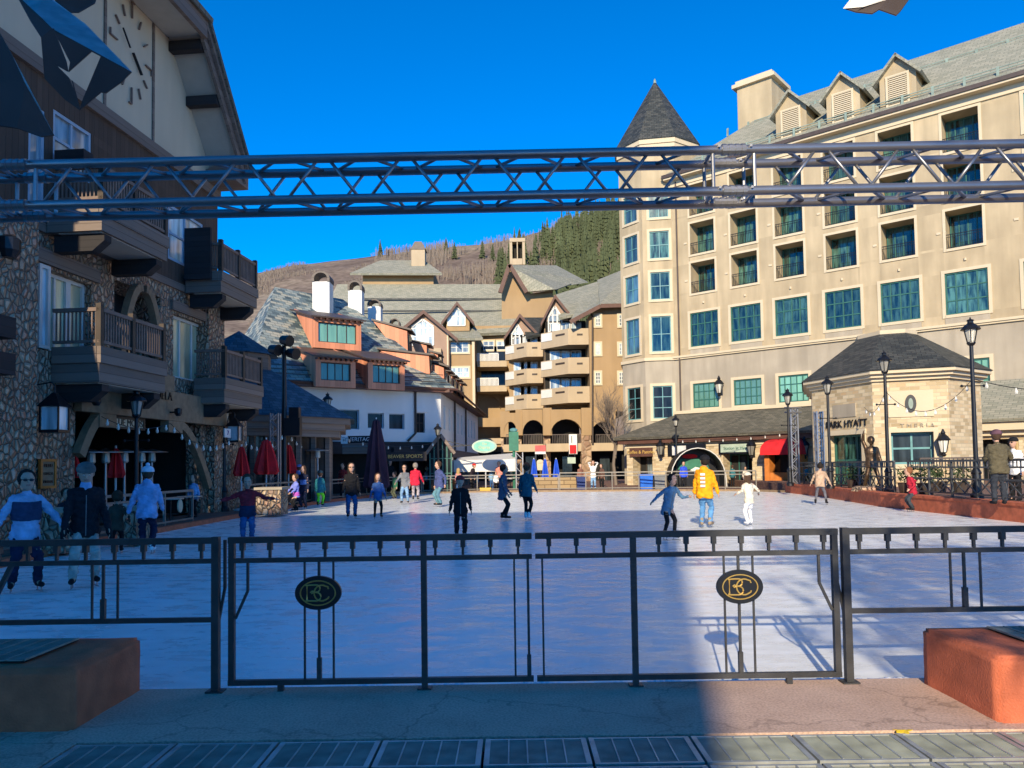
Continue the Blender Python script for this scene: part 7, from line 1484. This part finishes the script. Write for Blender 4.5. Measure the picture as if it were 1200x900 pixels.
    def torso_(mb, g, z0=-.03, z1=.335):
        prof = [(-.06, .082, .062), (-.01, .09, .066), (.06, .078, .058), (.13, .076, .056), (.21, .086, .062), (.27, .092, .06), (.31, .085, .05), (.345, .045, .036)]
        loft(mb, [(P + up * (k * H) , rt2 * ((a + g) * H * bulk), fw2 * ((b + g) * H * bulk)) for k, a, b in prof if z0 <= k <= z1 + .02])
    torso_(B, -.006, -.07, .35)
    for k in (0, 1):
        cap_(B, shs[k], el[k], .028 * H, .022 * H); cap_(B, el[k], hands[k], .021 * H, .0145 * H)
        cap_(B, hips[k], kn[k], .046 * H, .031 * H); cap_(B, kn[k], ank[k], .031 * H, .021 * H); cap_(B, ank[k], ank[k] + F * .06 * H - U * .022 * H, .018 * H, .014 * H)
        # hand
        d = (hands[k] - el[k]).normalized(); sd_ = d.cross(F if abs(d.dot(F)) < .8 else U).normalized(); 
        if sd_.dot(F) < 0 and abs(d.dot(F)) < .8: sd_ = -sd_
        side = F - d * d.dot(F)
        side = side.normalized() if side.length > .25 else (U - d * d.dot(U)).normalized(); pn = d.cross(side).normalized(); inn = pn if pn.dot(-Rt if k else Rt) > 0 else -pn
        w_ = hands[k]; hl_ = .052 * H; loft(B, [(w_, side * .014 * H, pn * .011 * H), (w_ + d * hl_ * .5, side * .024 * H, pn * .0115 * H), (w_ + d * hl_, side * .024 * H, pn * .010 * H)], 8)
        for q, (o_, ln) in enumerate(((.017, .85), (.006, 1.0), (-.006, .93), (-.017, .72))):
            a0 = w_ + d * hl_ * .9 + side * o_ * H; a1 = a0 + (d * .9 + inn * .25) * ln * .026 * H; a2 = a1 + (d * .65 + inn * .6) * ln * .022 * H; r0 = max(.0054 * H, vx * .62); cap_(B, a0, a1, r0, r0 * .95, 6); cap_(B, a1, a2, r0 * .95, r0 * .8, 6)
        a0 = w_ + d * hl_ * .25 + side * .02 * H; a1 = a0 + (d * .6 + side * .75).normalized() * .026 * H; a2 = a1 + (d * .9 + side * .3 + inn * .2).normalized() * .02 * H; r0 = max(.006 * H, vx * .65); cap_(B, a0, a1, r0 * 1.15, r0, 6); cap_(B, a1, a2, r0, r0 * .8, 6)
    mk = solid
    body = attach(remesh(B, vx, 2, name='body'), 'body', solid or skin, root)
    sd = random.Random(int(px * 7 + fy)).random() * 9
    if not solid and near or solid:
        e = MB(); 
        for s_ in (-1, 1): e.ball(hd + hf * h * .93 + hr_ * h * .3 * s_ + hu * h * .08, h * .1, None, h * .06, 8, 5)
        e.build('eyes', M['fr_white'] if not solid else solid, root)
        if not solid:
            e = MB()
            for s_ in (-1, 1): e.ball(hd + hf * h * 1.0 + hr_ * h * .3 * s_ + hu * h * .08, h * .05, None, h * .05, 6, 4); e.bar(hd + hf * h * .98 + hr_ * h * .16 * s_ + hu * h * .26, hd + hf * h * .93 + hr_ * h * .44 * s_ + hu * h * .26, h * .05)
            e.build('pupils_and_brows', M['fr_brown'], root); e = MB(); cap_(e, hd + hf * h * .95 - hu * h * .5 - hr_ * h * .2, hd + hf * h * .95 - hu * h * .5 + hr_ * h * .2, h * .045, h * .045, 6); e.build('lips', cm('lips', (.32, .09, .08)), root)
    # jacket / top
    T_ = MB(); torso_(T_, .014, -.07 if not vest == 'short' else .0, .35)
    slv = .8 if top[0].startswith('short_') else 1
    for k in (0, 1):
        cap_(T_, shs[k], el[k], .034 * H * bulk, .029 * H * bulk)
        if slv == 1: cap_(T_, el[k], el[k] + (hands[k] - el[k]) * .96, .0295 * H * bulk, .0215 * H * bulk)
    cap_(T_, shs[0] - rt2 * -.01 * H, shs[1], .034 * H, .034 * H); cap_(T_, neck - up * .05 * H, neck - up * .012 * H, .044 * H, .036 * H)
    if hood: T_.ball(neck - fw2 * .045 * H - up * .02 * H, .06 * H, .045 * H, .05 * H, 10, 7)
    if skirt: loft(T_, [(P - up * .10 * H, rt2 * .108 * H, fw2 * .082 * H), (P + up * .02 * H, rt2 * .1 * H, fw2 * .075 * H)])
    jk = attach(remesh(T_, vx * 1.1, 3, .013 * H if not solid else .005, sd, 'top'), 'top', solid or cm(*top), root)
    if chest:   # contrasting upper/lower block
        pr0 = [(-.06, .082, .062), (-.01, .09, .066), (.06, .078, .058), (.13, .076, .056), (.21, .086, .062), (.27, .092, .06), (.31, .085, .05), (.345, .045, .036)]
        def pa_(k):
            for q in range(7):
                if pr0[q][0] <= k <= pr0[q + 1][0]: f_ = (k - pr0[q][0]) / (pr0[q + 1][0] - pr0[q][0]); return [pr0[q][m_] + (pr0[q + 1][m_] - pr0[q][m_]) * f_ for m_ in (1, 2)]
            return pr0[0][1:]
        c_ = MB(); loft(c_, [(P + up * (k * H), rt2 * ((pa_(k)[0] + .020) * H * bulk), fw2 * ((pa_(k)[1] + .020) * H * bulk)) for k in [chest[2] + (chest[3] - chest[2]) * q / 5 for q in range(6)]], 22); attach(remesh(c_, vx, 2, .008 * H, sd, 'panel'), 'chest_panel', cm(chest[0], chest[1]), root)
    if near and not solid and abs(face) < 60 and not chest:
        zp = MB(); q_ = [P + up * (k * H) + fw2 * ((b_k + .0205) * H * bulk) for k, b_k in ((-.04, .064), (.03, .061), (.10, .057), (.17, .058), (.24, .061), (.29, .055))]
        zp.tube(q_, .006, 5); zp.build('zip', M['greybin'], jk)
    if collar: c_ = MB(); cap_(c_, neck - up * .035 * H + fw2 * .012 * H, neck - up * .0 * H + fw2 * .012 * H, .049 * H, .042 * H, 12); c_.build('collar', cm(*collar), root, True)
    b_ = MB(); loft(b_, [(P + up * (k * H), rt2 * ((a + .003) * H * bulk), fw2 * ((b + .003) * H * bulk)) for k, a, b in ((-.065, .078, .056), (-.02, .086, .062), (.015, .078, .056))])
    thin = .86 if bot[0].startswith('legging') else 1.0
    for k in (0, 1):
        cap_(b_, hips[k] - U * .01 * H, kn[k], .054 * H * thin, .041 * H * thin); cap_(b_, kn[k], ank[k] + (kn[k] - ank[k]) * .04, .0405 * H * thin, (.035 if thin == 1 else .027) * H)
    attach(remesh(b_, vx * 1.1, 3, .012 * H if thin == 1 and not solid else .003, sd + 3, 'bottom'), 'trousers', solid or cm(*bot), root)
    s_m = solid or cm(*shoe)
    for k in (0, 1):
        a_ = ank[k]; s_ = MB(); dn = U * -.04 * H; toe = (F * .98 + Rt * (.18 if k else -.18)).normalized()
        cap_(s_, a_ + U * .035 * H, a_ + dn * .3, .030 * H, .027 * H); cap_(s_, a_ + dn * .55 - toe * .012 * H, a_ + dn * .62 + toe * .088 * H, .0255 * H, .0225 * H)
        o = attach(remesh(s_, vx, 2, name='boot'), 'skate' if skates else 'shoe', s_m, root)
        if skates and not solid:
            bl = MB(); q0, q1 = a_ + dn * 1.0 - toe * .04 * H, a_ + dn * 1.0 + toe * .115 * H; bl.bar(q0 - U * .038 * H, q1 - U * .038 * H, .006, .012); bl.bar(q0 + toe * .03 * H - U * .036 * H, q0 + toe * .03 * H, .008, .02); bl.bar(q1 - toe * .04 * H - U * .036 * H, q1 - toe * .04 * H, .008, .02); bl.build('blade', M['alu'], o)
    if gloves:
        g_ = MB()
        for k in (0, 1):
            d = (hands[k] - el[k]).normalized(); cap_(g_, hands[k] - d * .01 * H, hands[k] + d * .035 * H, .021 * H, .027 * H); cap_(g_, hands[k] + d * .04 * H, hands[k] + d * .085 * H, .024 * H, .014 * H); cap_(g_, hands[k] + d * .02 * H + F * .015 * H, hands[k] + d * .05 * H + F * .035 * H, .011 * H, .009 * H)
        attach(remesh(g_, vx * .8, 1, name='gloves'), 'gloves', cm(*gloves), root)
    # hair / hat
    hr_m = solid or cm(*hair); q = MB()
    hk = .9 if hat else 1.0; q.ball(hd - hf * h * .24 + hu * h * (.12 if hat else .3), h * 1.04 * hk, h * 1.06 * hk, h * 1.14 * hk, 14, 9, Matrix((hr_, hf, hu)).transposed())
    if long_hair: cap_(q, hd - hf * h * .5, hd - hf * h * .75 - hu * h * 2.3, h * .9, h * .6); cap_(q, hd - hf * h * .3 + hr_ * h * .68, hd - hf * h * .25 + hr_ * h * .72 - hu * h * 1.8, h * .4, h * .3); cap_(q, hd - hf * h * .3 - hr_ * h * .68, hd - hf * h * .25 - hr_ * h * .72 - hu * h * 1.8, h * .4, h * .3)
    attach(remesh(q, vx * .9, 1, .012 * h * 8 * .6, sd, 'hair'), 'hair', hr_m, root)
    if hat:
        t_ = MB(); loft(t_, [(hd + hu * h * .3 - hf * h * .08, hr_ * h * 1.06, hf * h * 1.16), (hd + hu * h * .65 - hf * h * .1, hr_ * h * 1.05, hf * h * 1.14), (hd + hu * h * 1.02 - hf * h * .12, hr_ * h * .9, hf * h * .98), (hd + hu * h * 1.26 - hf * h * .14, hr_ * h * .55, hf * h * .6), (hd + hu * h * 1.38 - hf * h * .14, hr_ * h * .2, hf * h * .22)], 16)
        if 'cap' in hat[0]: loft(t_, [(hd + hu * h * .45 + hf * h * .9, hr_ * h * .75, hf * h * .75), (hd + hu * h * .52 + hf * h * .9, hr_ * h * .75, hf * h * .75)], 12)
        hm = attach(remesh(t_, vx * .8, 1, name='hat'), 'hat', cm(*hat), root)
        if pom: t_ = MB(); t_.ball(hd + hu * h * 1.55 - hf * h * .14, h * .36); t_.build('pompom', cm(*hat), hm, True)
    if glasses: g_ = MB(); g_.ball(hd + hf * h * .99 + hr_ * h * .33 + hu * h * .1, h * .25, h * .08, h * .16, 10, 6, Matrix((hr_, hf, hu)).transposed()); g_.ball(hd + hf * h * .99 - hr_ * h * .33 + hu * h * .1, h * .25, h * .08, h * .16, 10, 6, Matrix((hr_, hf, hu)).transposed()); g_.bar(hd + hf * h * 1.0 + hr_ * h * .8 + hu * h * .16, hd + hf * h * 1.0 - hr_ * h * .8 + hu * h * .16, h * .08); g_.build('sunglasses', M['black'], root)
    return root
K = (.012, .012, .014); NAVY = (.012, .018, .045); JEAN = ('blue_jeans', (.04, .10, .24)); LJEAN = ('light_jeans', (.20, .34, .52)); BLK = ('black_cloth', K); LEG = ('leggings_black', K); NV = ('navy_trousers', NAVY)
BLOND = ('blond_hair', (.45, .30, .13)); DH = ('dark_hair', (.02, .015, .012)); BH = ('brown_hair', (.07, .04, .025))
WSK = ('white_boot', (.75, .75, .76)); BSK = ('black_boot', K)
# --- skaters
person(30, 694, 553, 8, 'woman in sunglasses and pale blue fleece with navy chest, arms spread, holding her partner', ('pale_blue_fleece', (.30, .42, .60)), NV, hair=DH, glasses=True, gloves=('black_glove', K), hl=(.30, .08, .47), hr=(-.26, .08, .45)[0:0] or (-.27, .10, .44), lean=6, fl=(.10, .0), fr=(-.09, .03), chest=('navy_panel', (.035, .05, .10), .13, .30), bulk=1.12) if False else None
person(30, 694, 553, 8, 'woman in sunglasses and pale blue fleece with navy chest, arms spread wide', ('pale_blue_fleece', (.30, .42, .60)), NV, hair=DH, glasses=True, gloves=('black_glove', K), hl=(-.29, .10, .50), hr=(.28, .06, .44), lean=6, fl=(-.085, .02), fr=(.10, -.02), chest=('navy_panel', (.035, .05, .10), .13, .29), bulk=1.15)
person(101, 688, 542, 4, 'man in black zip jacket and beige trousers looking down at his skates', ('black_fleece', (.014, .014, .018)), ('beige_trousers', (.42, .38, .33)), hair=BH, hl=(-.17, .07, .40), hr=(.17, .10, .45), gloves=('black_glove', K), lean=7, fl=(-.06, -.02), fr=(.10, .05), headpitch=18, bulk=1.2, collar=('pale_blue_collar', (.25, .40, .62)), hat=('grey_beanie', (.12, .12, .11)))
person(172, 650, 546, 172, 'woman seen from behind in pale blue hooded jacket and white bobble hat', ('ice_blue_jacket', (.26, .38, .60)), NV, shoe=WSK, hat=('white_beanie', (.55, .60, .68)), pom=True, hood=True, hl=(-.22, .05, .44), hr=(.15, .12, .50), lean=8, fl=(-.05, 0), fr=(.05, .02), bulk=1.2)
person(137, 649, 576, 178, 'small child in dark olive jacket seen from behind holding a hand', ('olive_jacket', (.06, .05, .035)), LEG, kid=1.3, hair=BH, hr=(.18, .04, .50), lean=3)
person(77, 648, 573, 10, 'child in dark jacket and jeans half hidden behind the man in black', ('charcoal_jacket', (.03, .03, .04)), JEAN, kid=1.2, hair=BH, lean=3)
person(290, 640, 557, 0, 'boy in red and navy sweater with both arms stretched out', ('red_sweater', (.28, .02, .03)), JEAN, kid=1.18, hair=BH, hl=(-.36, .04, .66), hr=(.36, .06, .655), lean=5, chest=('navy_band', (.015, .025, .06), -.03, .13), headpitch=20, bulk=1.12, fl=(-.055, 0), fr=(.055, .03))
person(347, 600, 556, -60, 'girl in blue and pink vest holding the rail of the left ice edge', ('blue_pink_vest', (.18, .22, .62)), LEG, kid=1.2, hair=BH, hl=(-.08, .2, .52), hr=(.1, .22, .52), chest=('pink_band', (.45, .10, .45), -.02, .09))
person(356, 597, 546, -35, 'woman in navy coat beside the girl in the vest', ('navy_coat', NAVY), NV, hair=BH, long_hair=True, chest=('blue_flash', (.1, .2, .5), .1, .22), skirt=True)
person(375, 594, 551, 165, 'child in teal camouflage jacket and bright green trousers', ('teal_jacket', (.02, .16, .20)), ('lime_trousers', (.16, .85, .04)), kid=1.2, hat=('dark_helmet', (.02, .05, .07)), bulk=1.2)
person(412, 608, 543, 3, 'woman in black jacket, sunglasses and jeans on the shaded ice', ('black_jacket', K), JEAN, hair=DH, long_hair=True, glasses=True, bulk=1.15, hl=(-.15, .04, .46), hr=(.15, .04, .46))
person(443, 608, 555, 5, 'girl in blue top and black leggings, hands at her sides', ('blue_top', (.05, .12, .30)), LEG, hair=BH, long_hair=True, kid=1.08, fl=(-.07, 0), fr=(.07, 0), hl=(-.17, .03, .47), hr=(.17, .03, .47))
person(463, 585, 553, -50, 'child in green jacket holding on to the far railing', ('green_jacket', (.04, .14, .08)), ('olive_trousers', (.09, .10, .06)), kid=1.2, hair=BH)
person(474, 591, 545, -8, 'person in grey jacket and light jeans with dark boots', ('grey_jacket', (.16, .17, .19)), LJEAN, hair=DH, glasses=True, fl=(-.09, 0), fr=(.06, .03), hr=(.2, .15, .55))
person(487, 587, 543, 175, 'skater in bright red jacket and grey trousers seen from behind', ('bright_red_jacket', (.60, .02, .05)), ('grey_trousers', (.36, .32, .34)), hair=('grey_hair', (.25, .22, .19)), bulk=1.25, hr=(.2, .1, .5))
person(515, 594, 541, -60, 'man in navy sweater and jeans standing in the sunny patch', ('navy_sweater', (.06, .08, .20)), ('teal_jeans', (.10, .22, .28)), hair=BH, bulk=1.15, hl=(-.17, -.05, .5))
person(540, 634, 557, 2, 'person in black T-shirt, black trousers and red beanie in mid rink', ('black_tshirt', (.010, .010, .012)), ('black_trousers', (.010, .010, .012)), hat=('maroon_beanie', (.28, .04, .04)), fl=(-.06, 0), fr=(.06, 0), hl=(-.17, -.04, .45), hr=(.17, .06, .46), bulk=1.18)
person(590, 610, 545, 80, 'girl in patterned grey top and dark leggings with black skates', ('grey_patterned_top', (.10, .11, .16)), LEG, hair=DH, hl=(-.1, .1, .5), hr=(.1, .1, .48), fl=(-.03, -.03), fr=(.05, .05), skirt=True)
person(618, 610, 543, 160, 'woman in dark teal sweater, black leggings and white skates', ('teal_sweater', (.02, .10, .13)), LEG, shoe=WSK, hair=BH, hl=(-.15, .05, .47), hr=(.14, .12, .52), fl=(-.03, 0), fr=(.02, .02), bulk=1.1)
person(786, 633, 556, 40, 'woman in steel blue top skating bent forward with her arms out', ('steel_blue_top', (.10, .20, .30)), LEG, hair=DH, hl=(-.20, .20, .66), hr=(.33, .0, .60), lean=18, fl=(-.03, .05), fr=(.06, -.08), squat=.04, skirt=True)
person(827, 619, 533, 165, 'man in bright orange hooded sweater and blue jeans seen from behind', ('orange_hoodie', (.95, .33, .01)), ('mid_jeans', (.10, .25, .45)), shoe=('tan_boot', (.30, .22, .14)), hair=DH, hood=True, bulk=1.3, fl=(-.05, 0), fr=(.05, .04), hl=(-.16, .05, .47), hr=(.17, .1, .44), hat=('black_cap', K), headyaw=-40)
pz = [o for o in bpy.data.objects if o.get('label', '').startswith('man in bright orange')][0]
b = MB(); c0 = WM[pz].translation; f_ = R(165) + math.atan2(-c0.x, c0.y); F_ = Vector((math.sin(f_), -math.cos(f_), 0)); Rt_ = Vector((-math.cos(f_), -math.sin(f_), 0))
text_mesh('back_print', 'II', .34, Matrix((-Rt_ * -1 if False else Rt_, Vector((0, 0, 1)), -F_)).transposed().to_4x4(), M['white'], None) if False else None
w = Wall((c0.x - F_.x * .205, c0.y - F_.y * .205), (-Rt_.x, -Rt_.y), (-F_.x, -F_.y))
for k, dz in enumerate((1.08, 1.18, 1.28, 1.38)): b.wbox(w, -.07 - .0, .05, ICE + dz, ICE + dz + .06, -.01, .012)
b.build('back_print', M['white'], pz)
person(879, 616, 553, -150, 'girl all in white with long brown hair and a furry hat, skating away', ('cream_jacket', (.62, .56, .44)), ('white_trousers', (.82, .82, .84)), shoe=WSK, hair=BH, long_hair=True, hat=('cream_fur_beanie', (.62, .55, .42)), fl=(-.1, -.10), fr=(.06, .06), hl=(-.24, .05, .60), hr=(.26, .1, .60), lean=7)
person(962, 592, 543, 170, 'person in tan jacket and grey leggings bending at the right kerb', ('tan_jacket', (.45, .31, .21)), ('legging_grey', (.12, .12, .14)), hair=DH, lean=16, fl=(-.12, 0), fr=(.12, .02), hl=(-.24, .12, .50), hr=(.22, .1, .50), shoe=('dark_boot', K), bulk=1.2)
person(1069, 600, 548, -70, 'child in red vest and dark trousers leaning on the red kerb', ('red_vest', (.40, .02, .04)), ('grey_snow_trousers', (.04, .05, .06)), kid=1.2, hair=('auburn_hair', (.22, .09, .04)), lean=10, hl=(-.18, .1, .52), hr=(.2, -.05, .62), bulk=1.15)
# --- people off the ice, right terrace and behind the far railing
def by(px, Y, z, hy, *a, **k): return person(px, 0, hy, *a, skates=False, z=z, Y=Y, **k)
by(1170, 20.9, .40, 503, -160, 'man in brown sweater and cap leaning on the terrace railing', ('brown_sweater', (.10, .085, .05)), ('dark_trousers', (.03, .035, .045)), hat=('plum_cap', (.12, .06, .08)), bulk=1.35, lean=5, hl=(-.1, .2, .62), hr=(.18, .18, .60))
by(1190, 22.6, .40, 512, -35, 'woman in white top, black cap and sunglasses at the right picture edge', ('white_top', (.8, .78, .74)), BLK, hair=BLOND, long_hair=True, hat=('black_cap', K), glasses=True)
by(801, 51.6, 0, 541, 5, 'person in cobalt blue sweater behind the far railing', ('cobalt_sweater', (.03, .08, .60)), BLK, hair=DH, bulk=1.25)
by(858, 54, 0, 545, 160, 'person in teal jacket facing the arcade shop', ('dull_teal_jacket', (.03, .13, .15)), BLK, hair=BH); by(873, 55, 0, 547, 20, 'person in cream sweater by the pale green shop sign', ('cream_sweater', (.6, .52, .42)), ('grey_trousers', (.36, .32, .34)), hair=BH)
by(695, 52.6, 0, 540, 0, 'man in white shirt and blue jacket shading his eyes with both hands', ('white_shirt', (.78, .76, .72)), LJEAN, hair=BH, hl=(-.08, .12, .93), hr=(.08, .12, .93), bulk=1.1)
by(705, 53.6, 0, 544, -30, 'person in brown coat beside the man shading his eyes', ('brown_coat', (.11, .06, .045)), BLK, hair=BH); by(680, 53.4, 0, 544, 20, 'person in red-brown coat behind the navy waste bin', ('rust_coat', (.22, .10, .07)), BLK, hair=BLOND)
by(537, 52.2, 0, 549, 175, 'blond child in pink top behind the far railing', ('pink_top', (.65, .25, .25)), JEAN, kid=1.2, hair=BLOND, long_hair=True); by(553, 53.2, 0, 543, 60, 'person in dark coat and red cap bending over behind the railing', ('dark_coat', (.03, .022, .03)), BLK, hat=('red_cap', (.7, .03, .02)), lean=22)
by(576, 55.5, 0, 548, 20, 'person in sky blue shirt under the white canopy', ('sky_blue_shirt', (.20, .36, .55)), JEAN, hair=BH); by(585, 54.5, 0, 541, -20, 'person in coral top under the white canopy', ('coral_top', (.70, .26, .2)), BLK, hair=BLOND); by(581, 53.5, 0, 553, 10, 'person in white top at the far railing under the canopy', ('white_top', (.8, .78, .74)), BLK, hair=BH, kid=1.1)
by(457, 51.5, 0, 539, 10, 'tall man in black coat behind the railing right of the plum umbrella', ('black_jacket', K), BLK, hair=BH); by(430, 49.5, 0, 551, 5, 'woman in dark red top behind the railing by the plum umbrella', ('dark_red_top', (.30, .02, .03)), BLK, hair=BH)
by(500, 53.5, 0, 547, 30, 'blond child in grey coat with turquoise bag behind the railing', ('grey_coat', (.12, .12, .12)), BLK, hair=BLOND, kid=1.2, chest=('turquoise_bag', (.02, .38, .55), .05, .2)); by(402, 43.6, 0, 543, -20, 'person in maroon jacket behind the woman in sunglasses and jeans', ('maroon_jacket', (.25, .03, .03)), BLK, hair=DH)
by(350, 36.2, 0, 544, 150, 'person in pale blue hooded top behind the left railing', ('pale_blue_hood', (.12, .19, .42)), NV, hair=BH, hood=True, hat=('pale_blue_beanie', (.12, .19, .42)))
by(706, 60, 0, 552, 40, 'person in pale top near the bare tree', ('straw_top', (.5, .42, .28)), BLK, hair=BH); by(914, 55.0, 0, 549, -10, 'person in dark top inside the orange booth', ('slate_top', (.05, .08, .12)), BLK, hair=BH)
by(945, 46.5, .4, 546, 150, 'person in teal coat on the terrace beside the truss towers', ('teal_coat', (.02, .16, .22)), BLK, hair=BH); by(227, 27.0, 0, 556, -30, 'seated-height child in pale blue at the lodge tables', ('ice_blue_jacket', (.26, .38, .60)), BLK, hair=BH, kid=1.25)
# --- bronze statue with raised arm on a rock plinth
sp = at(1022, 560, 31.5); base_z = at(1022, 572, 31.5).z
person(1022, 0, 512, 10, 'bronze statue of a man raising one arm, on the right terrace', BLK, BLK, solid=M['bronze'], skates=False, z=base_z, Y=31.5, hr=(.14, .02, 1.06), hl=(-.17, .04, .45), fl=(-.13, .06), fr=(.14, -.05), lean=2, bulk=1.35, name='bronze_statue')
o = thing('statue_plinth', 'rough rock plinth under the bronze statue', 'plinth', (sp.x, 31.5, .4)); b = MB(); b.lathe((sp.x, 31.5, .4), [(.85, 0), (.8, .15), (.62, max(.2, base_z - .42))], 9, .3); b.build('rock', M['rubble'], o)
